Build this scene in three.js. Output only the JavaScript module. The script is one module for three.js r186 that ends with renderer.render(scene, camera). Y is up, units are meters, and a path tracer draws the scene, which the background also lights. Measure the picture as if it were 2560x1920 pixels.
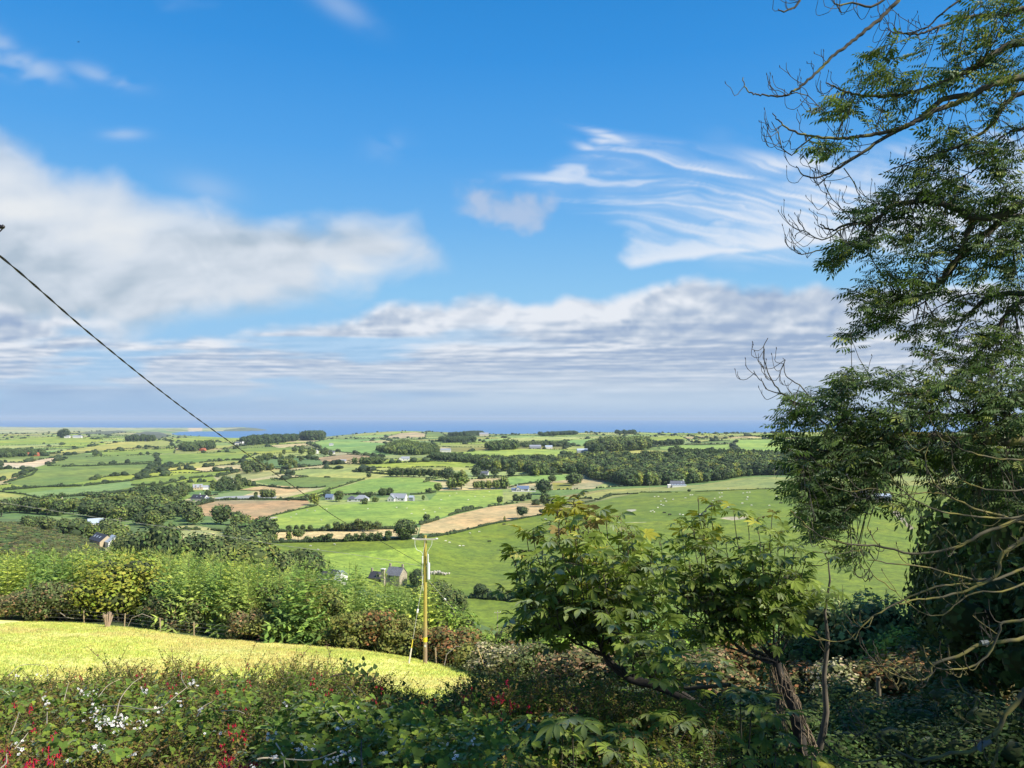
import * as THREE from 'three';
import * as BufferGeometryUtils from 'three/addons/utils/BufferGeometryUtils.js';

// ---------------------------------------------------------------- camera, sky, sun, exposure
const scene = new THREE.Scene();
const F = 1921, CU = 1280, HV = 1044, EYE = 170;            // focal length and eye line in pixels of a 2560 x 1920 frame; eye height over the sea in metres
const camera = new THREE.PerspectiveCamera(2 * Math.atan(960 / F) * 180 / Math.PI, 4 / 3, 0.1, 90000);
camera.position.set(0, EYE, 0);
camera.lookAt(0, EYE, -1);
camera.setViewOffset(2560, 1920, 0, 960 - HV, 2560, 1920);  // a shifted lens: verticals stay vertical
const renderer = new THREE.WebGLRenderer({ antialias: true });
renderer.toneMapping = THREE.LinearToneMapping;
renderer.toneMappingExposure = 1.6;
renderer.shadowMap.enabled = true;

const SUN_AZ = 117, SUN_EL = 42;
const sunDir = new THREE.Vector3(Math.sin(SUN_AZ * Math.PI / 180) * Math.cos(SUN_EL * Math.PI / 180), Math.sin(SUN_EL * Math.PI / 180), -Math.cos(SUN_AZ * Math.PI / 180) * Math.cos(SUN_EL * Math.PI / 180));
const sun = new THREE.DirectionalLight(new THREE.Color(1, 0.93, 0.8), 5.0);
sun.position.copy(sunDir).multiplyScalar(400).add(new THREE.Vector3(0, 100, -200));
sun.target.position.set(0, 100, -200);
sun.castShadow = true;
sun.shadow.mapSize.set(4096, 4096);
Object.assign(sun.shadow.camera, { left: -500, right: 500, top: 300, bottom: -300, near: 1, far: 1500 });
scene.add(sun, sun.target);

// ---------------------------------------------------------------- noise and random numbers
function rngOf(seed) { let a = seed >>> 0; return () => { a = (a + 0x6D2B79F5) | 0; let t = Math.imul(a ^ (a >>> 15), 1 | a); t = (t + Math.imul(t ^ (t >>> 7), 61 | t)) ^ t; return ((t ^ (t >>> 14)) >>> 0) / 4294967296; }; }
const NT = new Float32Array(65536);
{ const r = rngOf(77); for (let i = 0; i < 65536; i++) NT[i] = r(); }
function vnoise(x, y) {
  const ix = Math.floor(x), iy = Math.floor(y), fx = x - ix, fy = y - iy;
  const sx = fx * fx * (3 - 2 * fx), sy = fy * fy * (3 - 2 * fy);
  const a = ((iy & 255) << 8), b = (((iy + 1) & 255) << 8), x0 = ix & 255, x1 = (ix + 1) & 255;
  const p = NT[a + x0], q = NT[a + x1], s = NT[b + x0], t = NT[b + x1];
  return p + (q - p) * sx + ((s + (t - s) * sx) - (p + (q - p) * sx)) * sy;
}
function fbm(x, y, n = 4) { let s = 0, a = 0.5, t = 0; for (let i = 0; i < n; i++) { s += a * vnoise(x, y); t += a; a *= 0.5; x = x * 2.03 + 17.3; y = y * 2.01 + 9.1; } return s / t; }
const lerp = (a, b, t) => a + (b - a) * t, clamp = (x, a = 0, b = 1) => Math.min(b, Math.max(a, x));
const sst = (a, b, x) => { const t = clamp((x - a) / (b - a)); return t * t * (3 - 2 * t); };
function pieces(keys) { return (x) => { if (x <= keys[0][0]) return keys[0][1]; for (let i = 1; i < keys.length; i++) if (x <= keys[i][0]) { const [a, p] = keys[i - 1], [b, q] = keys[i]; return lerp(p, q, (x - a) / (b - a)); } return keys[keys.length - 1][1]; }; }
const s2l = (c) => (c /= 255, c <= 0.04045 ? c / 12.92 : Math.pow((c + 0.055) / 1.055, 2.4));
const lin = (r, g, b) => [s2l(r), s2l(g), s2l(b)];
const mix3 = (a, b, t) => [lerp(a[0], b[0], t), lerp(a[1], b[1], t), lerp(a[2], b[2], t)];

// ---------------------------------------------------------------- the sky: air and clouds, computed for every direction
function makeSky() {
  const W = 4096, H = 2048, data = new Float32Array(W * H * 4);
  const air = [[0, lin(178, 203, 228)], [1.5, lin(172, 203, 233)], [4, lin(160, 202, 238)], [9, lin(142, 199, 241)], [14, lin(112, 180, 238)], [19, lin(84, 164, 234)], [25, lin(58, 147, 224)], [32, lin(38, 131, 208)], [50, lin(28, 105, 182)], [90, lin(22, 84, 158)]];
  const airAt = (e) => { for (let i = 1; i < air.length; i++) if (e <= air[i][0]) return mix3(air[i - 1][1], air[i][1], clamp((e - air[i - 1][0]) / (air[i][0] - air[i - 1][0]))); return air[air.length - 1][1]; };
  const aTop = pieces([[-900, 150], [-400, 230], [0, 340], [90, 385], [176, 428], [290, 445], [345, 490], [441, 517], [529, 530], [646, 552], [764, 552], [917, 548], [1000, 560], [1060, 585], [1110, 640], [1150, 700], [1200, 760]]);
  const aBot = pieces([[-900, 930], [0, 850], [300, 830], [441, 790], [529, 764], [735, 738], [881, 715], [1000, 690], [1080, 672], [1120, 655], [1160, 650]]);
  const bTop = pieces([[-900, 700], [0, 770], [250, 810], [380, 850], [520, 822], [640, 806], [780, 806], [850, 790], [915, 768], [1000, 758], [1163, 752], [1380, 768], [1412, 752], [1542, 735], [1700, 712], [1760, 705], [1922, 716], [2128, 728], [2600, 700], [3500, 760]]);
  const white = lin(240, 243, 248), pale = lin(214, 223, 234), grey = lin(194, 206, 223), slate = lin(158, 178, 208), cream = lin(232, 236, 240), ash = lin(178, 194, 210);
  for (let row = 0; row < H; row++) {
    const el = ((row + 0.5) / H - 0.5) * Math.PI;
    for (let col = 0; col < W; col++) {
      const o = (row * W + col) * 4;
      data[o + 3] = 1;
      const lon = ((col + 0.5) / W - 0.5) * 2 * Math.PI;      // x = cos(lon), z = sin(lon)
      if (el < -0.01) { data[o] = 0.1; data[o + 1] = 0.16; data[o + 2] = 0.08; continue; }
      let az = lon + Math.PI / 2; if (az > Math.PI) az -= 2 * Math.PI;   // 0 straight ahead (-z), positive to the side of +x
      const m = Math.min(Math.abs(az), 0.72), u = CU + Math.sign(az) * F * (Math.tan(m) + (Math.abs(az) - m) * 1.3), te = Math.tan(Math.min(el, 1.35)) / Math.cos(m), v = HV - F * te;
      const e = el * 180 / Math.PI;
      let c = airAt(e);
      // a paler sky low on one side, a slightly deeper one high ahead
      if (v > -2600) {
        const wu = (fbm(u / 210, v / 160, 3) - 0.5), wv = (fbm(u / 190 + 40, v / 170 + 7, 3) - 0.5);
        // small high wisps
        const w1 = fbm((u + wu * 220) / 260 + 3, (v + wv * 160) / 95 + 11, 4), w2 = vnoise(u / 700 + 9.3, v / 420 + 2.1);
        let wisp = sst(0.6, 0.86, w1) * sst(0.52, 0.8, w2) * 0.5 * sst(560, 250, v) * sst(-1400, -300, v);
        const spot = (cu, cv, ru, rv, k, t) => { const du = u - cu, dv = v - cv - t * du, q = (du / ru) ** 2 + (dv / rv) ** 2; return q < 4 ? k * Math.exp(-q * 1.5) * sst(0.3, 0.62, w1 * 0.5 + fbm((u + wu * 160) / 70, (v + wv * 120) / 34, 3) * 0.6) : 0; };
        wisp = Math.max(wisp, spot(55, 165, 120, 34, 0.75, 0.22), spot(10, 120, 45, 45, 0.5, 0.6), spot(255, 188, 95, 24, 0.5, 0.28), spot(310, 336, 60, 16, 0.45, 0), spot(850, 15, 90, 40, 0.35, 0.5), spot(520, 470, 90, 40, 0.3, 0.2), spot(970, 370, 70, 40, 0.16, 0));
        c = mix3(c, lin(196, 214, 238), wisp);
        // mares' tails and their bright wedge
        if (u > 1150 && u < 3200 && v > 200 && v < 800) {
          const k = u > 1310 ? 0.00024 * (u - 1310) ** 2 : 0, w = v - k * clamp(1.15 - (v - 330) / 700) + (fbm(u / 300, v / 80, 4) - 0.5) * 88;
          const fib = fbm(w / 13 + 5, u / 300 + 2, 5), fib2 = fbm(w / 40 + 15, u / 520 + 8, 3), fine = fbm(w / 5.5 + 31, u / 170, 2), patch = fbm(u / 150 + 3, v / 90 + 8, 3);
          const up = pieces([[1240, 470], [1310, 436], [1450, 360], [1500, 322], [1700, 345], [1950, 380], [2300, 330], [3200, 250]])(u), lo = pieces([[1240, 485], [1310, 470], [1500, 520], [1650, 590], [1800, 650], [2300, 640], [3200, 600]])(u);
          const band = sst(up - 8, up + 44, v) * sst(lo + 40, lo - 40, v) * sst(1235, 1420, u);
          let ci = band * (sst(0.4, 0.74, fib * 0.7 + fib2 * 0.3) * (0.35 + 0.7 * fine) * sst(0.3, 0.62, patch + 0.1) * 0.85 + 0.16 * sst(0.35, 0.6, fib2) + 0.1 * patch + 0.26 * sst(0.35, 0.7, patch * 0.6 + fib * 0.4) * Math.exp(-(((u - 1850) / 420) ** 2 + ((v - 450) / 120) ** 2)));
          const head = (cu, cv, ru, rv, t) => Math.exp(-(((u - cu) / ru) ** 2 + ((v - cv - t * (u - cu)) / rv) ** 2)) * sst(0.3, 0.6, fine * 0.5 + fib * 0.5);
          ci = Math.max(ci, 0.8 * head(1525, 342, 60, 12, 0.32), 0.75 * head(1475, 375, 32, 12, 0.35), 0.8 * head(1400, 447, 100, 11, 0.05), 0.5 * head(1500, 432, 70, 10, 0.1));
          const wl = pieces([[1540, 655], [1575, 674], [1640, 662], [1800, 640], [2000, 622], [2300, 585], [3200, 480]])(u), wt = pieces([[1540, 640], [1560, 585], [1600, 560], [1700, 548], [1800, 528], [1900, 470], [2000, 432], [2150, 395], [2400, 360], [3200, 300]])(u);
          const puff = fbm(u / 60 + wu * 2, v / 40 + wv * 2, 4);
          const hgt = lerp(70, 210, sst(1560, 2300, u)), rise = Math.exp(-Math.max(0, wl - v) / hgt); const wedge = sst(1535, 1600, u + (puff - 0.5) * 60) * (0.25 + 0.75 * rise) * sst(wl + 6, wl - 14, v + (puff - 0.5) * 14) * sst(wt - 26, wt + 60, v + (puff - 0.5) * 90);
          const gap = Math.exp(-(((u - 1700) / 90) ** 2 + ((v - 578) / 26) ** 2)) * 0.75 + Math.exp(-(((u - 1960) / 120) ** 2 + ((v - 512) / 34) ** 2)) * 0.5;
          ci = Math.max(ci, wedge * clamp(0.62 + 1.1 * (puff - 0.45) + 1.0 * (fib - 0.48) + 0.5 * (fine - 0.5) - gap + 0.32 * sst(wl - 90, wl - 14, v)));
          c = mix3(c, lin(236, 241, 249), clamp(ci) * 0.94);
        }
        // the small grey cloud alone in the blue
        { const q = ((u - 1255) / 135) ** 2 + ((v - 512 - 0.2 * (u - 1255)) / 58) ** 2, n = fbm((u + wu * 60) / 75, (v + wv * 60) / 60, 4), d = sst(0.1, 1.0, 1.05 - q * 0.6 + (n - 0.5) * 1.7 - 0.15) * sst(1110, 1180, u); if (q < 5) c = mix3(c, mix3(lin(150, 184, 224), lin(188, 202, 226), sst(0.3, 0.66, n + (1255 - u) / 900)), d * 0.74); }
        // the big soft cloud
        { const n = fbm((u + wu * 150) / 170 + 3, (v + wv * 90) / 105 + 5, 5), t0 = aTop(u), b0 = aBot(u), d = sst(-34, 52, v - t0 + (n - 0.5) * 105) * sst(-50, 60, b0 - v + (n - 0.5) * 130) * sst(1190, 1060, u + (n - 0.5) * 120);
          if (d > 0.003) {
            const n2 = fbm((u + wu * 150 - 22) / 170 + 3, (v + wv * 90 - 40) / 105 + 5, 5), band = fbm(u / 520 + 1.7, v / 62 + 3.3 + u / 1500, 4), low = clamp((v - t0) / Math.max(60, b0 - t0));
            const n3 = fbm(u / 300 + 9, v / 120 + 2, 3); let s = 0.6 + (n - n2) * 1.15 + (band - 0.5) * 0.75 + (n3 - 0.5) * 0.95 - 0.05 - 0.16 * sst(0.55, 1, low) - 0.1 * sst(0.3, 0.05, low) + 0.24 * Math.exp(-(((u - 60) / 260) ** 2 + ((v - 530) / 42) ** 2)) + 0.2 * Math.exp(-(((u - 760) / 240) ** 2 + ((v - 665) / 40) ** 2)) + 0.12 * Math.exp(-(((u - 980) / 130) ** 2 + ((v - 580) / 40) ** 2)) - 0.2 * Math.exp(-(((u - 120) / 300) ** 2 + ((v - 640) / 50) ** 2)) - 0.1 * sst(1000, 1120, u);
            s = clamp(s); c = mix3(c, s > 0.5 ? mix3(pale, cream, (s - 0.5) * 2) : mix3(ash, pale, s * 2), d * lerp(0.8, 0.985, sst(0, 0.35, low))); } }
        // banks and streets of cloud towards the sea, flattening with distance
        { const t0 = bTop(u), sq = lerp(1, 0.32, sst(840, 985, v)), n = fbm((u + wu * 130) / 150 + 21, (v + wv * 60) / (92 * sq) + 2, 5), bump = fbm(u / 64 + 8, v / 200, 3) - 0.5;
          const d = sst(-12, 26, v - t0 + (n - 0.5) * 62 + bump * 34);
          if (d > 0.003) {
            const n2 = fbm((u + wu * 130 - 18) / 150 + 21, (v + wv * 60 - 24 * sq) / (92 * sq) + 2, 5), st = fbm(u / 330 + 4, v / (17 + 34 * sst(960, 760, v)) + 6, 4), cells = fbm((u + wu * 60) / 120 + 60, v / lerp(44, 15, sst(780, 980, v)) + 13, 4);
            const dark = Math.exp(-(((u - 1830) / 330) ** 2 + ((v - 868 - (u - 1830) * -0.03) / 48) ** 2)) * 0.5 + 0.2 * Math.exp(-(((u - 1300) / 420) ** 2 + ((v - 915) / 28) ** 2)) + 0.16 * Math.exp(-(((u - 1940) / 200) ** 2 + ((v - 770) / 60) ** 2));
            const lit = 0.34 * Math.exp(-(((u - 1480) / 190) ** 2 + ((v - 785) / 42) ** 2)) + 0.3 * Math.exp(-(((u - 1010) / 190) ** 2 + ((v - 790) / 34) ** 2)) + 0.24 * Math.exp(-(((u - 1130) / 240) ** 2 + ((v - 862) / 20) ** 2));
            const puff = fbm((u + wu * 90) / 95 + 12, (v + wv * 40) / (52 * sq) + 4, 4), puff2 = fbm((u + wu * 90 - 12) / 95 + 12, (v + wv * 40 - 17 * sq) / (52 * sq) + 4, 4); let s = clamp(0.57 + (n - n2) * 2.0 * sst(1000, 880, v) + (puff - puff2) * 1.5 * sst(990, 860, v) + (st - 0.5) * lerp(0.5, 0.95, sst(840, 960, v)) + (cells - 0.5) * 0.95 + lit - dark + 0.14 * sst(45, 0, v - t0));
            const hz = sst(880, 1030, v), far = lin(190, 209, 229);
            let cc = s > 0.5 ? mix3(grey, lin(234, 238, 245), (s - 0.5) * 2) : mix3(slate, grey, s * 2);
            cc = mix3(cc, mix3(lin(152, 186, 224), far, sst(0.3, 0.65, st + (u - 700) / 4200)), hz * 0.72);
            const hole = sst(0.52, 0.74, fbm(u / 240 + 33, v / 33 + 5, 3) + 0.1 * sst(1300, 600, u) * sst(760, 800, v) * sst(900, 860, v)) * sst(790, 840, v) * 0.75 * sst(1500, 900, u);
            c = mix3(c, cc, d * clamp(0.97 - hole) * lerp(1, 0.7, sst(950, 1020, v))); } }
        // pale haze over the sea, bluer on the shore side
        const hz = sst(958, 1036, v); c = mix3(c, mix3(lin(146, 181, 220), lin(197, 214, 231), sst(350, 1350, u) * sst(1050, 1000, v) * 0.75 + 0.12), hz * 0.8);
      }
      const glow = Math.max(0, Math.cos(el) * Math.cos(az - SUN_AZ * Math.PI / 180) * sunDir.length() * Math.cos(SUN_EL * Math.PI / 180) + Math.sin(el) * sunDir.y);
      const g = 0.5 * Math.pow(glow, 24);
      data[o] = (c[0] + g) / 1.6; data[o + 1] = (c[1] + g * 0.95) / 1.6; data[o + 2] = (c[2] + g * 0.85) / 1.6;
    }
  }
  const t = new THREE.DataTexture(data, W, H, THREE.RGBAFormat, THREE.FloatType);
  t.mapping = THREE.EquirectangularReflectionMapping; t.magFilter = THREE.LinearFilter; t.needsUpdate = true;
  return t;
}
scene.background = makeSky();
scene.environment = scene.background;

// ---------------------------------------------------------------- names, labels, small mesh tools
const used = {};
function numbered(n) { const k = used[n] = (used[n] ?? -1) + 1; return k ? n + '_' + String(k).padStart(3, '0') : n; }
function tag(o, label, category, group) { o.userData.label = label; o.userData.category = category; if (group) o.userData.group = group; return o; }
function thing(name, label, category, pos, turn = 0, group) { const o = new THREE.Group(); o.name = numbered(name); o.position.set(...pos); o.rotation.y = turn; scene.add(o); return tag(o, label, category, group); }
function mesh(name, geo, material, parent) { const m = new THREE.Mesh(geo, material); m.name = parent ? name : numbered(name); m.castShadow = m.receiveShadow = true; (parent ?? scene).add(m); return m; }
function struct(name, geo, material) { const m = mesh(name, geo, material); m.userData.kind = 'structure'; return m; }
const mat = (c, r = 0.9, more = {}) => new THREE.MeshStandardMaterial({ color: Array.isArray(c) ? new THREE.Color().setRGB(...c) : c, roughness: r, ...more });
const leafMat = (c, tr = 0.35, more = {}) => new THREE.MeshPhysicalMaterial({ color: new THREE.Color().setRGB(...c), roughness: 0.85, transmission: tr, thickness: 0, side: THREE.DoubleSide, ...more });
class MB {                                                     // collects triangles with a colour per vertex, builds one geometry
  constructor() { this.p = []; this.n = []; this.c = []; this.i = []; }
  v(x, y, z, nx, ny, nz, c) { this.p.push(x, y, z); this.n.push(nx, ny, nz); this.c.push(c[0], c[1], c[2]); return this.p.length / 3 - 1; }
  tri(a, b, c) { this.i.push(a, b, c); }
  quadAt(x, y, z, ax, ay, az, bx, by, bz, c) {                 // a leaf-like diamond: centre, half axis a, half axis b
    let nx = ay * bz - az * by, ny = az * bx - ax * bz, nz = ax * by - ay * bx; const l = Math.hypot(nx, ny, nz) || 1; nx /= l; ny /= l; nz /= l;
    const k = this.p.length / 3;
    this.v(x - ax, y - ay, z - az, nx, ny, nz, c); this.v(x + bx, y + by, z + bz, nx, ny, nz, c); this.v(x + ax, y + ay, z + az, nx, ny, nz, c); this.v(x - bx, y - by, z - bz, nx, ny, nz, c);
    this.i.push(k, k + 2, k + 1, k, k + 3, k + 2);
  }
  tube(pts, r0, r1, c, sides = 6) {                            // tapered tube through points
    const rings = []; let px = 0.3, py = 0.9, pz = 0.2;
    for (let k = 0; k < pts.length; k++) {
      const a = pts[Math.max(0, k - 1)], b = pts[Math.min(pts.length - 1, k + 1)]; let tx = b[0] - a[0], ty = b[1] - a[1], tz = b[2] - a[2]; const l = Math.hypot(tx, ty, tz) || 1; tx /= l; ty /= l; tz /= l;
      const dp = px * tx + py * ty + pz * tz; let ux = px - dp * tx, uy = py - dp * ty, uz = pz - dp * tz; let ul = Math.hypot(ux, uy, uz); if (ul < 1e-3) { ux = ty; uy = -tx; uz = 0.01; ul = Math.hypot(ux, uy, uz); } ux /= ul; uy /= ul; uz /= ul; px = ux; py = uy; pz = uz;
      const wx = ty * uz - tz * uy, wy = tz * ux - tx * uz, wz = tx * uy - ty * ux, r = lerp(r0, r1, k / (pts.length - 1)), ring = [], col = typeof c === 'function' ? c(k / (pts.length - 1)) : c;
      for (let s = 0; s < sides; s++) { const q = s / sides * 2 * Math.PI, cs = Math.cos(q), sn = Math.sin(q), nx = ux * cs + wx * sn, ny = uy * cs + wy * sn, nz = uz * cs + wz * sn; ring.push(this.v(pts[k][0] + nx * r, pts[k][1] + ny * r, pts[k][2] + nz * r, nx, ny, nz, col)); }
      rings.push(ring);
    }
    for (let k = 1; k < rings.length; k++) for (let s = 0; s < sides; s++) { const t = (s + 1) % sides, a = rings[k - 1][s], b = rings[k - 1][t], d = rings[k][s], e = rings[k][t]; this.i.push(a, b, e, a, e, d); }
  }
  box(x, y, z, sx, sy, sz, c, turn = 0) {                      // centre, full sizes
    const cs = Math.cos(turn), sn = Math.sin(turn), f = [[1, 0, 0], [-1, 0, 0], [0, 1, 0], [0, -1, 0], [0, 0, 1], [0, 0, -1]];
    for (const [nx, ny, nz] of f) {
      const a = nx ? [0, 1, 0] : [1, 0, 0], b = [ny * a[2] - nz * a[1], nz * a[0] - nx * a[2], nx * a[1] - ny * a[0]], k = this.p.length / 3;
      for (const [s, t] of [[-1, -1], [1, -1], [1, 1], [-1, 1]]) { const lx = (nx + a[0] * s + b[0] * t) * sx / 2, ly = (ny + a[1] * s + b[1] * t) * sy / 2, lz = (nz + a[2] * s + b[2] * t) * sz / 2; this.v(x + lx * cs + lz * sn, y + ly, z - lx * sn + lz * cs, nx * cs + nz * sn, ny, -nx * sn + nz * cs, c); }
      this.i.push(k, k + 1, k + 2, k, k + 2, k + 3);
    }
  }
  face(pts, c) { const [a, b, d] = pts, ux = b[0] - a[0], uy = b[1] - a[1], uz = b[2] - a[2], wx = d[0] - a[0], wy = d[1] - a[1], wz = d[2] - a[2]; let nx = uy * wz - uz * wy, ny = uz * wx - ux * wz, nz = ux * wy - uy * wx; const l = Math.hypot(nx, ny, nz) || 1; const k = this.p.length / 3; for (const q of pts) this.v(q[0], q[1], q[2], nx / l, ny / l, nz / l, c); for (let s = 2; s < pts.length; s++) this.i.push(k, k + s - 1, k + s); }
  geo() {
    const g = new THREE.BufferGeometry();
    g.setAttribute('position', new THREE.Float32BufferAttribute(this.p, 3)); g.setAttribute('normal', new THREE.Float32BufferAttribute(this.n, 3)); g.setAttribute('color', new THREE.Float32BufferAttribute(this.c, 3)); g.setIndex(this.i);
    return g;
  }
}
const vc = (r = 0.9, more = {}) => new THREE.MeshStandardMaterial({ vertexColors: true, roughness: r, side: THREE.DoubleSide, ...more });
const vcLeaf = (tr, more = {}) => new THREE.MeshPhysicalMaterial({ vertexColors: true, roughness: 0.9, specularIntensity: 0.35, transmission: tr, thickness: 0, side: THREE.DoubleSide, ...more });
const tone = (c, k) => [c[0] * k, c[1] * k, c[2] * k];

// ---------------------------------------------------------------- the lie of the land
const P = (u, v, d) => [(u - CU) / F * d, EYE - (v - HV) / F * d, -d];
const COLS = [
  [-600, [[36, 1670], [54, 1585], [72, 1530], [90, 1505], [120, 1465], [170, 1400], [250, 1310], [320, 1290], [400, 1300], [500, 1290], [700, 1258], [1000, 1205], [1300, 1163], [1700, 1138], [2500, 1110], [4000, 1082], [6000, 1074], [9000, 1068], [12000, 1066], [14000, 1066]]],
  [0, [[36, 1690], [54, 1605], [72, 1552], [90, 1522], [120, 1485], [170, 1430], [250, 1332], [320, 1312], [400, 1318], [500, 1300], [700, 1262], [1000, 1210], [1300, 1168], [1700, 1142], [2500, 1110], [4000, 1085], [6000, 1077], [9000, 1070], [12000, 1067.5], [14000, 1067.5]]],
  [250, [[36, 1698], [54, 1612], [72, 1562], [90, 1530], [120, 1492], [170, 1445], [250, 1385], [320, 1366], [400, 1350], [480, 1322], [560, 1298], [700, 1262], [1000, 1208], [1300, 1170], [1700, 1143], [2500, 1108], [3600, 1090], [5000, 1086], [6000, 1078], [7000, 1078], [9000, 1072], [11000, 1069], [13000, 1074], [14000, 1080]]],
  [500, [[36, 1710], [54, 1625], [66, 1596], [90, 1545], [120, 1508], [170, 1465], [250, 1420], [320, 1390], [400, 1360], [480, 1330], [560, 1302], [700, 1262], [850, 1236], [1050, 1206], [1300, 1175], [1650, 1148], [2100, 1125], [2700, 1107], [3500, 1100], [4500, 1094], [6000, 1091], [6700, 1094], [8200, 1087], [9200, 1081], [10200, 1071], [11000, 1070], [12500, 1075], [14000, 1080]]],
  [630, [[36, 1714], [54, 1630], [66, 1600], [90, 1550], [120, 1520], [170, 1478], [250, 1432], [320, 1402], [400, 1375], [460, 1345], [560, 1302], [700, 1262], [850, 1234], [1050, 1206], [1300, 1173], [1650, 1144], [2100, 1122], [2700, 1105], [3500, 1099], [4500, 1096], [5800, 1098], [7000, 1098], [9000, 1084], [9800, 1077], [10300, 1070], [10900, 1071], [11600, 1077], [14000, 1080]]],
  [750, [[36, 1718], [54, 1636], [66, 1604], [90, 1558], [120, 1530], [170, 1490], [250, 1440], [320, 1415], [400, 1388], [450, 1358], [500, 1328], [600, 1295], [720, 1255], [850, 1232], [1000, 1205], [1250, 1172], [1650, 1140], [2100, 1118], [2700, 1104], [3500, 1097], [4500, 1097], [5500, 1101], [6500, 1102], [9000, 1092], [14000, 1085]]],
  [1000, [[36, 1725], [54, 1651], [60, 1640], [90, 1590], [120, 1560], [170, 1530], [250, 1503], [350, 1462], [400, 1410], [450, 1350], [500, 1326], [600, 1290], [720, 1252], [850, 1221], [1000, 1191], [1250, 1151], [1700, 1122], [2400, 1106], [3000, 1098], [3600, 1094], [4500, 1080], [5100, 1083], [6300, 1100], [7000, 1105], [14000, 1085]]],
  [1250, [[36, 1735], [48, 1700], [54, 1693], [90, 1665], [120, 1655], [170, 1640], [230, 1612], [260, 1590], [320, 1492], [400, 1430], [500, 1360], [560, 1311], [620, 1286], [720, 1256], [850, 1226], [1000, 1192], [1250, 1158], [1700, 1122], [2400, 1101], [3000, 1090], [3600, 1088], [4500, 1086], [5500, 1090], [6800, 1104], [14000, 1085]]],
  [1500, [[36, 1735], [54, 1700], [90, 1670], [120, 1640], [170, 1600], [250, 1530], [320, 1470], [400, 1400], [500, 1325], [580, 1283], [650, 1260], [720, 1246], [850, 1222], [1000, 1195], [1200, 1160], [1400, 1140], [1700, 1121], [2100, 1107], [2700, 1092], [3300, 1082], [4200, 1083], [5500, 1090], [7000, 1106], [14000, 1085]]],
  [1750, [[36, 1735], [54, 1700], [90, 1670], [120, 1655], [170, 1620], [250, 1530], [320, 1455], [400, 1385], [500, 1310], [600, 1257], [680, 1230], [740, 1221], [800, 1211], [900, 1210], [1000, 1186], [1150, 1156], [1400, 1132], [1700, 1115], [2100, 1100], [2700, 1087], [3300, 1083], [4500, 1087], [6500, 1106], [14000, 1085]]],
  [2000, [[36, 1735], [54, 1700], [90, 1670], [120, 1645], [170, 1610], [250, 1525], [320, 1450], [400, 1380], [500, 1305], [600, 1250], [680, 1222], [740, 1206], [800, 1191], [900, 1194], [1000, 1182], [1150, 1160], [1400, 1132], [1700, 1112], [2100, 1098], [2700, 1082], [3300, 1081], [4500, 1086], [6500, 1106], [14000, 1085]]],
  [2300, [[36, 1735], [54, 1700], [90, 1670], [120, 1640], [170, 1600], [250, 1520], [320, 1450], [400, 1385], [500, 1312], [620, 1245], [750, 1206], [900, 1186], [1150, 1160], [1400, 1128], [1700, 1110], [2100, 1095], [2700, 1082], [3300, 1082], [4500, 1087], [6500, 1106], [14000, 1085]]],
  [2700, [[36, 1735], [54, 1700], [90, 1670], [120, 1640], [170, 1600], [250, 1520], [320, 1450], [400, 1385], [500, 1312], [620, 1240], [750, 1200], [900, 1180], [1150, 1150], [1400, 1120], [1700, 1105], [2100, 1090], [2700, 1080], [3300, 1082], [4500, 1087], [6500, 1106], [14000, 1085]]],
];
const NEAR_E = [[1, 1.62], [2, 1.75], [3, 2.25], [4, 3.0], [5, 3.45], [6.5, 3.8], [8, 4.25], [11, 5.15], [14, 6.05], [22, 8.3]];
const U0 = -1000, DU = 20, NU = 225, D0 = Math.log(1), ND = 640, DD = (Math.log(14000) - D0) / (ND - 1);
const LAND = new Float32Array(NU * ND);
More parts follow.
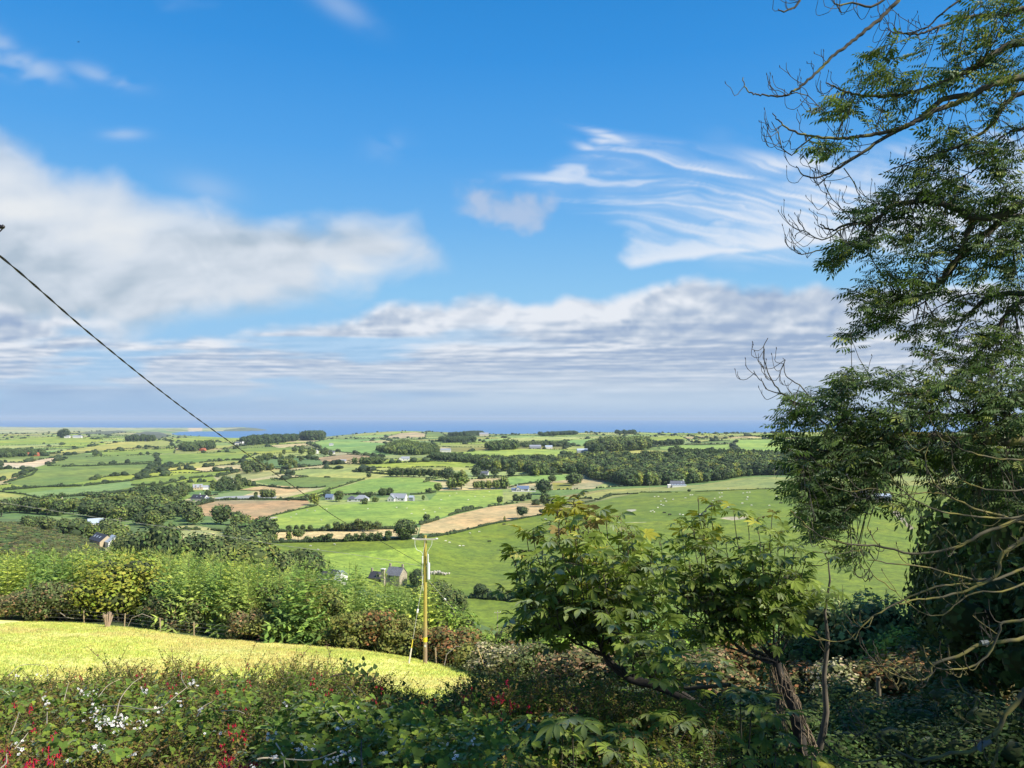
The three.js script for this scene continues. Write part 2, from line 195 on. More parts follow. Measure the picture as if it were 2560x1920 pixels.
{
  const curves = COLS.map(([u, k]) => {                        // monotone cubic in ln d
    const pts = [...NEAR_E.map(([d, e]) => [Math.log(d), e]), ...k.map(([d, v]) => [Math.log(d), (v - HV) / F * d])], n = pts.length, s = [], m = [];
    for (let i = 0; i < n - 1; i++) s.push((pts[i + 1][1] - pts[i][1]) / (pts[i + 1][0] - pts[i][0]));
    for (let i = 0; i < n; i++) m.push(i === 0 ? s[0] : i === n - 1 ? s[n - 2] : s[i - 1] * s[i] <= 0 ? 0 : 2 * s[i - 1] * s[i] / (s[i - 1] + s[i]));
    return { u, at(x) { let i = 0; while (i < n - 2 && x > pts[i + 1][0]) i++; const h = pts[i + 1][0] - pts[i][0], t = clamp((x - pts[i][0]) / h), t2 = t * t, t3 = t2 * t; return (2 * t3 - 3 * t2 + 1) * pts[i][1] + (t3 - 2 * t2 + t) * h * m[i] + (-2 * t3 + 3 * t2) * pts[i + 1][1] + (t3 - t2) * h * m[i + 1]; } };
  });
  for (let j = 0; j < ND; j++) {
    const x = D0 + j * DD, d = Math.exp(x), es = curves.map((c) => c.at(x)), n = es.length;
    for (let i = 0; i < NU; i++) {
      const u = U0 + i * DU; let k = 0; while (k < n - 2 && u > curves[k + 1].u) k++;
      const a = curves[k].u, b = curves[k + 1].u, t = clamp((u - a) / (b - a)), h = b - a;
      const m0 = k > 0 ? (es[k + 1] - es[k - 1]) / (b - curves[k - 1].u) : 0, m1 = k < n - 2 ? (es[k + 2] - es[k]) / (curves[k + 2].u - a) : 0, t2 = t * t, t3 = t2 * t;
      let e = (2 * t3 - 3 * t2 + 1) * es[k] + (t3 - 2 * t2 + t) * h * m0 + (-2 * t3 + 3 * t2) * es[k + 1] + (t3 - t2) * h * m1;
      const X = (u - CU) / F * d;
      e += (fbm(X / 90 + 50, d / 90, 3) - 0.5) * clamp((d - 150) / 300) * (0.0016 * d + 0.6) + (fbm(X / 700 + 5, d / 500, 3) - 0.5) * clamp((d - 1500) / 2000) * 16 * sst(13000, 9000, d) + (fbm(X / 6 + 9, d / 6, 3) - 0.5) * 0.35 * sst(1, 8, d);
      LAND[j * NU + i] = e;
    }
  }
}
function Eat(u, d) { const x = clamp((Math.log(Math.max(d, 1)) - D0) / DD, 0, ND - 1.001), y = clamp((u - U0) / DU, 0, NU - 1.001), j = Math.floor(x), i = Math.floor(y), a = x - j, b = y - i, k = j * NU + i; return lerp(lerp(LAND[k], LAND[k + 1], b), lerp(LAND[k + NU], LAND[k + NU + 1], b), a); }
function G(x, z) { const d = -z; if (d < 1) return EYE - Eat(CU + x / 30 * F, 1) - d * 0; const q = Math.max(d, 30); return EYE - Eat(CU + x / q * F, d); }
const ground = (u, d) => { const x = (u - CU) / F * d; return [x, G(x, -d), -d]; };
function hit(u, v, from = 60) {                                // where the ray through that pixel first meets the land
  let d = from; const t = (v - HV) / F;
  for (; d < 14000; d *= 1.004) if (Eat(u, d) <= t * d) break;
  let lo = d / 1.004, hi = d; for (let k = 0; k < 14; k++) { const m = (lo + hi) / 2; if (Eat(u, m) <= t * m) hi = m; else lo = m; }
  return ground(u, hi);
}
// ---------------------------------------------------------------- fields: what grows where, laid out on the land in metres
const GREEN = { bright: [0.27, 0.345, 0.042], lush: [0.205, 0.285, 0.042], mid: [0.155, 0.225, 0.045], deep: [0.115, 0.19, 0.04], pale: [0.32, 0.35, 0.09], dull: [0.23, 0.24, 0.065] };
const CROP = { stubble: [0.52, 0.38, 0.19], straw: [0.58, 0.47, 0.25], brown: [0.40, 0.28, 0.15], yellow: [0.40, 0.38, 0.09], hay: [0.34, 0.37, 0.14], sand: [0.60, 0.48, 0.33], heath: [0.12, 0.11, 0.06], rush: [0.30, 0.28, 0.05], scrub: [0.09, 0.13, 0.04], rough: [0.21, 0.22, 0.08], yard: [0.36, 0.37, 0.4], wood: [0.035, 0.07, 0.03] };
const FIELDS = [                                                // outline in photograph coordinates, colour
  // the far shore and the low country on one side
  [[[-200, 1085], [0, 1084], [170, 1080], [420, 1073], [560, 1075], [640, 1077], [640, 1072], [420, 1069], [0, 1067], [-200, 1066]], [0.36, 0.38, 0.2]],
  [[[160, 1084], [250, 1078], [300, 1076], [330, 1080], [260, 1086]], [0.11, 0.13, 0.07]], [[[330, 1086], [360, 1079], [400, 1080], [426, 1089], [400, 1097], [350, 1095]], [0.10, 0.11, 0.06]],
  [[[470, 1070], [506, 1069], [506, 1078], [470, 1079]], [0.6, 0.46, 0.28]], [[[560, 1075], [600, 1070], [680, 1067], [724, 1074], [724, 1078], [560, 1079]], [0.12, 0.14, 0.07]],
  [[[405, 1100], [470, 1094], [560, 1087], [740, 1094], [740, 1101], [560, 1104], [430, 1104]], GREEN.bright],
  [[[93, 1137], [300, 1105], [408, 1102], [455, 1104], [428, 1114], [272, 1124], [156, 1133]], CROP.yellow], [[[430, 1104], [560, 1106], [600, 1112], [560, 1122], [440, 1120], [428, 1112]], [0.3, 0.36, 0.09]],
  [[[-100, 1110], [0, 1100], [140, 1091], [260, 1100], [220, 1110], [0, 1124], [-100, 1130]], GREEN.bright], [[[60, 1140], [100, 1136], [240, 1126], [430, 1116], [430, 1122], [233, 1131], [150, 1140]], GREEN.dull],
  [[[-100, 1125], [0, 1114], [90, 1111], [160, 1108], [150, 1116], [60, 1124], [-100, 1140]], [0.3, 0.36, 0.12]],
  [[[233, 1127], [439, 1120], [435, 1133], [249, 1139]], GREEN.lush], [[[121, 1164], [167, 1145], [311, 1139], [389, 1137], [397, 1153], [226, 1164]], GREEN.mid],
  [[[0, 1172], [0, 1157], [58, 1157], [113, 1147], [156, 1143], [132, 1157], [90, 1168]], CROP.sand], [[[-150, 1172], [-150, 1158], [0, 1156], [0, 1174]], CROP.sand], [[[-150, 1210], [-150, 1174], [0, 1172], [74, 1174], [90, 1170], [30, 1195], [0, 1203]], GREEN.pale],
  [[[15, 1207], [93, 1172], [218, 1164], [397, 1160], [350, 1186], [264, 1192], [218, 1203], [136, 1215], [78, 1219]], GREEN.mid],
  [[[54, 1234], [194, 1217], [323, 1203], [338, 1215], [272, 1230], [175, 1238], [113, 1244]], [0.2, 0.3, 0.09]], [[[-150, 1230], [0, 1230], [101, 1246], [90, 1265], [0, 1269], [-150, 1275]], GREEN.pale],
  [[[323, 1203], [362, 1195], [428, 1188], [599, 1174], [564, 1188], [455, 1199], [389, 1219], [342, 1215]], GREEN.lush],
  [[[389, 1137], [560, 1130], [640, 1136], [600, 1150], [467, 1157], [400, 1168], [358, 1180], [397, 1160]], GREEN.lush],
  [[[358, 1184], [467, 1157], [622, 1151], [607, 1157], [408, 1180]], CROP.yellow], [[[540, 1192], [600, 1178], [720, 1172], [720, 1182], [640, 1196], [570, 1200]], [0.36, 0.35, 0.13]],
  [[[340, 1250], [420, 1236], [470, 1233], [480, 1242], [430, 1262], [345, 1264]], GREEN.lush], [[[175, 1262], [235, 1244], [330, 1238], [330, 1250], [240, 1262]], GREEN.mid],
  [[[54, 1297], [120, 1291], [222, 1298], [245, 1310], [215, 1318], [120, 1313], [60, 1303]], [0.22, 0.29, 0.09]],
  [[[295, 1363], [330, 1335], [389, 1326], [552, 1328], [610, 1363], [583, 1374], [467, 1367], [350, 1376]], CROP.hay], [[[389, 1325], [400, 1320], [482, 1312], [517, 1318], [552, 1328]], [0.37, 0.37, 0.15]],
  [[[262, 1320], [323, 1312], [327, 1328], [299, 1337]], GREEN.lush], [[[296, 1344], [330, 1330], [334, 1334], [300, 1348]], [0.33, 0.33, 0.33]], [[[256, 1322], [290, 1314], [320, 1311], [320, 1314], [262, 1325]], [0.38, 0.36, 0.33]],
  // the middle of the valley
  [[[663, 1114], [768, 1108], [796, 1112], [698, 1120]], [0.5, 0.42, 0.22]], [[[768, 1110], [819, 1098], [967, 1098], [1048, 1131], [951, 1139], [858, 1131], [811, 1124]], [0.22, 0.35, 0.085]], [[[900, 1104], [960, 1100], [1040, 1112], [1060, 1126], [1040, 1124], [960, 1108]], [0.44, 0.4, 0.18]],
  [[[792, 1145], [866, 1135], [963, 1143], [889, 1149], [846, 1157], [790, 1156]], CROP.brown], [[[650, 1150], [740, 1144], [800, 1150], [815, 1161], [720, 1172], [650, 1170]], [0.13, 0.22, 0.07]],
  [[[815, 1161], [951, 1159], [1087, 1152], [1208, 1161], [1332, 1168], [1247, 1180], [1176, 1174], [1107, 1178], [970, 1180], [900, 1172], [815, 1172]], [0.33, 0.36, 0.1]], [[[1087, 1153], [1208, 1161], [1208, 1168], [1080, 1168], [900, 1170], [900, 1162]], GREEN.bright],
  [[[690, 1184], [768, 1172], [881, 1170], [943, 1190], [920, 1196], [772, 1192]], [0.34, 0.39, 0.11]], [[[772, 1192], [916, 1196], [897, 1200], [815, 1219], [780, 1211], [680, 1200]], GREEN.mid],
  [[[630, 1203], [680, 1196], [780, 1205], [815, 1219], [778, 1221], [677, 1212]], GREEN.mid], [[[788, 1236], [920, 1198], [970, 1193], [1052, 1195], [1068, 1203], [1103, 1207], [1095, 1231], [951, 1231]], [0.225, 0.335, 0.06]],
  [[[718, 1243], [815, 1219], [900, 1200], [918, 1197], [788, 1236], [700, 1248]], GREEN.lush], [[[595, 1225], [638, 1217], [677, 1213], [778, 1219], [739, 1230], [692, 1236], [641, 1227]], CROP.stubble], [[[522, 1243], [590, 1226], [640, 1228], [600, 1242]], [0.2, 0.28, 0.1]], [[[528, 1246], [560, 1241], [640, 1238], [692, 1240], [690, 1246], [600, 1249]], CROP.yard],
  [[[455, 1273], [540, 1252], [766, 1250], [778, 1258], [739, 1273], [641, 1300], [575, 1297], [474, 1285]], CROP.brown], [[[640, 1324], [640, 1304], [737, 1273], [800, 1264], [834, 1262], [990, 1254], [1072, 1252], [1095, 1231], [1262, 1223], [1258, 1258], [1223, 1264], [1138, 1281], [1087, 1300], [1048, 1308], [974, 1320], [796, 1324]], [0.25, 0.355, 0.055]],
  [[[745, 1270], [790, 1252], [880, 1250], [1060, 1236], [1072, 1246], [1072, 1252], [990, 1254], [834, 1262]], [0.27, 0.34, 0.1]], [[[1256, 1222], [1258, 1258], [1300, 1252], [1330, 1240], [1330, 1226]], [0.26, 0.32, 0.1]],
  [[[1048, 1334], [1052, 1312], [1145, 1285], [1223, 1267], [1301, 1258], [1348, 1258], [1379, 1273], [1460, 1263], [1437, 1273], [1340, 1291], [1278, 1299], [1223, 1310], [1138, 1332]], CROP.stubble], [[[652, 1332], [1000, 1322], [1048, 1318], [1044, 1336], [950, 1346], [760, 1352], [652, 1352]], CROP.straw],
  [[[1258, 1258], [1300, 1254], [1400, 1240], [1520, 1222], [1600, 1222], [1600, 1233], [1460, 1263], [1379, 1273], [1348, 1258]], CROP.rough], [[[1400, 1244], [1470, 1238], [1490, 1244], [1410, 1252]], [0.19, 0.3, 0.08]], [[[1381, 1207], [1432, 1207], [1428, 1223], [1383, 1225]], CROP.rush],
  [[[1220, 1212], [1280, 1190], [1428, 1186], [1459, 1186], [1420, 1199], [1350, 1207], [1280, 1213]], [0.21, 0.34, 0.085]],
  // the sheep hill and the country beyond the wood
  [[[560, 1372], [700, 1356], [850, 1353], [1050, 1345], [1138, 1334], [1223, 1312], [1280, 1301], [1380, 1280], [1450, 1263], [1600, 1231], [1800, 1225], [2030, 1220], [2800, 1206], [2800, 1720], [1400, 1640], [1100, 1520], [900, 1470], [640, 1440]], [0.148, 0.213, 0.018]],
  [[[590, 1400], [800, 1386], [1000, 1372], [1060, 1368], [1050, 1425], [900, 1460], [600, 1440]], [0.25, 0.345, 0.045]],  // lighter patch of pasture: sun between cloud shadows put into the grass colour
  [[[1440, 1243], [1520, 1224], [1640, 1218], [1750, 1212], [1850, 1196], [1900, 1192], [2030, 1195], [2400, 1190], [2400, 1212], [2030, 1219], [1800, 1224], [1600, 1230], [1500, 1250]], [0.27, 0.31, 0.09]],
  [[[1812, 1292], [1866, 1291], [1870, 1297], [1830, 1301], [1800, 1296]], [0.42, 0.36, 0.25]], [[[1566, 1274], [1590, 1273], [1590, 1277], [1570, 1281]], [0.36, 0.36, 0.3]], [[[2128, 1246], [2230, 1250], [2226, 1256], [2286, 1322], [2276, 1325], [2204, 1258], [2120, 1251]], [0.26, 0.23, 0.17]],
  [[[1087, 1141], [1192, 1127], [1301, 1122], [1418, 1124], [1398, 1151], [1301, 1153], [1204, 1145]], [0.25, 0.36, 0.065]], [[[1513, 1136], [1510, 1125], [1789, 1128], [1786, 1136], [1680, 1139]], [0.4, 0.4, 0.1]],
  [[[1622, 1118], [1708, 1112], [1828, 1110], [1836, 1127], [1708, 1127]], [0.25, 0.36, 0.07]], [[[1844, 1100], [1964, 1097], [2400, 1094], [2400, 1140], [1972, 1143], [1902, 1149], [1852, 1145], [1832, 1114]], [0.27, 0.39, 0.07]], [[[1590, 1094], [1700, 1090], [1720, 1098], [1610, 1104]], GREEN.bright], [[[1720, 1100], [1960, 1092], [1960, 1097], [1840, 1100], [1730, 1106]], GREEN.pale],
  [[[1430, 1100], [1560, 1092], [1610, 1104], [1560, 1112], [1440, 1116], [1400, 1108]], [0.22, 0.35, 0.09]], [[[960, 1094], [1000, 1083], [1040, 1080], [1064, 1084], [1064, 1092], [1000, 1096]], [0.42, 0.34, 0.2]], [[[1064, 1092], [1066, 1080], [1100, 1081], [1115, 1090]], GREEN.mid],
];
function outline(poly) { const out = []; for (let k = 0; k < poly.length; k++) { const [a, b] = [poly[k], poly[(k + 1) % poly.length]], n = Math.max(1, Math.ceil(Math.hypot(a[0] - b[0], (a[1] - b[1]) * 3) / 14)); for (let s = 0; s < n; s++) { const p = hit(lerp(a[0], b[0], s / n), lerp(a[1], b[1], s / n), 200); out.push([p[0], p[2]]); } } return out; }
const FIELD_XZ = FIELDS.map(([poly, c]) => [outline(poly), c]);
// the open country far off: an uneven lattice of fields
const PATCHES = [], LATTICE_EDGES = [];
{
  const r = rngOf(5), th = 0.38, cs = Math.cos(th), sn = Math.sin(th), q = [], pal = [GREEN.bright, GREEN.lush, GREEN.mid, GREEN.pale, GREEN.dull, [0.33, 0.36, 0.11], GREEN.bright, [0.24, 0.36, 0.1], [0.45, 0.38, 0.2], [0.28, 0.34, 0.12]];
  const A = 230, B = 190, na = 64, nb = 84;
  for (let j = 0; j <= nb; j++) { q.push([]); for (let i = 0; i <= na; i++) { const a = (i - na / 2 + (r() - 0.5) * 0.62 + (j % 2) * 0.3) * A, b = (j - 6 + (r() - 0.5) * 0.62) * B; q[j].push([a * cs - b * sn, -(a * sn + b * cs)]); } }
  for (let j = 0; j < nb; j++) for (let i = 0; i < na; i++) { PATCHES.push([[q[j][i], q[j][i + 1], q[j + 1][i + 1], q[j + 1][i]], tone(pal[Math.floor(r() * pal.length)], 0.85 + 0.3 * r())]); if (r() < 0.8) LATTICE_EDGES.push([q[j][i], q[j][i + 1]]); if (r() < 0.8) LATTICE_EDGES.push([q[j][i], q[j + 1][i]]); }
}
// the near meadow, whose edge runs from the fence on one side past the pole
const MEADOW_EDGE = [[-900, 76], [-300, 75], [0, 73], [210, 73], [400, 69], [560, 66], [700, 63.5], [880, 61], [1000, 59.5], [1100, 56.5], [1180, 52], [1240, 47], [1275, 42], [1290, 36], [1270, 30], [1240, 24]];
const MEADOW = [...MEADOW_EDGE.map(([u, d]) => [(u - CU) / F * d, -d]), [-4, -13], [-26, -13], [-60, -20]];
function inside(poly, x, y) { let k = false; for (let i = 0, j = poly.length - 1; i < poly.length; j = i++) if ((poly[i][1] > y) !== (poly[j][1] > y) && x < (poly[j][0] - poly[i][0]) * (y - poly[i][1]) / (poly[j][1] - poly[i][1]) + poly[i][0]) k = !k; return k; }
const toCss = (c0) => { const c = tone(c0, 0.92); const f = (x) => Math.round(255 * (x <= 0.0031308 ? 12.92 * x : 1.055 * Math.pow(x, 1 / 2.4) - 0.055)); return `rgb(${f(c[0])},${f(c[1])},${f(c[2])})`; };
function landTexture(x0, x1, z0, z1, W, H, base, paint, grain) {   // z0 far edge, z1 near edge
  const cv = document.createElement('canvas'); cv.width = W; cv.height = H;
  const g = cv.getContext('2d'); g.fillStyle = toCss(base); g.fillRect(0, 0, W, H);
  g.setTransform(W / (x1 - x0), 0, 0, H / (z1 - z0), -x0 * W / (x1 - x0), -z0 * H / (z1 - z0));
  paint(g); g.setTransform(1, 0, 0, 1, 0, 0);
  const px = g.getImageData(0, 0, W, H).data, out = new Uint8Array(W * H * 4);
  for (let j = 0; j < H; j++) for (let i = 0; i < W; i++) {
    const x = lerp(x0, x1, (i + 0.5) / W), z = lerp(z0, z1, (j + 0.5) / H), s = (j * W + i) * 4, o = ((H - 1 - j) * W + i) * 4, k = grain(x, z);
    out[o] = clamp(px[s] * k[0], 0, 255); out[o + 1] = clamp(px[s + 1] * k[1], 0, 255); out[o + 2] = clamp(px[s + 2] * k[2], 0, 255); out[o + 3] = 255;
  }
  const t = new THREE.DataTexture(out, W, H, THREE.RGBAFormat); t.colorSpace = THREE.SRGBColorSpace; t.magFilter = t.minFilter = THREE.LinearFilter; t.needsUpdate = true;
  return t;
}
const fillPoly = (g, p, c) => { g.fillStyle = toCss(c); g.beginPath(); p.forEach((q, k) => k ? g.lineTo(q[0], q[1]) : g.moveTo(q[0], q[1])); g.closePath(); g.fill(); };
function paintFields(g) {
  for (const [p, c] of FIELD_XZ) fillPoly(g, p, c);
  // rows of cut hay, ruts, tracks
  g.lineWidth = 2.0;
  for (let k = 0; k < 12; k++) {
    const pts = []; for (let s = 0; s <= 14; s++) { const t = s / 14, u = 308 + k * 20 + 16 * Math.sin(t * 2.6) * (1 - k / 22), v = lerp(1374, 1337 - k * 0.45, t); pts.push(hit(u, v, 200)); }
    g.strokeStyle = toCss([0.5, 0.47, 0.21]); g.beginPath(); pts.forEach((p, s) => s ? g.lineTo(p[0], p[2]) : g.moveTo(p[0], p[2])); g.stroke();
  }
  const line = (uv, w, c) => { g.lineWidth = w; g.strokeStyle = toCss(c); g.beginPath(); for (let k = 0; k < uv.length - 1; k++) for (let s = 0; s <= 6; s++) { const p = hit(lerp(uv[k][0], uv[k + 1][0], s / 6), lerp(uv[k][1], uv[k + 1][1], s / 6), 200); (k + s) ? g.lineTo(p[0], p[2]) : g.moveTo(p[0], p[2]); } g.stroke(); };
  line([[560, 1285], [566, 1270]], 0.8, [0.33, 0.25, 0.12]); line([[563, 1285], [569, 1270]], 0.8, [0.33, 0.25, 0.12]);
  line([[1832, 1134], [1830, 1118], [1840, 1100]], 7, [0.46, 0.38, 0.22]); line([[1536, 1306], [1600, 1306], [1616, 1305]], 1.4, [0.42, 0.42, 0.34]);
  line([[620, 1312], [660, 1300], [690, 1292]], 4, [0.4, 0.38, 0.34]); line([[1790, 1295], [1872, 1294]], 0.9, [0.38, 0.35, 0.2]); line([[1600, 1298], [1760, 1299]], 0.9, [0.2, 0.28, 0.08]);
}
const grassy = (sx, amp, yellow) => (x, z) => { const a = fbm(x / sx, z / sx, 3) - 0.5, b = vnoise(x / sx * 4.7 + 9, z / sx * 4.7) - 0.5, c = fbm(x / (sx * 7) + 30, z / (sx * 7) + 4, 2) - 0.5, f = vnoise(x / sx * 11, z / sx * 11) - 0.5; let k = 1 + amp * (a * 1.1 + b * 0.6 + c * 0.5 + f * 0.5); const e = vnoise(x / sx * 1.9 + 70, z / sx * 2.6 + 5), q = 1 - 0.16 * sst(0.68, 0.9, e) * sst(0.4, 0.7, c + 0.55); k *= q; return [k * (1 + yellow * (c * 0.6 + a * 0.4)), k, k * (0.97 - yellow * (c * 0.3 + 0.05))]; };
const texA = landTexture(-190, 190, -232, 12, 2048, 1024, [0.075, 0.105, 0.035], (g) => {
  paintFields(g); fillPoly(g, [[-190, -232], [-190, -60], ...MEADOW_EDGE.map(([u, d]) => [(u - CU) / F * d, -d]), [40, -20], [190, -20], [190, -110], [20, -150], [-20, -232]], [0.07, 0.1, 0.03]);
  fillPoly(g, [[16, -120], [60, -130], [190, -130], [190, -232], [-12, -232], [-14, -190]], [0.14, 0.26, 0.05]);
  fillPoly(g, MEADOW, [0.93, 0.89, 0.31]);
}, grassy(1.4, 0.16, 0.1));
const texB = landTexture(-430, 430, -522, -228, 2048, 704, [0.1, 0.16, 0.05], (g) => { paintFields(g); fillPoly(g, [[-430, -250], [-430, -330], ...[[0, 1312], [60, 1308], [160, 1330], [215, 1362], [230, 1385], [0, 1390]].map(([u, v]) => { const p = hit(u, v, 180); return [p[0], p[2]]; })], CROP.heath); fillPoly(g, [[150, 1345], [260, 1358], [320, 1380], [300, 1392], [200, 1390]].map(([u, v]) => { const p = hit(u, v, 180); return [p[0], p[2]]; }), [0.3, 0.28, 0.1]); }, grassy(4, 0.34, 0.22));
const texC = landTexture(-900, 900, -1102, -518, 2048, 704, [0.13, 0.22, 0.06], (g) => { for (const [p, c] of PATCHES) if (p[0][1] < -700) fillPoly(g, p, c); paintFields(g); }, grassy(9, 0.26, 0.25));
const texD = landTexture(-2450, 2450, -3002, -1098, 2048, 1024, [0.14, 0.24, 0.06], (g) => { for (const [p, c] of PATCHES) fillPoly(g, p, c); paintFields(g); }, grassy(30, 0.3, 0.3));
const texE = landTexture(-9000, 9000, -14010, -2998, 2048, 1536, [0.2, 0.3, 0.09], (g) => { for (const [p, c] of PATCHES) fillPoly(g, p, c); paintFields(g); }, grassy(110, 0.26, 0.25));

{ // the ground, one sheet from the camera's feet to the shore, its colours in five maps by distance
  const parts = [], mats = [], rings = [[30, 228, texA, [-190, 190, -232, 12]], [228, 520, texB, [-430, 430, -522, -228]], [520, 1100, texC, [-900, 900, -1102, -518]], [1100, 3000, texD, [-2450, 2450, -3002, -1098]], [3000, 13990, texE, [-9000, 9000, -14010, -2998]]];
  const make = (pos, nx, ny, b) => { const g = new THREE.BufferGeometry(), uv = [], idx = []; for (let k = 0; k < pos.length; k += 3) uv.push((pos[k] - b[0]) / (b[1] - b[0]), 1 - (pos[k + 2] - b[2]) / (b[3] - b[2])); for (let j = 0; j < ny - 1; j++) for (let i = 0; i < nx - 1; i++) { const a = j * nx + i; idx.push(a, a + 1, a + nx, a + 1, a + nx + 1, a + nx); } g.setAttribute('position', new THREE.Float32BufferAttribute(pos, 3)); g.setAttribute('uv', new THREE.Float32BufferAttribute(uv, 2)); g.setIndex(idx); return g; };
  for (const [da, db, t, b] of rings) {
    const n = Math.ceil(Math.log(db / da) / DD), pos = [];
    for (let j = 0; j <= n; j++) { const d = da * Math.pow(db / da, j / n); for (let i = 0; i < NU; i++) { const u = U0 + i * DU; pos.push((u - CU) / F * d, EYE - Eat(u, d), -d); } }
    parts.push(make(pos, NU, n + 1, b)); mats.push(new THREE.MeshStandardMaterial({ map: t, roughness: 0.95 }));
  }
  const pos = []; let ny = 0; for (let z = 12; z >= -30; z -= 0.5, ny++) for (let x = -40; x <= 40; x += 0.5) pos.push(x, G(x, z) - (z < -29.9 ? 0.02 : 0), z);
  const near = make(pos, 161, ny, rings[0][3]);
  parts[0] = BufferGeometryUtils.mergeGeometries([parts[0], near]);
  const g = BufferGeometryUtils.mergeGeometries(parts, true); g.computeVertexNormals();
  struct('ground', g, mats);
  const sea = new THREE.PlaneGeometry(160000, 62000, 1, 1).rotateX(-Math.PI / 2).translate(0, 0, -33000);
  struct('sea', sea, new THREE.MeshStandardMaterial({ color: new THREE.Color().setRGB(0.06, 0.18, 0.36), roughness: 0.6 }));
}
// ---------------------------------------------------------------- trees, bushes and hedges of the valley
const ORD = ['first', 'second', 'third', 'fourth', 'fifth', 'sixth', 'seventh', 'eighth', 'ninth', 'tenth', 'eleventh', 'twelfth', 'thirteenth', 'fourteenth', 'fifteenth', 'sixteenth', 'seventeenth', 'eighteenth'];
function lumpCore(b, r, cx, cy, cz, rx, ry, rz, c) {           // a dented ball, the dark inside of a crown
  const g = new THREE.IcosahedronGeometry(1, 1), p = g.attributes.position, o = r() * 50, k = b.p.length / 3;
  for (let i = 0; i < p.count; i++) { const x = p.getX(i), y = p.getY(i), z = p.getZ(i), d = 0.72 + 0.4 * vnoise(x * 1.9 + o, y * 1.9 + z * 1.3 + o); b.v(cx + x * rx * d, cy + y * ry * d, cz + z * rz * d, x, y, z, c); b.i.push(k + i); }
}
function leafBall(b, r, cx, cy, cz, rx, ry, rz, n, size, col, spread = 0.35) {
  for (let k = 0; k < n; k++) {
    const q = r() * 2 * Math.PI, y = r() * 1.87 - 0.87, s = Math.sqrt(Math.max(0, 1 - y * y)), nx = Math.cos(q) * s, ny = y, nz = Math.sin(q) * s, f = 0.75 + spread * r();
    let ax = r() - 0.5, ay = (r() - 0.5) * 0.7, az = r() - 0.5; const dn = ax * nx + ay * ny + az * nz, m = 0.55; ax -= dn * nx * m; ay -= dn * ny * m; az -= dn * nz * m; const l = Math.hypot(ax, ay, az) || 1, sz = size * (0.6 + 0.8 * r()); ax *= sz / l; ay *= sz / l; az *= sz / l;
    let bx = ny * az - nz * ay + (r() - 0.5) * sz * 0.9, by = nz * ax - nx * az + (r() - 0.5) * sz * 0.9, bz = nx * ay - ny * ax + (r() - 0.5) * sz * 0.9; const t = 0.72 + 0.56 * r(), c = col(r);
    b.quadAt(cx + nx * rx * f, cy + ny * ry * f, cz + nz * rz * f, ax, ay, az, bx * 0.8, by * 0.8, bz * 0.8, [c[0] * t, c[1] * t, c[2] * t]);
  }
}
const leafGreen = (r) => [0.09 + 0.045 * r(), 0.128 + 0.045 * r(), 0.032 + 0.012 * r()];
const barkC = [0.1, 0.08, 0.06];
function crownGeo(seed, { w = 0.8, y0 = 0.22, lumps = 9, n = 46, size = 0.06, flat = 1, cone = 0 }) {
  const r = rngOf(seed), b = new MB(), cy = (1 + y0) / 2, ry = (1 - y0) / 2;
  for (let k = 0; k < lumps; k++) {
    const t = (k + 0.5) / lumps, q = k * 2.4 + r() * 0.9, yy = 1 - 2 * t, s = Math.sqrt(1 - yy * yy) * (0.62 + 0.3 * r()), y = cy + yy * ry * 0.68, tap = cone ? lerp(1, 0.15, clamp((y - y0) / (1 - y0))) : 1, lr = (0.30 + 0.16 * r()) * w / 2 * 1.5 * (cone ? 0.4 + 0.6 * tap : 1);
    const cx = Math.cos(q) * s * w / 2 * 0.78 * tap, cz = Math.sin(q) * s * w / 2 * 0.78 * tap;
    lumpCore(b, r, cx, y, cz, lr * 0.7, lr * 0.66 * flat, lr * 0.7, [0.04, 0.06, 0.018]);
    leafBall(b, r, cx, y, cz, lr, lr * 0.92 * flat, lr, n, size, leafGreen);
  }
  return b.geo();
}
function trunkGeo(seed, h, r0, forks = 3, w = 0.8) { const r = rngOf(seed), b = new MB(); b.tube([[0, -0.04, 0], [0.01 * r(), h * 0.5, 0.01], [0.02, h, 0]], r0, r0 * 0.7, barkC, 6); for (let k = 0; k < forks; k++) { const q = k / forks * 6.28 + r(), s = w * 0.3; b.tube([[0.015, h * 0.9, 0], [Math.cos(q) * s * 0.5, h + 0.14, Math.sin(q) * s * 0.5], [Math.cos(q) * s, h + 0.3, Math.sin(q) * s]], r0 * 0.6, r0 * 0.2, barkC, 5); } return b.geo(); }
const M = { bark: vc(0.95), leaf: [[1, 1, 1], [0.72, 0.8, 0.78], [1.35, 1.3, 1.0], [1.9, 1.6, 0.9], [0.55, 0.66, 0.72], [1.1, 1.2, 1.25]].map((c) => { const m = vc(0.9); m.color.setRGB(...c); return m; }) };
const KIND = {};
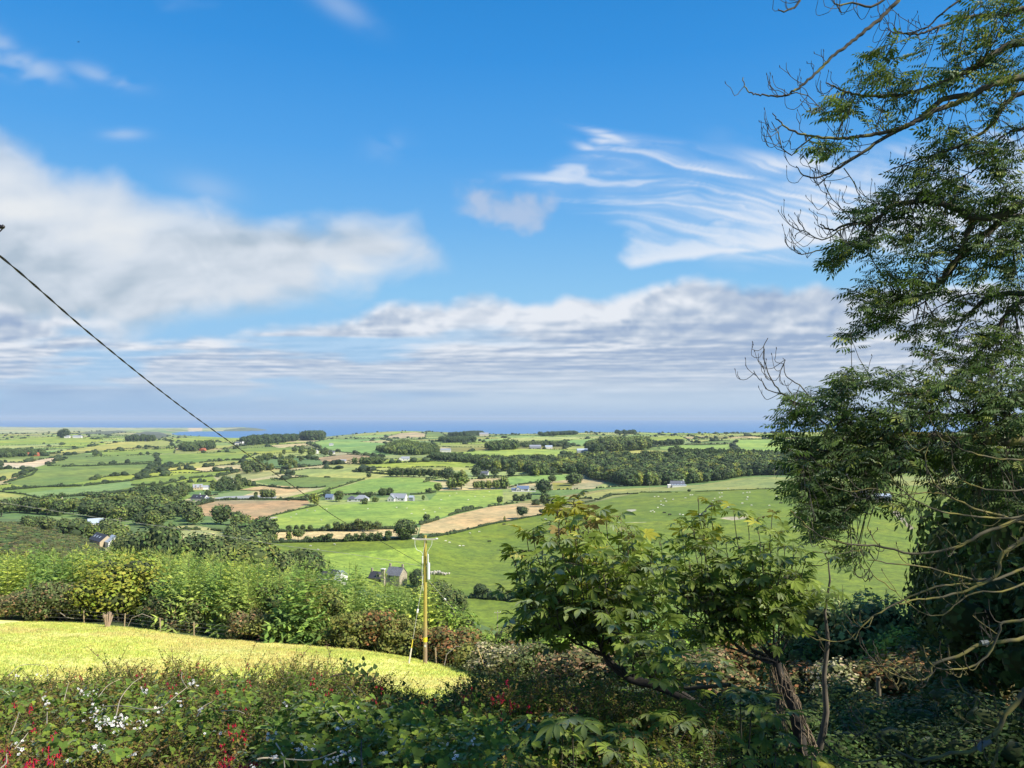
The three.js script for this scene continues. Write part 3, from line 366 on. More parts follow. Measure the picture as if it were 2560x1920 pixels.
for (const [k, o] of Object.entries({
  round: [11, 12, 13, 14].map((s, i) => [{ w: [0.95, 0.85, 1.1, 0.9][i], y0: 0.14, lumps: 11 }, 0.2, 0.03, s]),
  open: [21, 22].map((s) => [{ w: 1.05, y0: 0.36, lumps: 9, n: 40, size: 0.055, flat: 0.8 }, 0.36, 0.028, s]),
  tall: [31, 32].map((s) => [{ w: 0.55, y0: 0.1, lumps: 11 }, 0.2, 0.03, s]),
  bush: [41, 42, 43].map((s, i) => [{ w: [1.4, 1.7, 1.2][i], y0: -0.15, lumps: 8, n: 42, size: 0.085 }, 0.15, 0.03, s]),
  near: [61, 62, 63].map((s, i) => [{ w: [0.95, 0.85, 1.05][i], y0: 0.12, lumps: 17, n: 120, size: 0.036 }, 0.2, 0.03, s]),
  fir: [51, 52].map((s) => [{ w: 0.55, y0: 0.06, lumps: 14, n: 36, size: 0.055, cone: 1 }, 0.15, 0.025, s]),
})) KIND[k] = o.map(([c, h, r0, s]) => ({ crown: crownGeo(s, c), trunk: trunkGeo(s + 5, h, r0, k === 'bush' || k === 'fir' ? 0 : 3, c.w) }));
const treeRng = rngOf(99);
const PROTO = {};
function tree(kind, pos, h, wide, tint, label, group, category) {
  const list = KIND[kind], i = Math.floor(treeRng() * list.length), key = kind + i, cat = category ?? (kind === 'bush' ? 'bush' : 'tree');
  if (!PROTO[key]) { const g = PROTO[key] = new THREE.Group(); mesh('trunk', list[i].trunk, M.bark, g); mesh('crown', list[i].crown, M.leaf[0], g); }
  const t = PROTO[key].clone(); t.name = numbered({ round: 'broadleaf_tree', near: 'broadleaf_tree', open: 'spreading_tree', tall: 'tall_tree', bush: 'bush', fir: 'conifer_tree' }[kind]);
  t.children[1].material = M.leaf[tint]; t.position.set(pos[0], pos[1] - h * 0.02, pos[2]); t.rotation.y = treeRng() * 6.28; t.scale.set(h * wide, h, h * wide); scene.add(t);
  return tag(t, label, cat, group);
}
const px2m = (p, n) => n * -p[2] / F;
// rows of trees: [u, foot v, height in px, kind, tint, width]
function row(list, words, anchor, group) { list.forEach(([u, v, h, kind = 'round', tint = 0, wide = 1], k) => { const p = hit(u, v, 120); tree(kind, p, px2m(p, h), wide, tint, `${ORD[k]} ${kind === 'bush' ? 'bush' : 'tree'} from ${anchor} in the ${words}`, group); }); }
row([[943, 1328, 24, 'open', 0], [920, 1328, 26], [897, 1328, 33, 'tall', 0, 1.5], [877, 1328, 22, 'round', 1], [858, 1328, 22], [842, 1328, 24, 'round', 1], [819, 1327, 18, 'round', 1], [776, 1329, 17, 'round', 1], [757, 1328, 17, 'round', 1], [741, 1328, 16, 'round', 4], [722, 1328, 15, 'round', 1], [690, 1329, 17, 'round', 1], [657, 1330, 17, 'round', 4]], 'hedgerow between sheep field and pale stubble strip', 'the big oak', 'trees in the hedgerow above the stubble strip');
row([[970, 1352, 28, 'tall', 1, 1.2], [947, 1352, 21, 'round', 1], [928, 1352, 20, 'bush', 1], [908, 1352, 21, 'round', 0], [889, 1352, 18, 'bush', 1], [869, 1353, 19, 'bush', 1], [823, 1354, 21, 'open', 1], [806, 1354, 17, 'round', 1], [796, 1354, 14], [768, 1354, 13, 'bush'], [745, 1352, 29, 'open', 2], [722, 1353, 26, 'tall', 2], [689, 1354, 20, 'tall', 2], [668, 1354, 16]], 'lower hedgerow under the pale stubble strip', 'the big oak', 'trees in the hedgerow below the stubble strip');
row([[978, 1192, 22], [993, 1192, 24, 'round', 1], [1007, 1192, 22, 'round', 1], [1021, 1192, 23], [1034, 1192, 22, 'round', 1], [1048, 1193, 22], [1062, 1193, 21, 'round', 1], [1076, 1193, 22, 'round', 1], [1090, 1194, 20], [1102, 1194, 19, 'round', 4]], 'dark tree belt above the long green field', 'its bare end', 'trees in the dark belt behind the bungalows');
row([[1192, 1223, 20, 'round', 2], [1206, 1223, 21, 'round', 2], [1222, 1223, 22, 'round', 3, 0.9], [1240, 1223, 23, 'round', 2], [1260, 1222, 30, 'round', 2]], 'pale green line beside the white farmhouse', 'the tall poplars', 'pale trees beside the white farmhouse');
for (const [u, v, h, kind, tint, wide, label] of [
  [1013, 1349, 52, 'near', 1, 1.35, 'big broad oak at the corner of pale stubble and pasture'], [786, 1263, 30, 'round', 3, 1.05, 'yellow green round tree at the corner of the brown field'],
  [848, 1254, 28, 'round', 0, 1, 'round green tree between grey garage and hipped bungalow'], [816, 1245, 15, 'round', 4, 1, 'dark tree behind the small grey garage'], [923, 1246, 16, 'round', 4, 1.3, 'dark low tree behind the hipped roof bungalow'], [957, 1240, 20, 'round', 1, 1.1, 'dark round tree behind the white dormer bungalow'], [974, 1238, 19, 'round', 1, 1, 'round tree touching the gable of the white dormer bungalow'],
  [912, 1260, 15, 'bush', 0, 1.1, 'grey green shrub mound before the hipped roof bungalow'], [938, 1254, 13, 'bush', 2, 1, 'pale garden shrub between the two white bungalows'], [1066, 1304, 19, 'open', 1, 1, 'lone small tree on the edge of the brown stubble slope'], [1058, 1252, 15, 'tall', 0, 1, 'slim garden tree by the yellow lawn near the sheep'], [1072, 1233, 12, 'bush', 1, 1, 'small bush at the end of the long green field'], [1095, 1228, 20, 'round', 2, 1, 'round pale tree standing before the tall poplars'],
  [1153, 1224, 50, 'tall', 2, 1.3, 'tallest poplar standing over the valley fields'], [1130, 1224, 28, 'round', 2, 1.1, 'lower pale tree leaning against the tallest poplar'], [1121, 1203, 34, 'round', 4, 1, 'dark round tree behind the tall poplars'], [1190, 1191, 24, 'round', 4, 1, 'dark tree beside the white two storey house'], [1236, 1189, 20, 'round', 1, 1.2, 'round tree past the white two storey house'], [1279, 1191, 22, 'round', 4, 1, 'dark tree by the hedge at the forest corner'], [922, 1194, 11, 'round', 1, 1.2, 'lone dark bush on the border of two green fields'],
  [1249, 1259, 19, 'round', 1, 1, 'small dark tree at the end of the sheep field'], [1290, 1252, 17, 'bush', 4, 1, 'dark bush below the white farmhouse'], [1306, 1252, 16, 'bush', 4, 1, 'dark bush close under the white farmhouse drive'], [1322, 1248, 15, 'bush', 4, 1, 'dark bush uphill of the farmhouse bushes'], [1360, 1236, 38, 'round', 4, 1.15, 'large dark tree beside the white farmhouse'], [1363, 1265, 32, 'round', 1, 1, 'round tree on the rough slope above the stubble'], [1394, 1263, 19, 'bush', 4, 1.1, 'dark low thicket on the rough slope'], [1340, 1262, 14, 'bush', 1, 1.2, 'scrubby bush at the top of the stubble slope'], [1381, 1206, 19, 'round', 1, 1, 'lone bush in the field below the forest'],
  [1305, 1296, 30, 'open', 4, 1.05, 'lone spreading oak on the stubble edge above the pasture'], [1355, 1288, 16, 'open', 1, 1.1, 'small spreading tree beside the lone oak'], [1261, 1301, 10, 'bush', 3, 0.5, 'small rust brown bush on the bank by the lone oak'], [1723, 1232, 9, 'open', 4, 1, 'single thorn tree on the wall above the grazing sheep'],
  [1200, 1494, 36, 'near', 4, 1.1, 'largest dark bush of the hedge at the pasture foot'], [1222, 1496, 24, 'bush', 1, 1, 'pale lumpy bush in the hedge at the pasture foot'], [1246, 1497, 24, 'bush', 1, 1, 'middle bush in the hedge at the pasture foot'], [1268, 1500, 20, 'round', 0, 1, 'small round bush at the end of the pasture hedge'], [1288, 1504, 20, 'round', 1, 1, 'small dark tree where the pasture hedge reaches the chestnut'],
  [1044, 1470, 46, 'near', 4, 0.9, 'dark tree close behind the stone house gable'], [1096, 1520, 66, 'near', 0, 1.1, 'rounded leafy tree below the rubble heap'], [1140, 1540, 66, 'near', 0, 1, 'rounded leafy tree nearest the small valley pole'], [1060, 1530, 70, 'near', 2, 1, 'light green tree behind the roadside pole'],
  [155, 1244, 13, 'bush', 1, 1.2, 'dark bush on the hedge line over the cream house'], [132, 1269, 30, 'round', 1, 1, 'large round tree beside the cream two gabled house'], [97, 1268, 17, 'tall', 1, 1, 'narrow tree at the foot of the pale field'], [60, 1273, 22, 'round', 1, 1.3, 'broad tree at the foot of the pale field'], [214, 1256, 13, 'round', 1, 1, 'small round tree behind the dark roofed cottage'], [383, 1218, 14, 'round', 4, 1, 'dark tree alone on the green slope'], [236, 1141, 12, 'round', 1, 1, 'small tree on the sloping field far off'], [520, 1240, 14, 'round', 1, 1.1, 'round tree behind the long black roof'],
  [680, 1246, 22, 'round', 0, 0.9, 'slim tree beside the grey yard'], [655, 1246, 21, 'tall', 0, 1, 'feathery narrow tree beside the grey yard'], [666, 1247, 24, 'round', 0, 0.9, 'feathery taller tree in the yard hedge'], [640, 1246, 18, 'tall', 0, 1, 'small feathery tree at the end of the yard hedge'],
]) { const p = hit(u, v, 100); tree(kind, p, px2m(p, h), wide, tint, label); }
// woods along the stream on one side: single trees, too alike to tell apart
function wood(poly, n, seed, hm, kinds, tints, label, group, minGap = 6) {
  const r = rngOf(seed), us = poly.map((p) => p[0]), vs = poly.map((p) => p[1]), u0 = Math.min(...us), u1 = Math.max(...us), v0 = Math.min(...vs), v1 = Math.max(...vs), got = [];
  for (let k = 0; k < n * 30 && got.length < n; k++) { const u = lerp(u0, u1, r()), v = lerp(v0, v1, r()); if (!inside(poly, u, v)) continue; const p = hit(u, v, 120); if (got.some((q) => Math.hypot(q[0] - p[0], (q[2] - p[2]) * 0.6) < minGap)) continue; got.push(p); tree(kinds[Math.floor(r() * kinds.length)], p, lerp(hm[0], hm[1], r()), 0.95 + 0.35 * r(), tints[Math.floor(r() * tints.length)], label, group); }
}
wood([[0, 1296], [0, 1278], [90, 1272], [170, 1276], [215, 1268], [260, 1262], [330, 1258], [420, 1262], [440, 1268], [470, 1288], [560, 1302], [620, 1306], [600, 1316], [520, 1314], [430, 1316], [380, 1322], [330, 1316], [300, 1310], [240, 1302], [190, 1292], [110, 1290]], 74, 301, [9, 14], ['round', 'round', 'open'], [0, 1, 1, 4, 2], 'leafy green tree in the crowded wood along the valley stream', 'trees of the wood along the valley stream', 7);
wood([[270, 1258], [330, 1240], [430, 1228], [470, 1232], [470, 1246], [440, 1258], [340, 1266]], 26, 302, [8, 13], ['round', 'round'], [1, 1, 4, 0], 'dark tree in the wood around the white hillside houses', 'trees around the white hillside houses', 7);
wood([[560, 1232], [620, 1226], [650, 1200], [600, 1196], [560, 1206], [530, 1210], [530, 1236]], 18, 303, [8, 12], ['round', 'tall', 'round'], [1, 0, 1, 4], 'dark tree in the clump beside the blue roofed bungalow', 'trees beside the blue roofed bungalow', 7);
wood([[570, 1352], [600, 1330], [660, 1336], [670, 1362], [640, 1392], [600, 1400], [560, 1380]], 18, 304, [8, 13], ['round', 'open', 'round'], [0, 1, 0, 2], 'leafy tree in the belt running down to the hay field', 'trees in the belt by the hay field', 7);
wood([[230, 1352], [265, 1338], [300, 1346], [290, 1368], [262, 1352], [240, 1372]], 7, 305, [7, 9.5], ['round'], [0, 2, 2], 'bright green tree between the white house and brown roofed house', 'trees between the two houses by the hay field', 5);
wood([[190, 1345], [230, 1330], [225, 1310], [150, 1318], [60, 1305], [60, 1318], [130, 1335]], 16, 306, [5, 8], ['round', 'bush'], [0, 1, 1], 'bushy tree on the slope between heath and grass field', 'bushy trees above the heath', 6);
wood([[600, 1168], [640, 1150], [760, 1120], [830, 1124], [850, 1140], [800, 1150], [740, 1160], [760, 1172], [690, 1176], [620, 1190]], 46, 307, [9, 15], ['round', 'round', 'tall'], [1, 0, 2, 1], 'tree in the large mixed copse beyond the yellow field', 'trees of the mixed copse beyond the yellow field', 9);
for (const [u, d, h, kind, tint, w, label] of [[352, 205, 10.5, 'near', 1, 0.9, 'dark leafy tree rising out of the spruces before the hay field'], [410, 190, 13, 'near', 1, 0.85, 'tallest dark tree rising out of the spruces before the hay field'], [462, 180, 10, 'fir', 2, 1.2, 'feathery pale conifer behind the spruces'], [488, 200, 11, 'near', 4, 1, 'narrow tree beside the feathery pale conifer'], [533, 195, 11, 'near', 0, 0.85, 'bright topped tree rising behind the spruces'], [577, 200, 10, 'near', 0, 1, 'rounded tree before the hay field corner'], [640, 190, 10.5, 'near', 2, 1.3, 'pale feathery tree behind the spruce tops'], [700, 190, 8.5, 'near', 0, 1, 'low leafy tree between feathery tree and domed tree'], [762, 200, 10.5, 'near', 1, 1.15, 'large domed tree behind the spruces near the pale shed'], [310, 240, 8, 'near', 0, 1, 'small tree at the foot of the tan slope'], [660, 230, 9, 'near', 1, 1.1, 'dark tree behind the pale feathery tree'], [725, 225, 9, 'near', 1, 1.2, 'dark tree behind the large domed tree']]) tree(kind, ground(u, d), h, w, tint, label);
// the forest belt on the other side: its near edge tree by tree, the mass behind as one wood
const BELT = [[1340, 1192], [1400, 1184], [1470, 1186], [1480, 1200], [1570, 1216], [1620, 1215], [1700, 1212], [1780, 1204], [1900, 1188], [2100, 1188], [2400, 1180], [2400, 1150], [2050, 1148], [1930, 1152], [1800, 1156], [1560, 1150], [1440, 1150], [1400, 1160], [1300, 1160], [1200, 1166], [1200, 1176], [1300, 1180]];
wood([[1440, 1216], [1470, 1200], [1570, 1214], [1640, 1212], [1720, 1208], [1790, 1202], [1900, 1187], [2060, 1187], [2060, 1180], [1890, 1179], [1780, 1192], [1700, 1198], [1560, 1204], [1480, 1192], [1420, 1214]], 44, 310, [11, 16], ['round', 'round', 'fir'], [1, 4, 1, 4, 0], 'dark broadleaf tree on the near edge of the forest belt', 'trees on the near edge of the forest belt', 7);
function massOf(name, label, spots, kind, tints, seed) {        // too many to count: copies of one crown in one object
  const r = rngOf(seed), m = new THREE.InstancedMesh(KIND[kind][Math.floor(r() * KIND[kind].length)].crown, M.leaf[0], spots.length), q = new THREE.Object3D(), c = new THREE.Color();
  spots.forEach(([x, y, z, h, w], i) => { q.position.set(x, y - h * 0.06, z); q.rotation.y = r() * 6.28; q.scale.set(h * w, h, h * w); q.updateMatrix(); m.setMatrixAt(i, q.matrix); const t = tints[Math.floor(r() * tints.length)], k = 0.8 + 0.4 * r(); m.setColorAt(i, c.setRGB(t[0] * k, t[1] * k, t[2] * k)); });
  m.name = numbered(name); m.castShadow = m.receiveShadow = true; m.userData.kind = 'stuff'; m.userData.label = label; scene.add(m); return m;
}
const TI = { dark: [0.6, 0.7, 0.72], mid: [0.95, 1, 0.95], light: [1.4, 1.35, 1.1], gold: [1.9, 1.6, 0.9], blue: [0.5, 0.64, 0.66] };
function spotsIn(poly, gap, h, w, seed) { const r = rngOf(seed), xz = outline(poly), xs = xz.map((p) => p[0]), zs = xz.map((p) => p[1]), out = [], x0 = Math.min(...xs), x1 = Math.max(...xs), z0 = Math.min(...zs), z1 = Math.max(...zs); for (let z = z0; z < z1; z += gap) for (let x = x0; x < x1; x += gap) { const a = x + (r() - 0.5) * gap * 0.9, b = z + (r() - 0.5) * gap * 0.9; if (inside(xz, a, b)) out.push([a, G(a, b), b, lerp(h[0], h[1], r()), lerp(w[0], w[1], r())]); } return out; }
massOf('woodland', 'dark mixed forest belt behind the sheep hill', spotsIn(BELT, 9, [8, 18], [0.8, 1.5], 1), 'round', [TI.dark, TI.mid, TI.dark, TI.light, TI.blue, TI.dark, TI.gold], 401);
massOf('conifer_woodland', 'dark conifer plantation at the top of the forest belt', spotsIn([[1690, 1150], [1800, 1156], [1850, 1152], [1930, 1156], [1990, 1154], [1990, 1148], [1840, 1143], [1700, 1141]], 6, [13, 18], [0.75, 0.95], 2), 'fir', [TI.blue, TI.dark], 402);
for (const [poly, gap, h, lab, seed, ti] of [
  [[[1470, 1125], [1500, 1118], [1620, 1114], [1622, 1124], [1540, 1130], [1480, 1130]], 13, [16, 26], 'dark copse standing on the green ridge beyond the forest', 3, [TI.mid, TI.dark, TI.light]], [[[1466, 1130], [1512, 1128], [1512, 1133], [1470, 1133]], 12, [14, 20], 'dense copse with pointed trees below the ridge copse', 4, [TI.dark]], [[[1614, 1114], [1660, 1111], [1710, 1109], [1708, 1112], [1640, 1115]], 12, [9, 13], 'dark tree line beside the ridge copse', 5, [TI.dark]], [[[1664, 1133], [1704, 1131], [1700, 1135], [1668, 1136]], 10, [9, 14], 'dark clump in the yellow field beyond the forest', 6, [TI.dark, TI.mid]],
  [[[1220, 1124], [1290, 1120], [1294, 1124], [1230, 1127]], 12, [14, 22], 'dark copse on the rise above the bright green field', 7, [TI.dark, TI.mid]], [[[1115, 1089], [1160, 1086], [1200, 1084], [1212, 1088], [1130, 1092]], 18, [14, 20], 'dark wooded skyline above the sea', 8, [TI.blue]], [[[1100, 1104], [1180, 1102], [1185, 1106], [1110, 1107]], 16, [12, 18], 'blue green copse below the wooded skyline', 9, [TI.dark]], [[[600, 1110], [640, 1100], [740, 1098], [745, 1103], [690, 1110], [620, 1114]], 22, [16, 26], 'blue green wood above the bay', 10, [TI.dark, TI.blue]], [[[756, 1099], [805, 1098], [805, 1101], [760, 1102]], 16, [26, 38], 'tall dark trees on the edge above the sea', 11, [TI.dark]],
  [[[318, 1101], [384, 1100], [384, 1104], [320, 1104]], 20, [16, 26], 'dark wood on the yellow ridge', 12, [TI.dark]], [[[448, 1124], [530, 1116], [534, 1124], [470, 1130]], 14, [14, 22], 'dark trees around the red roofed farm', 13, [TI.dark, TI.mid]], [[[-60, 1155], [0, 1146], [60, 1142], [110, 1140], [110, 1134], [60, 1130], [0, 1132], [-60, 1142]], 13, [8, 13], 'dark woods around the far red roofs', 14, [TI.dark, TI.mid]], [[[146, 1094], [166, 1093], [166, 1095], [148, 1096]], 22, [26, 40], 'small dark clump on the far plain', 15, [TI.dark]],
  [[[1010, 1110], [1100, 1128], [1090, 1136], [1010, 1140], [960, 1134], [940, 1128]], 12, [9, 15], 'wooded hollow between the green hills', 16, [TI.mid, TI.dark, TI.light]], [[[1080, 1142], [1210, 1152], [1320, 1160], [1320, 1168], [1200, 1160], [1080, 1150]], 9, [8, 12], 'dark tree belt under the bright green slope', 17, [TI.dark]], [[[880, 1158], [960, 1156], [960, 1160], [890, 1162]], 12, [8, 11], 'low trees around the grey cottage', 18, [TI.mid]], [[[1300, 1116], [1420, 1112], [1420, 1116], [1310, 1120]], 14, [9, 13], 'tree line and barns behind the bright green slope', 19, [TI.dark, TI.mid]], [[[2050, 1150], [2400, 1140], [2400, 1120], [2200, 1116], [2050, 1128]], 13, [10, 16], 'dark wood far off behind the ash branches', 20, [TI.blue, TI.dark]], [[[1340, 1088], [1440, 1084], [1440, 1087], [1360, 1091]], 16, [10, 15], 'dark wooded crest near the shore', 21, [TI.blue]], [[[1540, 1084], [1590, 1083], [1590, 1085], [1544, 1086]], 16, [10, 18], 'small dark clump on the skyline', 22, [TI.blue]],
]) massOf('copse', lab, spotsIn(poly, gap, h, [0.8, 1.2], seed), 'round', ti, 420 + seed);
// hedges one by one: line in photograph coordinates, height in metres
function hedge(uv, h, label, tint = 1, gaps = 0) {
  const r = rngOf(Math.floor(uv[0][0] * 31 + uv[0][1] * 7)), b = new MB(), pts = []; for (let k = 0; k < uv.length - 1; k++) for (let s = 0; s < 8; s++) pts.push(hit(lerp(uv[k][0], uv[k + 1][0], s / 8), lerp(uv[k][1], uv[k + 1][1], s / 8), 120));
  const o = pts[0].slice(), step = h * 0.55; let carry = 0;
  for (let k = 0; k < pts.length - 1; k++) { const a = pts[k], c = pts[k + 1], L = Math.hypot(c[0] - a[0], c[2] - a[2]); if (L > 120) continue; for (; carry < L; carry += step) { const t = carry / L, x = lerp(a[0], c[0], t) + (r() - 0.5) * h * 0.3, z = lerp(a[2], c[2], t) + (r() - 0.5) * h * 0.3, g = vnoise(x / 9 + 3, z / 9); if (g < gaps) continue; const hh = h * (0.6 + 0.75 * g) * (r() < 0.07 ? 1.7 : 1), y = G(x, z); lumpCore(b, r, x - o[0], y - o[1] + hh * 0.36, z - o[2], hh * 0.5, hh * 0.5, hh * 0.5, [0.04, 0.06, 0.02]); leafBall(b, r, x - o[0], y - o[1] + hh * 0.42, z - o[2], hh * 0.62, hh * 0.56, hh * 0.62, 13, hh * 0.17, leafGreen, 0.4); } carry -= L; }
  const m = mesh('hedge', b.geo(), M.leaf[tint]); m.position.set(...o); return tag(m, label, 'hedge');
}
for (const [uv, h, label, tint, gaps] of [
  [[[640, 1331], [760, 1329], [980, 1323], [1048, 1319]], 2.2, 'low dark hedge under the trees above the stubble strip', 4], [[[600, 1362], [700, 1357], [850, 1354], [1060, 1346]], 2.2, 'dark hedge bank under the pale stubble strip', 4], [[[1048, 1347], [1130, 1335], [1223, 1312], [1300, 1298], [1380, 1282]], 1.5, 'dark bank between brown stubble and the sheep hill', 4],
  [[[1050, 1312], [1087, 1302], [1138, 1284], [1190, 1272]], 2.4, 'bushy hedge along the top of the brown stubble', 1, 0.3], [[[1190, 1272], [1258, 1262], [1300, 1256]], 1.8, 'low bank hedge beneath the farmhouse field', 1, 0.3], [[[720, 1252], [790, 1236], [880, 1207], [916, 1197]], 1.8, 'straight hedge dividing two green fields above the bungalows', 1], [[[796, 1240], [870, 1236], [960, 1238], [1050, 1236], [1096, 1230]], 2, 'garden hedge behind the row of white bungalows', 1, 0.25],
  [[[640, 1302], [690, 1288], [740, 1276], [800, 1263]], 1.3, 'thin hedge between brown field and sheep field', 1], [[[520, 1252], [600, 1250], [700, 1249], [780, 1252]], 2.6, 'dark hedge along the top of the brown field', 4], [[[455, 1274], [500, 1262], [540, 1253]], 4, 'thick dark hedge below the black roofed bungalow', 4], [[[640, 1213], [720, 1222], [800, 1219], [816, 1216]], 2.2, 'dark bushy hedge between tan field and green slope', 4], [[[596, 1226], [650, 1227], [690, 1232]], 1, 'thin hedge along the lower tan field', 4], [[[560, 1316], [640, 1312], [700, 1300]], 1.4, 'thin bank beside the farm track', 1, 0.3],
  [[[10, 1208], [80, 1188], [95, 1173]], 2, 'hedge climbing between the pale and dark green fields', 4], [[[0, 1230], [60, 1236], [104, 1247]], 1.4, 'thin hedge over the pale field', 4], [[[10, 1226], [60, 1222], [110, 1218], [200, 1216], [330, 1202], [350, 1190], [400, 1178]], 3, 'long bushy hedge across the hillside pastures', 4, 0.2], [[[112, 1246], [170, 1242], [230, 1239], [290, 1232], [345, 1226]], 4, 'dark hedge of thorn bushes above the cream house', 4, 0.15], [[[330, 1214], [400, 1214], [460, 1198], [560, 1188], [600, 1180]], 3, 'bushy hedge on the green slope over the houses', 1, 0.35], [[[120, 1165], [220, 1166], [300, 1162], [400, 1158]], 2.5, 'dark hedge along the upper edge of the dark field', 4, 0.2], [[[340, 1190], [420, 1172], [480, 1160], [560, 1150], [620, 1150]], 3.4, 'broken hedge of bushes beside the yellow strip', 1, 0.35],
  [[[120, 1316], [160, 1316], [240, 1312]], 2, 'bushy hedge along the bottom of the small meadow', 1, 0.2], [[[300, 1332], [400, 1327], [520, 1324], [560, 1330]], 1.6, 'rough grass bank across the top of the hay field', 1, 0.4], [[[256, 1327], [300, 1340]], 1.6, 'clipped dark hedge below the white gabled house', 4],
  [[[1185, 1192], [1240, 1192], [1290, 1190], [1420, 1186]], 2.6, 'long dark hedge in front of the forest corner', 4], [[[1220, 1212], [1262, 1222], [1300, 1212], [1350, 1206]], 2, 'dark hedge behind the white farmhouse', 4, 0.2], [[[1060, 1206], [1085, 1198], [1108, 1194]], 2.6, 'curved clipped hedge before the dark tree belt', 0], [[[880, 1178], [940, 1184], [985, 1188]], 2.4, 'bushy hedge on the yellow meadow', 1, 0.25], [[[1400, 1252], [1470, 1246], [1500, 1250], [1440, 1262], [1400, 1262]], 1.4, 'patchy scrub on the rough slope above the hill', 1, 0.35], [[[1498, 1250], [1530, 1238], [1560, 1236], [1600, 1234]], 1.6, 'dark scrubby bank at the top of the sheep hill', 4, 0.1], [[[1600, 1231], [1700, 1231], [1800, 1227], [1900, 1223], [2020, 1221]], 0.7, 'low stone bank along the crest of the sheep hill', 1, 0.25],
  [[[1622, 1119], [1700, 1113], [1830, 1111]], 2.2, 'dark hedge along the far bright field', 4], [[[1850, 1099], [1960, 1098], [2060, 1096]], 2.2, 'hedge line over the brightest far field', 4], [[[1840, 1080], [1880, 1090], [1950, 1099]], 3, 'dark hedge slanting down from the skyline', 4], [[[1714, 1086], [1760, 1098]], 3, 'short dark hedge slanting on the far slope', 4], [[[1180, 1495], [1240, 1499], [1300, 1505]], 2, 'dark base of the hedge at the pasture foot', 4],
]) hedge(uv, h, label, tint, gaps);
{ // the far network of field banks with their bushes, reading as one mass
  const r = rngOf(61), spots = [], lines = [...LATTICE_EDGES.map((e) => [e, 0]), ...FIELD_XZ.flatMap(([p]) => p.map((q, k) => [[q, p[(k + 1) % p.length]], 1]))];
  for (const [[a, b], own] of lines) {
    const d = -(a[1] + b[1]) / 2, L = Math.hypot(a[0] - b[0], a[1] - b[1]); if (d < (own ? 1050 : 700) || d > 7500 || L > 700 || Math.abs(a[0]) > d * 0.85) continue;
    const gap = Math.max(3.2, d * 0.0022), n = Math.ceil(L / gap), lush = r();
    for (let k = 0; k < n; k++) { const t = (k + r()) / n, x = lerp(a[0], b[0], t) + (r() - 0.5) * 2, z = lerp(a[1], b[1], t) + (r() - 0.5) * 2; if (!own && FIELD_XZ.some(([p]) => inside(p, x, z))) continue; if (vnoise(x / 40, z / 40) < 0.36) continue; const y = G(x, z); if (y < 3) continue; spots.push([x, y, z, (r() < 0.03 + 0.07 * lush ? 5 + 5 * r() : 1.1 + 1.4 * r()), 0.9 + 0.9 * r()]); }
  }
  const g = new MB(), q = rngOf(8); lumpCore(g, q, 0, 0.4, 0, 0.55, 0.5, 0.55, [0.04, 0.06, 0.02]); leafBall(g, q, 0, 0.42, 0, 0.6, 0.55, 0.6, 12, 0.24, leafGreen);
  KIND.far = [{ crown: g.geo() }];
  massOf('hedgerow_network', 'far network of dark field hedges and hedge trees', spots, 'far', [TI.dark, TI.mid, TI.dark, TI.blue], 450);
}
{ // heath and gorse on the near shoulder of the hill
  const sp = spotsIn([[-200, 1395], [-200, 1300], [0, 1308], [60, 1308], [160, 1326], [200, 1345], [260, 1380], [260, 1400]], 1.7, [0.7, 1.6], [1.1, 1.9], 31);
  massOf('heather_scrub', 'brown heather and gorse covering the shoulder of the hill', sp, 'far', [[1.6, 0.95, 1.2], [1.0, 0.95, 0.9], [1.3, 1.0, 1.0], [0.9, 1.05, 0.8], [1.9, 1.45, 1.1]], 451);
}
// ---------------------------------------------------------------- houses, farms, poles and animals in the valley
const HM = { white: mat([0.62, 0.61, 0.58], 0.85), cream: mat([0.55, 0.48, 0.36], 0.85), beige: mat([0.42, 0.34, 0.23], 0.85), stone: null, slate: mat([0.09, 0.1, 0.13], 0.6), blue: mat([0.12, 0.17, 0.27], 0.6), grey: mat([0.26, 0.28, 0.32], 0.6), tin: mat([0.36, 0.42, 0.5], 0.45), dark: mat([0.045, 0.045, 0.055], 0.6), red: mat([0.42, 0.13, 0.07], 0.8), pane: mat([0.03, 0.035, 0.045], 0.15), wood: mat([0.12, 0.07, 0.04], 0.7) };
{ const W = 128, a = new Uint8Array(W * W * 4), q = new Uint8Array(W * W * 4); for (let j = 0; j < W; j++) for (let i = 0; i < W; i++) { const o = (j * W + i) * 4, n = vnoise(i / 3.2, j / 2.1), m = vnoise(i / 17 + 9, j / 13), k = 120 + 70 * n + 40 * (m - 0.5); a.set([k * 1.02, k * 0.96, k * 0.84, 255], o); const s = 70 + 40 * vnoise(i / 2, j / 7) + 24 * m; q.set([s, s * 1.02, s * 1.1, 255], o); } const T = (d) => { const t = new THREE.DataTexture(d, W, W); t.colorSpace = THREE.SRGBColorSpace; t.wrapS = t.wrapT = THREE.RepeatWrapping; t.magFilter = THREE.LinearFilter; t.needsUpdate = true; return t; }; HM.stone = new THREE.MeshStandardMaterial({ map: T(a), roughness: 0.95 }); HM.oldSlate = new THREE.MeshStandardMaterial({ map: T(q), roughness: 0.7 }); }
function withUv(g, s = 0.25) { const p = g.attributes.position, n = g.attributes.normal, uv = []; for (let i = 0; i < p.count; i++) { const ax = Math.abs(n.getX(i)) > 0.6; uv.push((ax ? p.getZ(i) : p.getX(i)) * s, p.getY(i) * s + (Math.abs(n.getY(i)) > 0.9 ? p.getZ(i) * s : 0)); } g.setAttribute('uv', new THREE.Float32BufferAttribute(uv, 2)); return g; }
const C1 = [1, 1, 1];
const boxGeo = (x, y, z, sx, sy, sz) => { const g = new THREE.BoxGeometry(sx, sy, sz); g.translate(x, y, z); return g; };
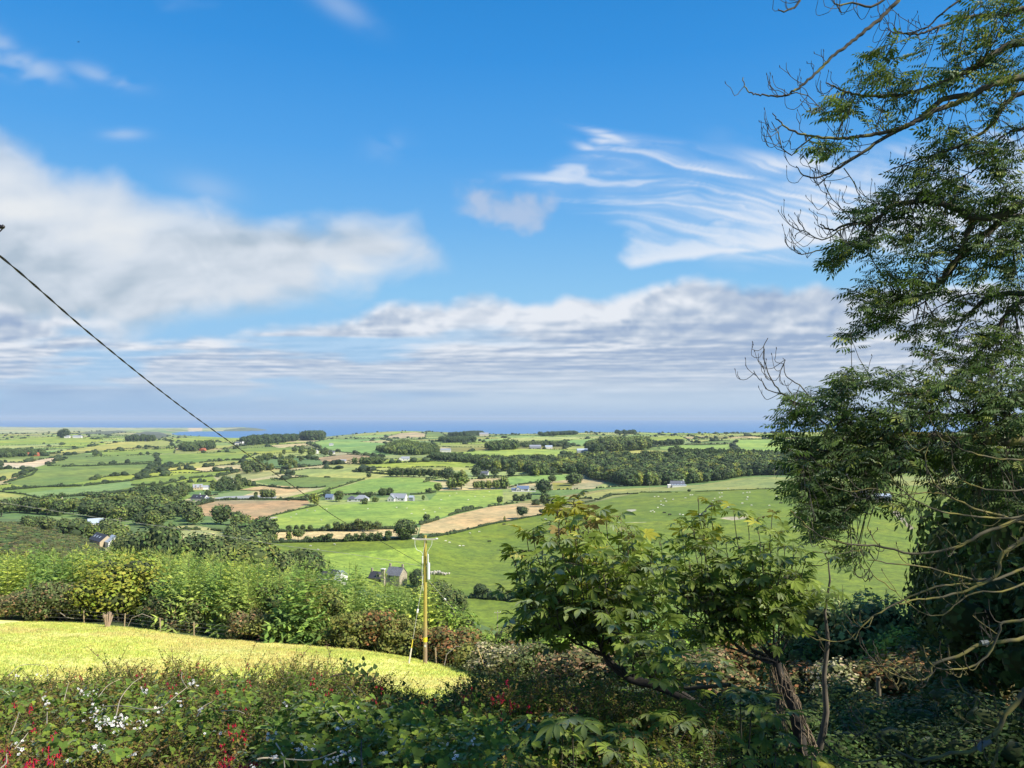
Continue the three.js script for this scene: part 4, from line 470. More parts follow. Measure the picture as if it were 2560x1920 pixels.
// one block of a house: ridge along its own x axis; cx, cz its middle
function block(t, { L, D, e, r, cx = 0, cz = 0, turn = 0, wall, roof, hip = 0, y0 = -2.5, wins = [], gwins = [], door = null, chim = [], dorm = [], sky = [] }) {
  const g = new THREE.Group(); const put = (name, geo, m) => { geo.rotateY(turn); geo.translate(cx, 0, cz); const o = mesh(name, withUv(geo), m, t); return o; };
  const h = L / 2, d = D / 2, b = new MB(), R = new MB(), o = 0.25, th = 0.14, k = r / d, ho = hip;
  b.face([[-h, y0, d], [h, y0, d], [h, e, d], [-h, e, d]], C1); b.face([[h, y0, -d], [-h, y0, -d], [-h, e, -d], [h, e, -d]], C1);
  if (!ho) { b.face([[h, y0, d], [h, y0, -d], [h, e, -d], [h, e + r - 0.03, 0], [h, e, d]], C1); b.face([[-h, y0, -d], [-h, y0, d], [-h, e, d], [-h, e + r - 0.03, 0], [-h, e, -d]], C1); }
  else { b.face([[h, y0, d], [h, y0, -d], [h, e, -d], [h, e, d]], C1); b.face([[-h, y0, -d], [-h, y0, d], [-h, e, d], [-h, e, -d]], C1); }
  put('wall', b.geo(), wall);
  const x1 = h + o, zz = d + o, ye = e - o * k, hx = h - ho;
  for (const s of [1, -1]) { const top = [[-(ho ? hx : x1), e + r, 0], [(ho ? hx : x1), e + r, 0]], low = [[-x1, ye, s * zz], [x1, ye, s * zz]]; R.face(s > 0 ? [low[0], low[1], top[1], top[0]] : [low[1], low[0], top[0], top[1]], C1); const up = (p) => [p[0], p[1] + th, p[2]]; R.face(s > 0 ? [up(low[0]), up(low[1]), up(top[1]), up(top[0])] : [up(low[1]), up(low[0]), up(top[0]), up(top[1])], C1); R.face([low[0], low[1], up(low[1]), up(low[0])], C1); if (!ho) for (const q of [0, 1]) R.face([low[q], up(low[q]), up(top[q]), top[q]], C1); }
  if (ho) for (const s of [1, -1]) R.face([[s * x1, ye + th, s * zz], [s * x1, ye + th, -s * zz], [s * hx, e + r + th, 0]], C1);
  const roofMesh = put('roof', R.geo(), roof);
  for (const x of chim) { const c = boxGeo(x, e + r + 0.5, 0, 0.8, 2.0, 0.7); c.rotateY(turn); c.translate(cx, 0, cz); mesh('chimney', withUv(c), wall, roofMesh); }
  for (const x of sky) { const zc = d * 0.5, c = boxGeo(0, 0, 0, 0.8, 0.06, 1.1); c.rotateX(Math.atan2(r, d)); c.translate(x, e + r - zc * k + th + 0.05, zc); c.rotateY(turn); c.translate(cx, 0, cz); mesh('roof_window', c, HM.tin, roofMesh); }
  for (const [x, w = 1.1, hh = 1.1, y = e - 1.1] of wins) for (const s of [1]) put('window', boxGeo(x, y, s * d, w, hh, 0.08), HM.pane);
  for (const [s, z, y, w = 1, hh = 1.2] of gwins) put('window', boxGeo(s * h, y, z, 0.08, hh, w), HM.pane);
  if (door !== null) put('door', boxGeo(door, 1.0, d, 0.95, 2.0, 0.1), HM.wood);
  for (const x of dorm) { const w = 1.7, dz = d * 0.45, by = e + r - (d - dz * 0.2) * k, q = new MB(), y1 = by + 1.5, z1 = d - 0.25, zb = Math.max(0, d - (y1 + 0.7 - e) / k); q.face([[x - w / 2, by - 0.6, z1], [x + w / 2, by - 0.6, z1], [x + w / 2, y1, z1], [x, y1 + 0.75, z1], [x - w / 2, y1, z1]], C1); q.face([[x + w / 2, by - 0.6, z1], [x + w / 2, by, zb], [x + w / 2, y1, zb], [x + w / 2, y1, z1]], C1); q.face([[x - w / 2, by, zb], [x - w / 2, by - 0.6, z1], [x - w / 2, y1, z1], [x - w / 2, y1, zb]], C1); put('dormer', q.geo(), wall); const dr = new MB(); for (const s of [1, -1]) dr.face(s > 0 ? [[x + w / 2 + 0.15, y1 - 0.05, z1 + 0.15], [x + w / 2 + 0.15, y1 - 0.05, zb - 0.3], [x, y1 + 0.85, zb - 0.9], [x, y1 + 0.85, z1 + 0.15]] : [[x - w / 2 - 0.15, y1 - 0.05, zb - 0.3], [x - w / 2 - 0.15, y1 - 0.05, z1 + 0.15], [x, y1 + 0.85, z1 + 0.15], [x, y1 + 0.85, zb - 0.9]], C1); put('dormer_roof', dr.geo(), roof); put('window', boxGeo(x, y1 - 0.6, z1, 0.9, 1, 0.08), HM.pane); }
}
function house(name, label, u, v, turn, blocks, from = 100, category = 'house') { const p = hit(u, v, from), t = thing(name, label, category, p, turn); for (const b of blocks) block(t, b); return t; }
// the stone house below the pole
house('stone_house', 'old grey stone house with slate roofs behind the spruces', 991, 1462, -0.38, [
  { L: 7.2, D: 6.8, e: 5.0, r: 3.1, cx: 0, wall: HM.stone, roof: HM.oldSlate, chim: [-3.2, 3.2], wins: [[-1.7, 0.7, 0.9, 4.2]] }, { L: 8.6, D: 5.2, e: 2.9, r: 2.5, cx: -8.6, cz: 0.4, wall: HM.stone, roof: HM.dark, chim: [-4.0], wins: [[-1.5], [1.6]], dorm: [0.6] }]);
{ const p = hit(961, 1462, 100); const t = thing('stone_chimney', 'tall square stone chimney stack against the old stone house', 'chimney', [p[0], p[1], p[2] + 3.2], -0.38); mesh('stack', withUv(boxGeo(0, 3.0, 0, 1.7, 9.2, 1.4)), HM.stone, t); mesh('cap', withUv(boxGeo(0, 7.75, 0, 2.0, 0.3, 1.7)), HM.white, t); }
house('farm_shed', 'low shed with pale blue roof and white gable by the spruces', 842, 1456, -0.5, [{ L: 5.5, D: 5, e: 2.3, r: 1.9, wall: HM.white, roof: HM.tin, gwins: [[1, 0, 1.4]] }], 260, 'shed');
house('farm_shed', 'long low shed with dark roof beside the blue roofed shed', 812, 1458, -0.2, [{ L: 9, D: 4.5, e: 1.8, r: 1.5, wall: HM.grey, roof: HM.dark }], 260, 'shed');
house('farm_shed', 'small pale roofed shed peeping over the spruce tops', 731, 1450, 0.3, [{ L: 5.5, D: 4.4, e: 2.4, r: 1.8, wall: HM.white, roof: HM.tin }], 260, 'shed');
house('white_house', 'white two storey house with grey roof under the stream wood', 238, 1324, 0.62, [{ L: 8, D: 6.6, e: 4.3, r: 2.5, wall: HM.white, roof: HM.tin, wins: [[2.6, 0.9, 0.8, 1.2]], gwins: [] }, { L: 3.2, D: 3, e: 2.2, r: 0.9, cx: 4.4, cz: 1.8, wall: HM.white, roof: HM.grey, wins: [[0, 1.2, 0.8, 1.2]] }]);
house('brown_roofed_house', 'long dark roofed house with beige gable beside the hay field', 262, 1368, -0.75, [{ L: 12, D: 6, e: 2.9, r: 2.4, cx: -3, wall: HM.beige, roof: HM.dark, sky: [-4, -1, 2], gwins: [[1, 0.9, 1.6, 0.9, 1.4], [1, -1, 1.6, 0.9, 1.4]] }, { L: 5, D: 6.5, e: 2.9, r: 2.2, cx: 4.5, cz: -2.2, wall: HM.white, roof: HM.tin }]);
house('cream_house', 'cream house with two gables and white chimney under round tree', 155, 1269, -0.55, [{ L: 9, D: 6.5, e: 4.6, r: 3.0, wall: HM.cream, roof: HM.dark, chim: [0], gwins: [[1, 0, 3, 1, 1.4]] }, { L: 6, D: 3.8, e: 4.6, r: 2.6, cx: -1.2, cz: 3.2, turn: Math.PI / 2, wall: HM.cream, roof: HM.dark, gwins: [[-1, 0, 1.4, 1.3, 1.3], [-1, 0, 4.2, 1.1, 1.2]] }]);
house('cottage', 'dark roofed cottage with one white gable in the trees', 243, 1263, -0.5, [{ L: 9, D: 6, e: 2.6, r: 2.6, wall: HM.white, roof: HM.dark, sky: [0], chim: [4.2] }]);
house('cottage', 'small white cottage almost hidden in the stream wood', 378, 1268, -0.7, [{ L: 8, D: 6, e: 3, r: 2.4, wall: HM.white, roof: HM.dark, sky: [1] }]);
house('black_roofed_bungalow', 'long black roofed bungalow with two white gables', 500, 1252, -0.35, [{ L: 16, D: 8, e: 2.6, r: 3.4, wall: HM.white, roof: HM.dark, chim: [0], sky: [-2, 3] }, { L: 4, D: 5, e: 2.4, r: 2, cx: 12, cz: 2.4, wall: HM.white, roof: HM.grey }]);
house('dormer_house', 'house with beige gable and two dormers on the slope', 494, 1224, 0.55, [{ L: 11, D: 7, e: 3.2, r: 3.2, wall: HM.beige, roof: HM.grey, dorm: [-2.6, 2.6], chim: [-5], wins: [[-3], [0], [3]] }, { L: 8, D: 5.5, e: 2.6, r: 2.1, cx: 9.4, cz: 0, wall: HM.white, roof: HM.grey }]);
house('blue_roofed_bungalow', 'blue roofed bungalow with white front gable', 576, 1222, -0.25, [{ L: 14, D: 8, e: 2.6, r: 3.1, wall: HM.white, roof: HM.blue, chim: [-2.5] }, { L: 6, D: 5, e: 2.5, r: 2.3, cx: 0.5, cz: 3.2, turn: Math.PI / 2, wall: HM.white, roof: HM.blue, gwins: [[-1, 0, 1.5]] }, { L: 5, D: 5, e: 2.4, r: 1.6, cx: 9.5, cz: 1, wall: HM.white, roof: HM.blue }]);
house('hillside_house', 'grey roofed house with white gable above the blue roofed bungalow', 574, 1207, -0.6, [{ L: 10, D: 7, e: 3.2, r: 3.6, wall: HM.white, roof: HM.grey, chim: [-4.5, 4.5] }]);
house('garage', 'small grey garage with blue roof beside round tree', 824, 1249, -0.1, [{ L: 7.2, D: 6, e: 2.4, r: 2.9, wall: HM.grey, roof: HM.blue, wins: [[-2.2, 1.4, 1.2], [0.6, 1.4, 1.2]] }], 100, 'garage');
house('hipped_bungalow', 'white bungalow with hipped slate roof in the middle of the row', 898, 1253, -0.15, [{ L: 12, D: 8, e: 2.7, r: 3.1, cx: 2.5, hip: 3.5, wall: HM.white, roof: HM.grey, wins: [[-4.2], [-1.2], [2]], door: 0.4 }, { L: 7, D: 6, e: 2.4, r: 2.4, cx: -6.6, cz: 1, hip: 2.4, wall: HM.white, roof: HM.slate, wins: [[-1, 2.2, 1]] }]);
house('dormer_bungalow', 'large white bungalow with blue grey roof and front gable', 994, 1252, -0.2, [{ L: 15, D: 8.5, e: 3.2, r: 3.6, cx: 1, wall: HM.white, roof: HM.grey, wins: [[5, 1.6, 1.3, 1.7], [1.5, 1.2, 1.1, 1.7]], chim: [] }, { L: 7.5, D: 6.6, e: 2.8, r: 3.0, cx: -4, cz: 3.4, turn: Math.PI / 2, wall: HM.white, roof: HM.grey, gwins: [[-1, -1.3, 1.5], [-1, 1.3, 1.5]] }, { L: 2.6, D: 3, e: 2.8, r: 1.6, cx: 0.6, cz: 3.8, turn: Math.PI / 2, wall: HM.white, roof: HM.grey, gwins: [[-1, 0, 3.4, 0.6, 0.8]] }]);
house('farm_shed', 'grey shed at the end of the white bungalow row', 1029, 1252, -0.3, [{ L: 4.5, D: 4, e: 3.4, r: 1.5, wall: HM.grey, roof: HM.tin }], 100, 'shed');
house('farmhouse', 'white farmhouse with blue grey roof above the sheep field', 1303, 1228, -0.12, [{ L: 13, D: 7.5, e: 2.9, r: 3.0, cx: 2, wall: HM.white, roof: HM.blue, chim: [-6], wins: [[2.4], [4.6, 1.6]], door: 3.6 }, { L: 5, D: 5.6, e: 2.7, r: 2.4, cx: -2.2, cz: 3, turn: Math.PI / 2, wall: HM.white, roof: HM.blue, gwins: [[-1, -1.4, 1.5], [-1, 0.3, 1.5], [-1, 1.8, 1.5]] }, { L: 5, D: 4.6, e: 2.2, r: 1.3, cx: -8, cz: 0.4, wall: HM.grey, roof: HM.blue }]);
{ const p = hit(1310, 1229, 100), t = thing('garden_wall', 'low white garden wall in front of the white farmhouse', 'wall', p, -0.06); t.userData.kind = 'thing'; mesh('wall', boxGeo(0, 0.2, 1.5, 26, 1.5, 0.35), HM.white, t); }
house('forest_house', 'slate roofed white house tucked against the forest edge', 1693, 1217, 0.02, [{ L: 14.5, D: 7, e: 3.3, r: 2.9, wall: HM.white, roof: HM.slate, wins: [[-4.5, 0.9, 0.7, 3], [-1.5, 0.9, 0.7, 3], [2, 0.9, 0.7, 3], [5, 0.9, 0.7, 3]], chim: [6.4], sky: [4] }, { L: 14.5, D: 3.6, e: 2.2, r: 0.4, cx: 0.6, cz: 5, wall: HM.white, roof: HM.tin }, { L: 3, D: 3.4, e: 2.1, r: 0.8, cx: -9.4, cz: 4, wall: HM.white, roof: HM.white }]);
house('two_storey_house', 'white two storey house beside the dark hedge and round trees', 1211, 1191, -0.1, [{ L: 10.5, D: 7, e: 4.4, r: 2.6, wall: HM.white, roof: HM.slate, wins: [[-3], [0], [3], [-3, 1.1, 1.1, 1.3], [3, 1.1, 1.1, 1.3]], chim: [-4.6, 4.6] }, { L: 6, D: 5, e: 2.6, r: 1.4, cx: -7, cz: 1.2, wall: HM.white, roof: HM.slate }]);
house('cottage', 'grey roofed cottage beyond the yellow meadow', 1014, 1151, 0.1, [{ L: 13, D: 7, e: 3, r: 3.4, wall: HM.white, roof: HM.grey, wins: [[-3], [3]] }, { L: 8, D: 6, e: 2.8, r: 3.0, cx: -8, cz: 2, turn: 1.57, wall: HM.white, roof: HM.grey }]);
house('white_house', 'white cottage with grey roof on the green hill', 828, 1135, 0.1, [{ L: 15, D: 7, e: 3.8, r: 3.2, wall: HM.white, roof: HM.slate, chim: [-7], wins: [[-4], [0], [4]] }]);
house('white_house', 'tall white gable beside the mixed copse', 792, 1134, -1.2, [{ L: 10, D: 7, e: 6, r: 3, wall: HM.white, roof: HM.slate, chim: [4] }]);
house('white_house', 'tiny white cottage high on the green hill', 828, 1114, 0.1, [{ L: 11, D: 6, e: 3.4, r: 2.8, wall: HM.white, roof: HM.grey, chim: [0] }]);
house('white_house', 'pale low house in the brown ploughed field', 856, 1157, 0.1, [{ L: 13, D: 7, e: 3, r: 2.8, wall: HM.cream, roof: HM.grey }]);
house('farm_barn', 'long grey barn of the farm beside the far bright field', 1817, 1139, 0.05, [{ L: 34, D: 12, e: 5, r: 4, wall: HM.grey, roof: HM.tin }, { L: 18, D: 10, e: 4, r: 3.4, cx: -4, cz: 9, wall: HM.stone, roof: HM.slate }, { L: 12, D: 8, e: 4.6, r: 3.4, cx: 20, cz: 5, wall: HM.stone, roof: HM.grey }], 100, 'barn');
house('farm_barn', 'grey barn among the trees behind the bright green slope', 1338, 1121, 0.05, [{ L: 26, D: 12, e: 4.5, r: 3.4, wall: HM.grey, roof: HM.grey }, { L: 16, D: 10, e: 4, r: 3, cx: 30, cz: 4, wall: HM.white, roof: HM.tin }], 100, 'barn');
house('farm_barn', 'blue grey barn beside the ridge copse', 1456, 1132, 0.05, [{ L: 22, D: 10, e: 5, r: 3.4, wall: HM.grey, roof: HM.tin }], 100, 'barn');
house('farm_barn', 'low pale barn far off in the green hollow', 1108, 1130, 0.02, [{ L: 30, D: 10, e: 4, r: 3, wall: HM.white, roof: HM.grey }], 100, 'barn');
house('hill_farm', 'dark roofed farm and sheds on the sheep hill behind ash branches', 2168, 1246, -0.35, [{ L: 9, D: 7, e: 4.4, r: 3.4, cx: -2, wall: HM.grey, roof: HM.slate, gwins: [[-1, 0, 2, 1.2, 1.4]] }, { L: 16, D: 7, e: 2.8, r: 1.6, cx: 9, cz: 2, wall: HM.grey, roof: HM.tin }, { L: 6, D: 5, e: 2.4, r: 1.8, cx: -8, cz: 3, wall: HM.white, roof: HM.grey }]);
house('white_house', 'white house at the wood edge behind ash branches', 2135, 1196, 0, [{ L: 14, D: 7, e: 3.4, r: 2.8, wall: HM.white, roof: HM.slate }]);
house('red_roofed_farm', 'red roofed farm in the woods on the far plain', 66, 1140, 0.2, [{ L: 26, D: 11, e: 3, r: 4.6, wall: HM.beige, roof: HM.red }, { L: 14, D: 9, e: 4, r: 4, cx: -22, cz: 4, wall: HM.beige, roof: HM.red }, { L: 12, D: 8, e: 4, r: 4, cx: 22, cz: 5, wall: HM.red, roof: HM.red }]);
house('red_roofed_farm', 'white gabled farm with red roof among dark trees', 502, 1127, -0.3, [{ L: 13, D: 9, e: 4.5, r: 4, cx: -12, wall: HM.white, roof: HM.slate }, { L: 17, D: 9, e: 4, r: 3.6, cx: 6, wall: HM.red, roof: HM.red }]);
house('far_farm', 'white farm buildings below the wood above the bay', 618, 1112, 0.1, [{ L: 30, D: 10, e: 6, r: 4, wall: HM.white, roof: HM.white }, { L: 16, D: 10, e: 6, r: 4, cx: -26, cz: 8, wall: HM.white, roof: HM.slate }]);
house('far_farm', 'white farm buildings on the far pale plain', 194, 1095, 0.1, [{ L: 34, D: 12, e: 6, r: 5, wall: HM.white, roof: HM.grey }, { L: 20, D: 12, e: 6, r: 5, cx: -40, wall: HM.white, roof: HM.grey }]);
house('far_farm', 'grey farm roofs on the yellow ridge', 338, 1103, 0.1, [{ L: 26, D: 10, e: 4, r: 4, wall: HM.grey, roof: HM.slate }, { L: 12, D: 10, e: 6, r: 4, cx: 40, wall: HM.white, roof: HM.slate }]);
house('shore_house', 'large pale house on the wooded skyline by the shore', 1210, 1090, 0.05, [{ L: 34, D: 12, e: 7, r: 6, wall: HM.cream, roof: HM.grey }]);
house('shore_house', 'tiny white house on the skyline above the shore', 1831, 1081, 0.05, [{ L: 16, D: 9, e: 5, r: 3.5, wall: HM.white, roof: HM.white }]);
{ // the lighthouse at the end of the far headland
  const p = hit(677, 1070.5, 8500), t = thing('lighthouse', 'tiny white lighthouse on the far headland', 'lighthouse', p); mesh('tower', new THREE.CylinderGeometry(3.2, 4.4, 19, 12).translate(0, 9.5, 0), HM.white, t); mesh('lantern', new THREE.CylinderGeometry(2.4, 2.4, 4, 10).translate(0, 21.2, 0), HM.pane, t); mesh('dome', new THREE.SphereGeometry(2.6, 12, 6, 0, 6.3, 0, 1.57).translate(0, 23.3, 0), HM.white, t); const k = mesh('keepers_house', boxGeo(14, 3.5, 0, 16, 7, 8), HM.white, t);
}
{ // heap of rubble on the pasture
  const p = hit(1092, 1436, 100), t = thing('rubble_heap', 'pale heap of stones and rubble on the pasture beside pole', 'stone heap', p), r = rngOf(71), gs = [0, 1, 2].map((k) => { const g = new THREE.IcosahedronGeometry(1, 1), q = g.attributes.position; for (let i = 0; i < q.count; i++) { const d = 0.7 + 0.5 * vnoise(q.getX(i) * 1.6 + k * 9, q.getY(i) * 1.6 + q.getZ(i)); q.setXYZ(i, q.getX(i) * d, q.getY(i) * d * 0.75, q.getZ(i) * d); } g.computeVertexNormals(); return g; }), ms = [mat([0.42, 0.39, 0.33], 0.95), mat([0.33, 0.31, 0.27], 0.95), mat([0.5, 0.46, 0.38], 0.95)];
  for (let k = 0; k < 60; k++) { const x = (r() + r() - 1) * 6.4, m = mesh('stone', gs[k % 3], ms[(k * 7) % 3], t), s = 0.35 + 0.55 * r(); m.position.set(x, 0.2 + r() * 1.5 * (1 - Math.abs(x) / 7), (r() - 0.5) * 3); m.scale.setScalar(s); m.rotation.set(r() * 6, r() * 6, r() * 6); }
}
// ---- poles standing in the valley
const poleMat = mat([0.3, 0.26, 0.2], 0.9), steel = mat([0.45, 0.46, 0.48], 0.5), porc = mat([0.7, 0.7, 0.68], 0.3);
const smallPole = new THREE.Group(); mesh('post', new THREE.CylinderGeometry(0.1, 0.14, 9.4, 8).translate(0, 4.3, 0), poleMat, smallPole); mesh('crossarm', boxGeo(0, 8.7, 0, 2.2, 0.12, 0.12), poleMat, smallPole); for (const x of [-0.95, 0, 0.95]) mesh('insulator', new THREE.CylinderGeometry(0.06, 0.09, 0.3, 8).translate(x, x ? 8.9 : 9.12, 0), porc, smallPole);
for (const [u, v, label] of [[1244, 1597, 'small wooden pole with crossarm in the green hollow'], [1266, 1194, 'pale pole before the dark hedge by the forest corner'], [1376, 1187, 'pale pole in front of the forest near the green field'], [1650, 1217, 'pale pole beside the slate roofed forest house'], [1738, 1207, 'pale pole against the forest past the slate roofed house'], [1624, 1227, 'short pole on the bank below the slate roofed house'], [927, 1186, 'thin pole on the yellow meadow'], [1936, 1191, 'pole on the hill crest in front of the forest'], [300, 1331, 'pole on the lawn by the white two storey house'], [276, 1345, 'pole in the trees below the white two storey house'], [1007, 1196, 'pole before the dark tree belt'], [1262, 1256, 'pole at the sheep field corner']]) { const t = smallPole.clone(), p = hit(u, v, 200); t.name = numbered('utility_pole'); t.position.set(...p); t.rotation.y = 0.3; const s = u === 1244 ? 1 : 0.95; t.scale.setScalar(s); scene.add(t); tag(t, label, 'utility pole'); }
// ---- animals
function beast(L, H, coat, legC, patch) {
  const b = new MB(), y = H * 0.66; const body = [[-L * 0.5, y * 0.98, 0], [-L * 0.42, y, 0], [-L * 0.15, y * 0.95, 0], [L * 0.2, y, 0], [L * 0.4, y * 1.06, 0], [L * 0.52, y * 1.0, 0], [L * 0.6, y * 0.72, 0], [L * 0.7, y * 0.5, 0]], rad = [0.3, 0.82, 1, 0.96, 0.85, 0.5, 0.34, 0.2];
  const k = b.p.length / 3, n = 10, R = H * 0.27; body.forEach((p, i) => { for (let s = 0; s < n; s++) { const q = s / n * 6.283, cx = patch && vnoise(p[0] * 2.2 + 4, Math.cos(q) * 1.5 + 7) > 0.5 ? [0.75, 0.73, 0.7] : i > 5 ? legC : coat; b.v(p[0], p[1] + Math.cos(q) * rad[i] * R * 1.05, Math.sin(q) * rad[i] * R * 0.86, 0, Math.cos(q), Math.sin(q), cx); } }); for (let i = 1; i < body.length; i++) for (let s = 0; s < n; s++) { const t = (s + 1) % n, a = k + (i - 1) * n; b.i.push(a + s, a + t, a + n + t, a + s, a + n + t, a + n + s); }
  for (const [x, z] of [[-0.36, 0.1], [-0.36, -0.1], [0.34, 0.1], [0.34, -0.1]]) b.tube([[x * L, y * 0.9, z * L], [x * L - (x < 0 ? 0.03 : 0) * L, y * 0.45, z * L], [x * L, 0, z * L]], H * 0.075, H * 0.04, legC, 6);
  b.tube([[-L * 0.5, y * 1.05, 0], [-L * 0.56, y * 0.7, 0]], H * 0.03, H * 0.02, coat, 5); for (const s of [1, -1]) b.tube([[L * 0.6, y * 0.86, s * 0.03 * L], [L * 0.57, y * 0.9, s * 0.13 * L]], H * 0.035, H * 0.015, legC, 5);
  return b.geo();
}
const animalMat = vc(0.95), sheepGeo = [beast(1.15, 0.85, [0.72, 0.69, 0.6], [0.6, 0.57, 0.5]), beast(1.1, 0.82, [0.7, 0.67, 0.58], [0.12, 0.11, 0.1])], cowGeo = [beast(2.3, 1.45, [0.025, 0.022, 0.02], [0.025, 0.022, 0.02]), beast(2.3, 1.45, [0.03, 0.028, 0.025], [0.2, 0.19, 0.18], true)];
const aniR = rngOf(17);
function animal(kind, i, u, v, label, group) { const p = hit(u, v, 200), m = mesh(kind, (kind === 'sheep' ? sheepGeo : cowGeo)[i], animalMat); m.position.set(...p); m.rotation.y = aniR() < 0.5 ? (aniR() - 0.5) * 0.9 : Math.PI + (aniR() - 0.5) * 0.9; if (kind === 'sheep') m.scale.setScalar(1.1); return tag(m, label, kind, group); }
for (const [x, y] of [[130, 500], [205, 495], [255, 590], [330, 540], [360, 590], [495, 555], [260, 655], [305, 675], [195, 715], [55, 790], [95, 775], [125, 805], [835, 465], [875, 465], [740, 525], [1410, 430], [1460, 425], [1460, 495], [1420, 512], [1320, 535], [1285, 580], [1880, 430], [1960, 415], [2010, 412], [1970, 510], [1955, 555], [1870, 632], [2045, 670], [630, 850], [690, 860], [1025, 850]]) animal('sheep', aniR() < 0.8 ? 0 : 1, 1620 + x / 7.9, 1180 + y / 7.9, 'white sheep grazing on the upper sheep hill below the crest bank', 'sheep on the upper sheep hill');
for (const [x, y] of [[1480, 565], [1515, 525], [1700, 520], [1815, 720], [1838, 742], [1390, 470], [1655, 580]]) animal('sheep', 0, 1280 + x / 2.572, 1040 + y / 2.572, 'white sheep grazing beyond the chestnut tops on the sheep hill', 'sheep beyond the chestnut tops');
for (const [x, y] of [[1220, 808], [1245, 818], [1310, 840], [1333, 840], [1375, 757], [1435, 748], [505, 830], [400, 865], [350, 840]]) animal('sheep', 0, 640 + x / 2.572, 1040 + y / 2.572, 'white sheep on the low pasture behind the roadside pole', 'sheep on the low pasture behind the roadside pole');
for (const [x, y] of [[260, 635], [330, 610], [90, 677], [420, 672], [455, 602], [380, 614], [225, 655], [1190, 542], [1245, 517], [1365, 542], [1410, 520], [1465, 522], [1090, 627], [1150, 622], [1180, 597], [1000, 632], [970, 597], [905, 592], [1080, 605], [1290, 500], [1500, 490], [720, 600]]) animal('sheep', 0, 640 + x / 2.572, 1040 + y / 2.572, 'white sheep in the bright field below the white bungalows', 'sheep below the white bungalows');
for (const [u, v, i, label] of [[1661, 1284, 0, 'black cow on the sheep hill facing its grazing neighbour'], [1674, 1289, 0, 'black cow just below another black cow on the sheep hill'], [1820, 1271, 1, 'black and white cow above the bare earth patch'], [1223, 1356, 0, 'black cow alone on the low pasture near the pole'], [1260, 1313, 0, 'dark calf under the rust brown bush'], [1363, 1301, 1, 'black and white cow above the chestnut top'], [1372, 1313, 0, 'black cow beside the chestnut top'], [1952, 1260, 0, 'black cow near the ash branches'], [1957, 1316, 1, 'pale cow among the sheep near the ash branches'], [1988, 1285, 1, 'pale cow under the drooping ash twigs'], [1322, 1354, 1, 'white cow beside the outermost chestnut leaves']]) animal('cow', i, u, v, label);
// ---------------------------------------------------------------- the slope below: meadow grass, fence, young spruces, gorse, the pole
{ // meadow grass, standing in tufts
  const r = rngOf(201), xs = MEADOW.map((p) => p[0]), zs = MEADOW.map((p) => p[1]), b = new MB();
  for (let k = 0; k < 7; k++) { const q = r() * 6.28, fx = Math.sin(q) * 0.8, fz = -Math.cos(q) * 0.8, x = (r() - 0.5) * 0.3, z = (r() - 0.5) * 0.3, h = 0.07 + 0.13 * r(), lx = (r() - 0.5) * 0.16, lz = (r() - 0.5) * 0.16, w = 0.01, c = tone([0.58, 0.57, 0.17], 0.88 + 0.3 * r()), i = b.p.length / 3; b.v(x - Math.cos(q) * w, 0, z - Math.sin(q) * w, fx, 0.6, fz, c); b.v(x + Math.cos(q) * w, 0, z + Math.sin(q) * w, fx, 0.6, fz, c); b.v(x + lx * 0.4 + Math.cos(q) * w, h * 0.6, z + lz * 0.4 + Math.sin(q) * w, fx, 0.6, fz, c); b.v(x + lx * 0.4 - Math.cos(q) * w, h * 0.6, z + lz * 0.4 - Math.sin(q) * w, fx, 0.6, fz, c); b.v(x + lx, h, z + lz, fx, 0.6, fz, tone(c, 1.15)); b.tri(i, i + 2, i + 1); b.tri(i, i + 3, i + 2); b.tri(i + 3, i + 4, i + 2); }
  const N = 110000, pos = [], x0 = Math.max(-46, Math.min(...xs)), x1 = Math.max(...xs), z0 = Math.min(...zs), z1 = -11;
  while (pos.length < N) { const x = lerp(x0, x1, r()), z = lerp(z0, z1, r()); if (inside(MEADOW, x, z) && -z > 12) pos.push([x, z]); }
  const m = new THREE.InstancedMesh(b.geo(), vcLeaf(0.35), N), q = new THREE.Object3D(), c = new THREE.Color();
  pos.forEach(([x, z], i) => { const n = fbm(x / 4 + 3, z / 4, 3), s = 0.75 + 0.7 * r() * (0.5 + n); q.position.set(x, G(x, z) - 0.02, z); q.rotation.set(0, r() * 6.28, 0); q.scale.set(s * 0.72, s * (0.34 + 0.5 * n), s * 0.72); q.updateMatrix(); m.setMatrixAt(i, q.matrix); const dry = sst(0.45, 0.7, fbm(x / 7 + 40, z / 7 + 3, 3)); c.setRGB(lerp(0.95, 1.08, dry) * (0.85 + 0.3 * r()), lerp(1.05, 1.0, dry) * (0.85 + 0.3 * r()), lerp(0.9, 1.25, dry)); m.setColorAt(i, c); });
  m.name = 'meadow_grass'; m.userData.kind = 'stuff'; m.userData.label = 'sunlit yellow green grass of the sloping meadow'; m.castShadow = m.receiveShadow = true; scene.add(m);
}
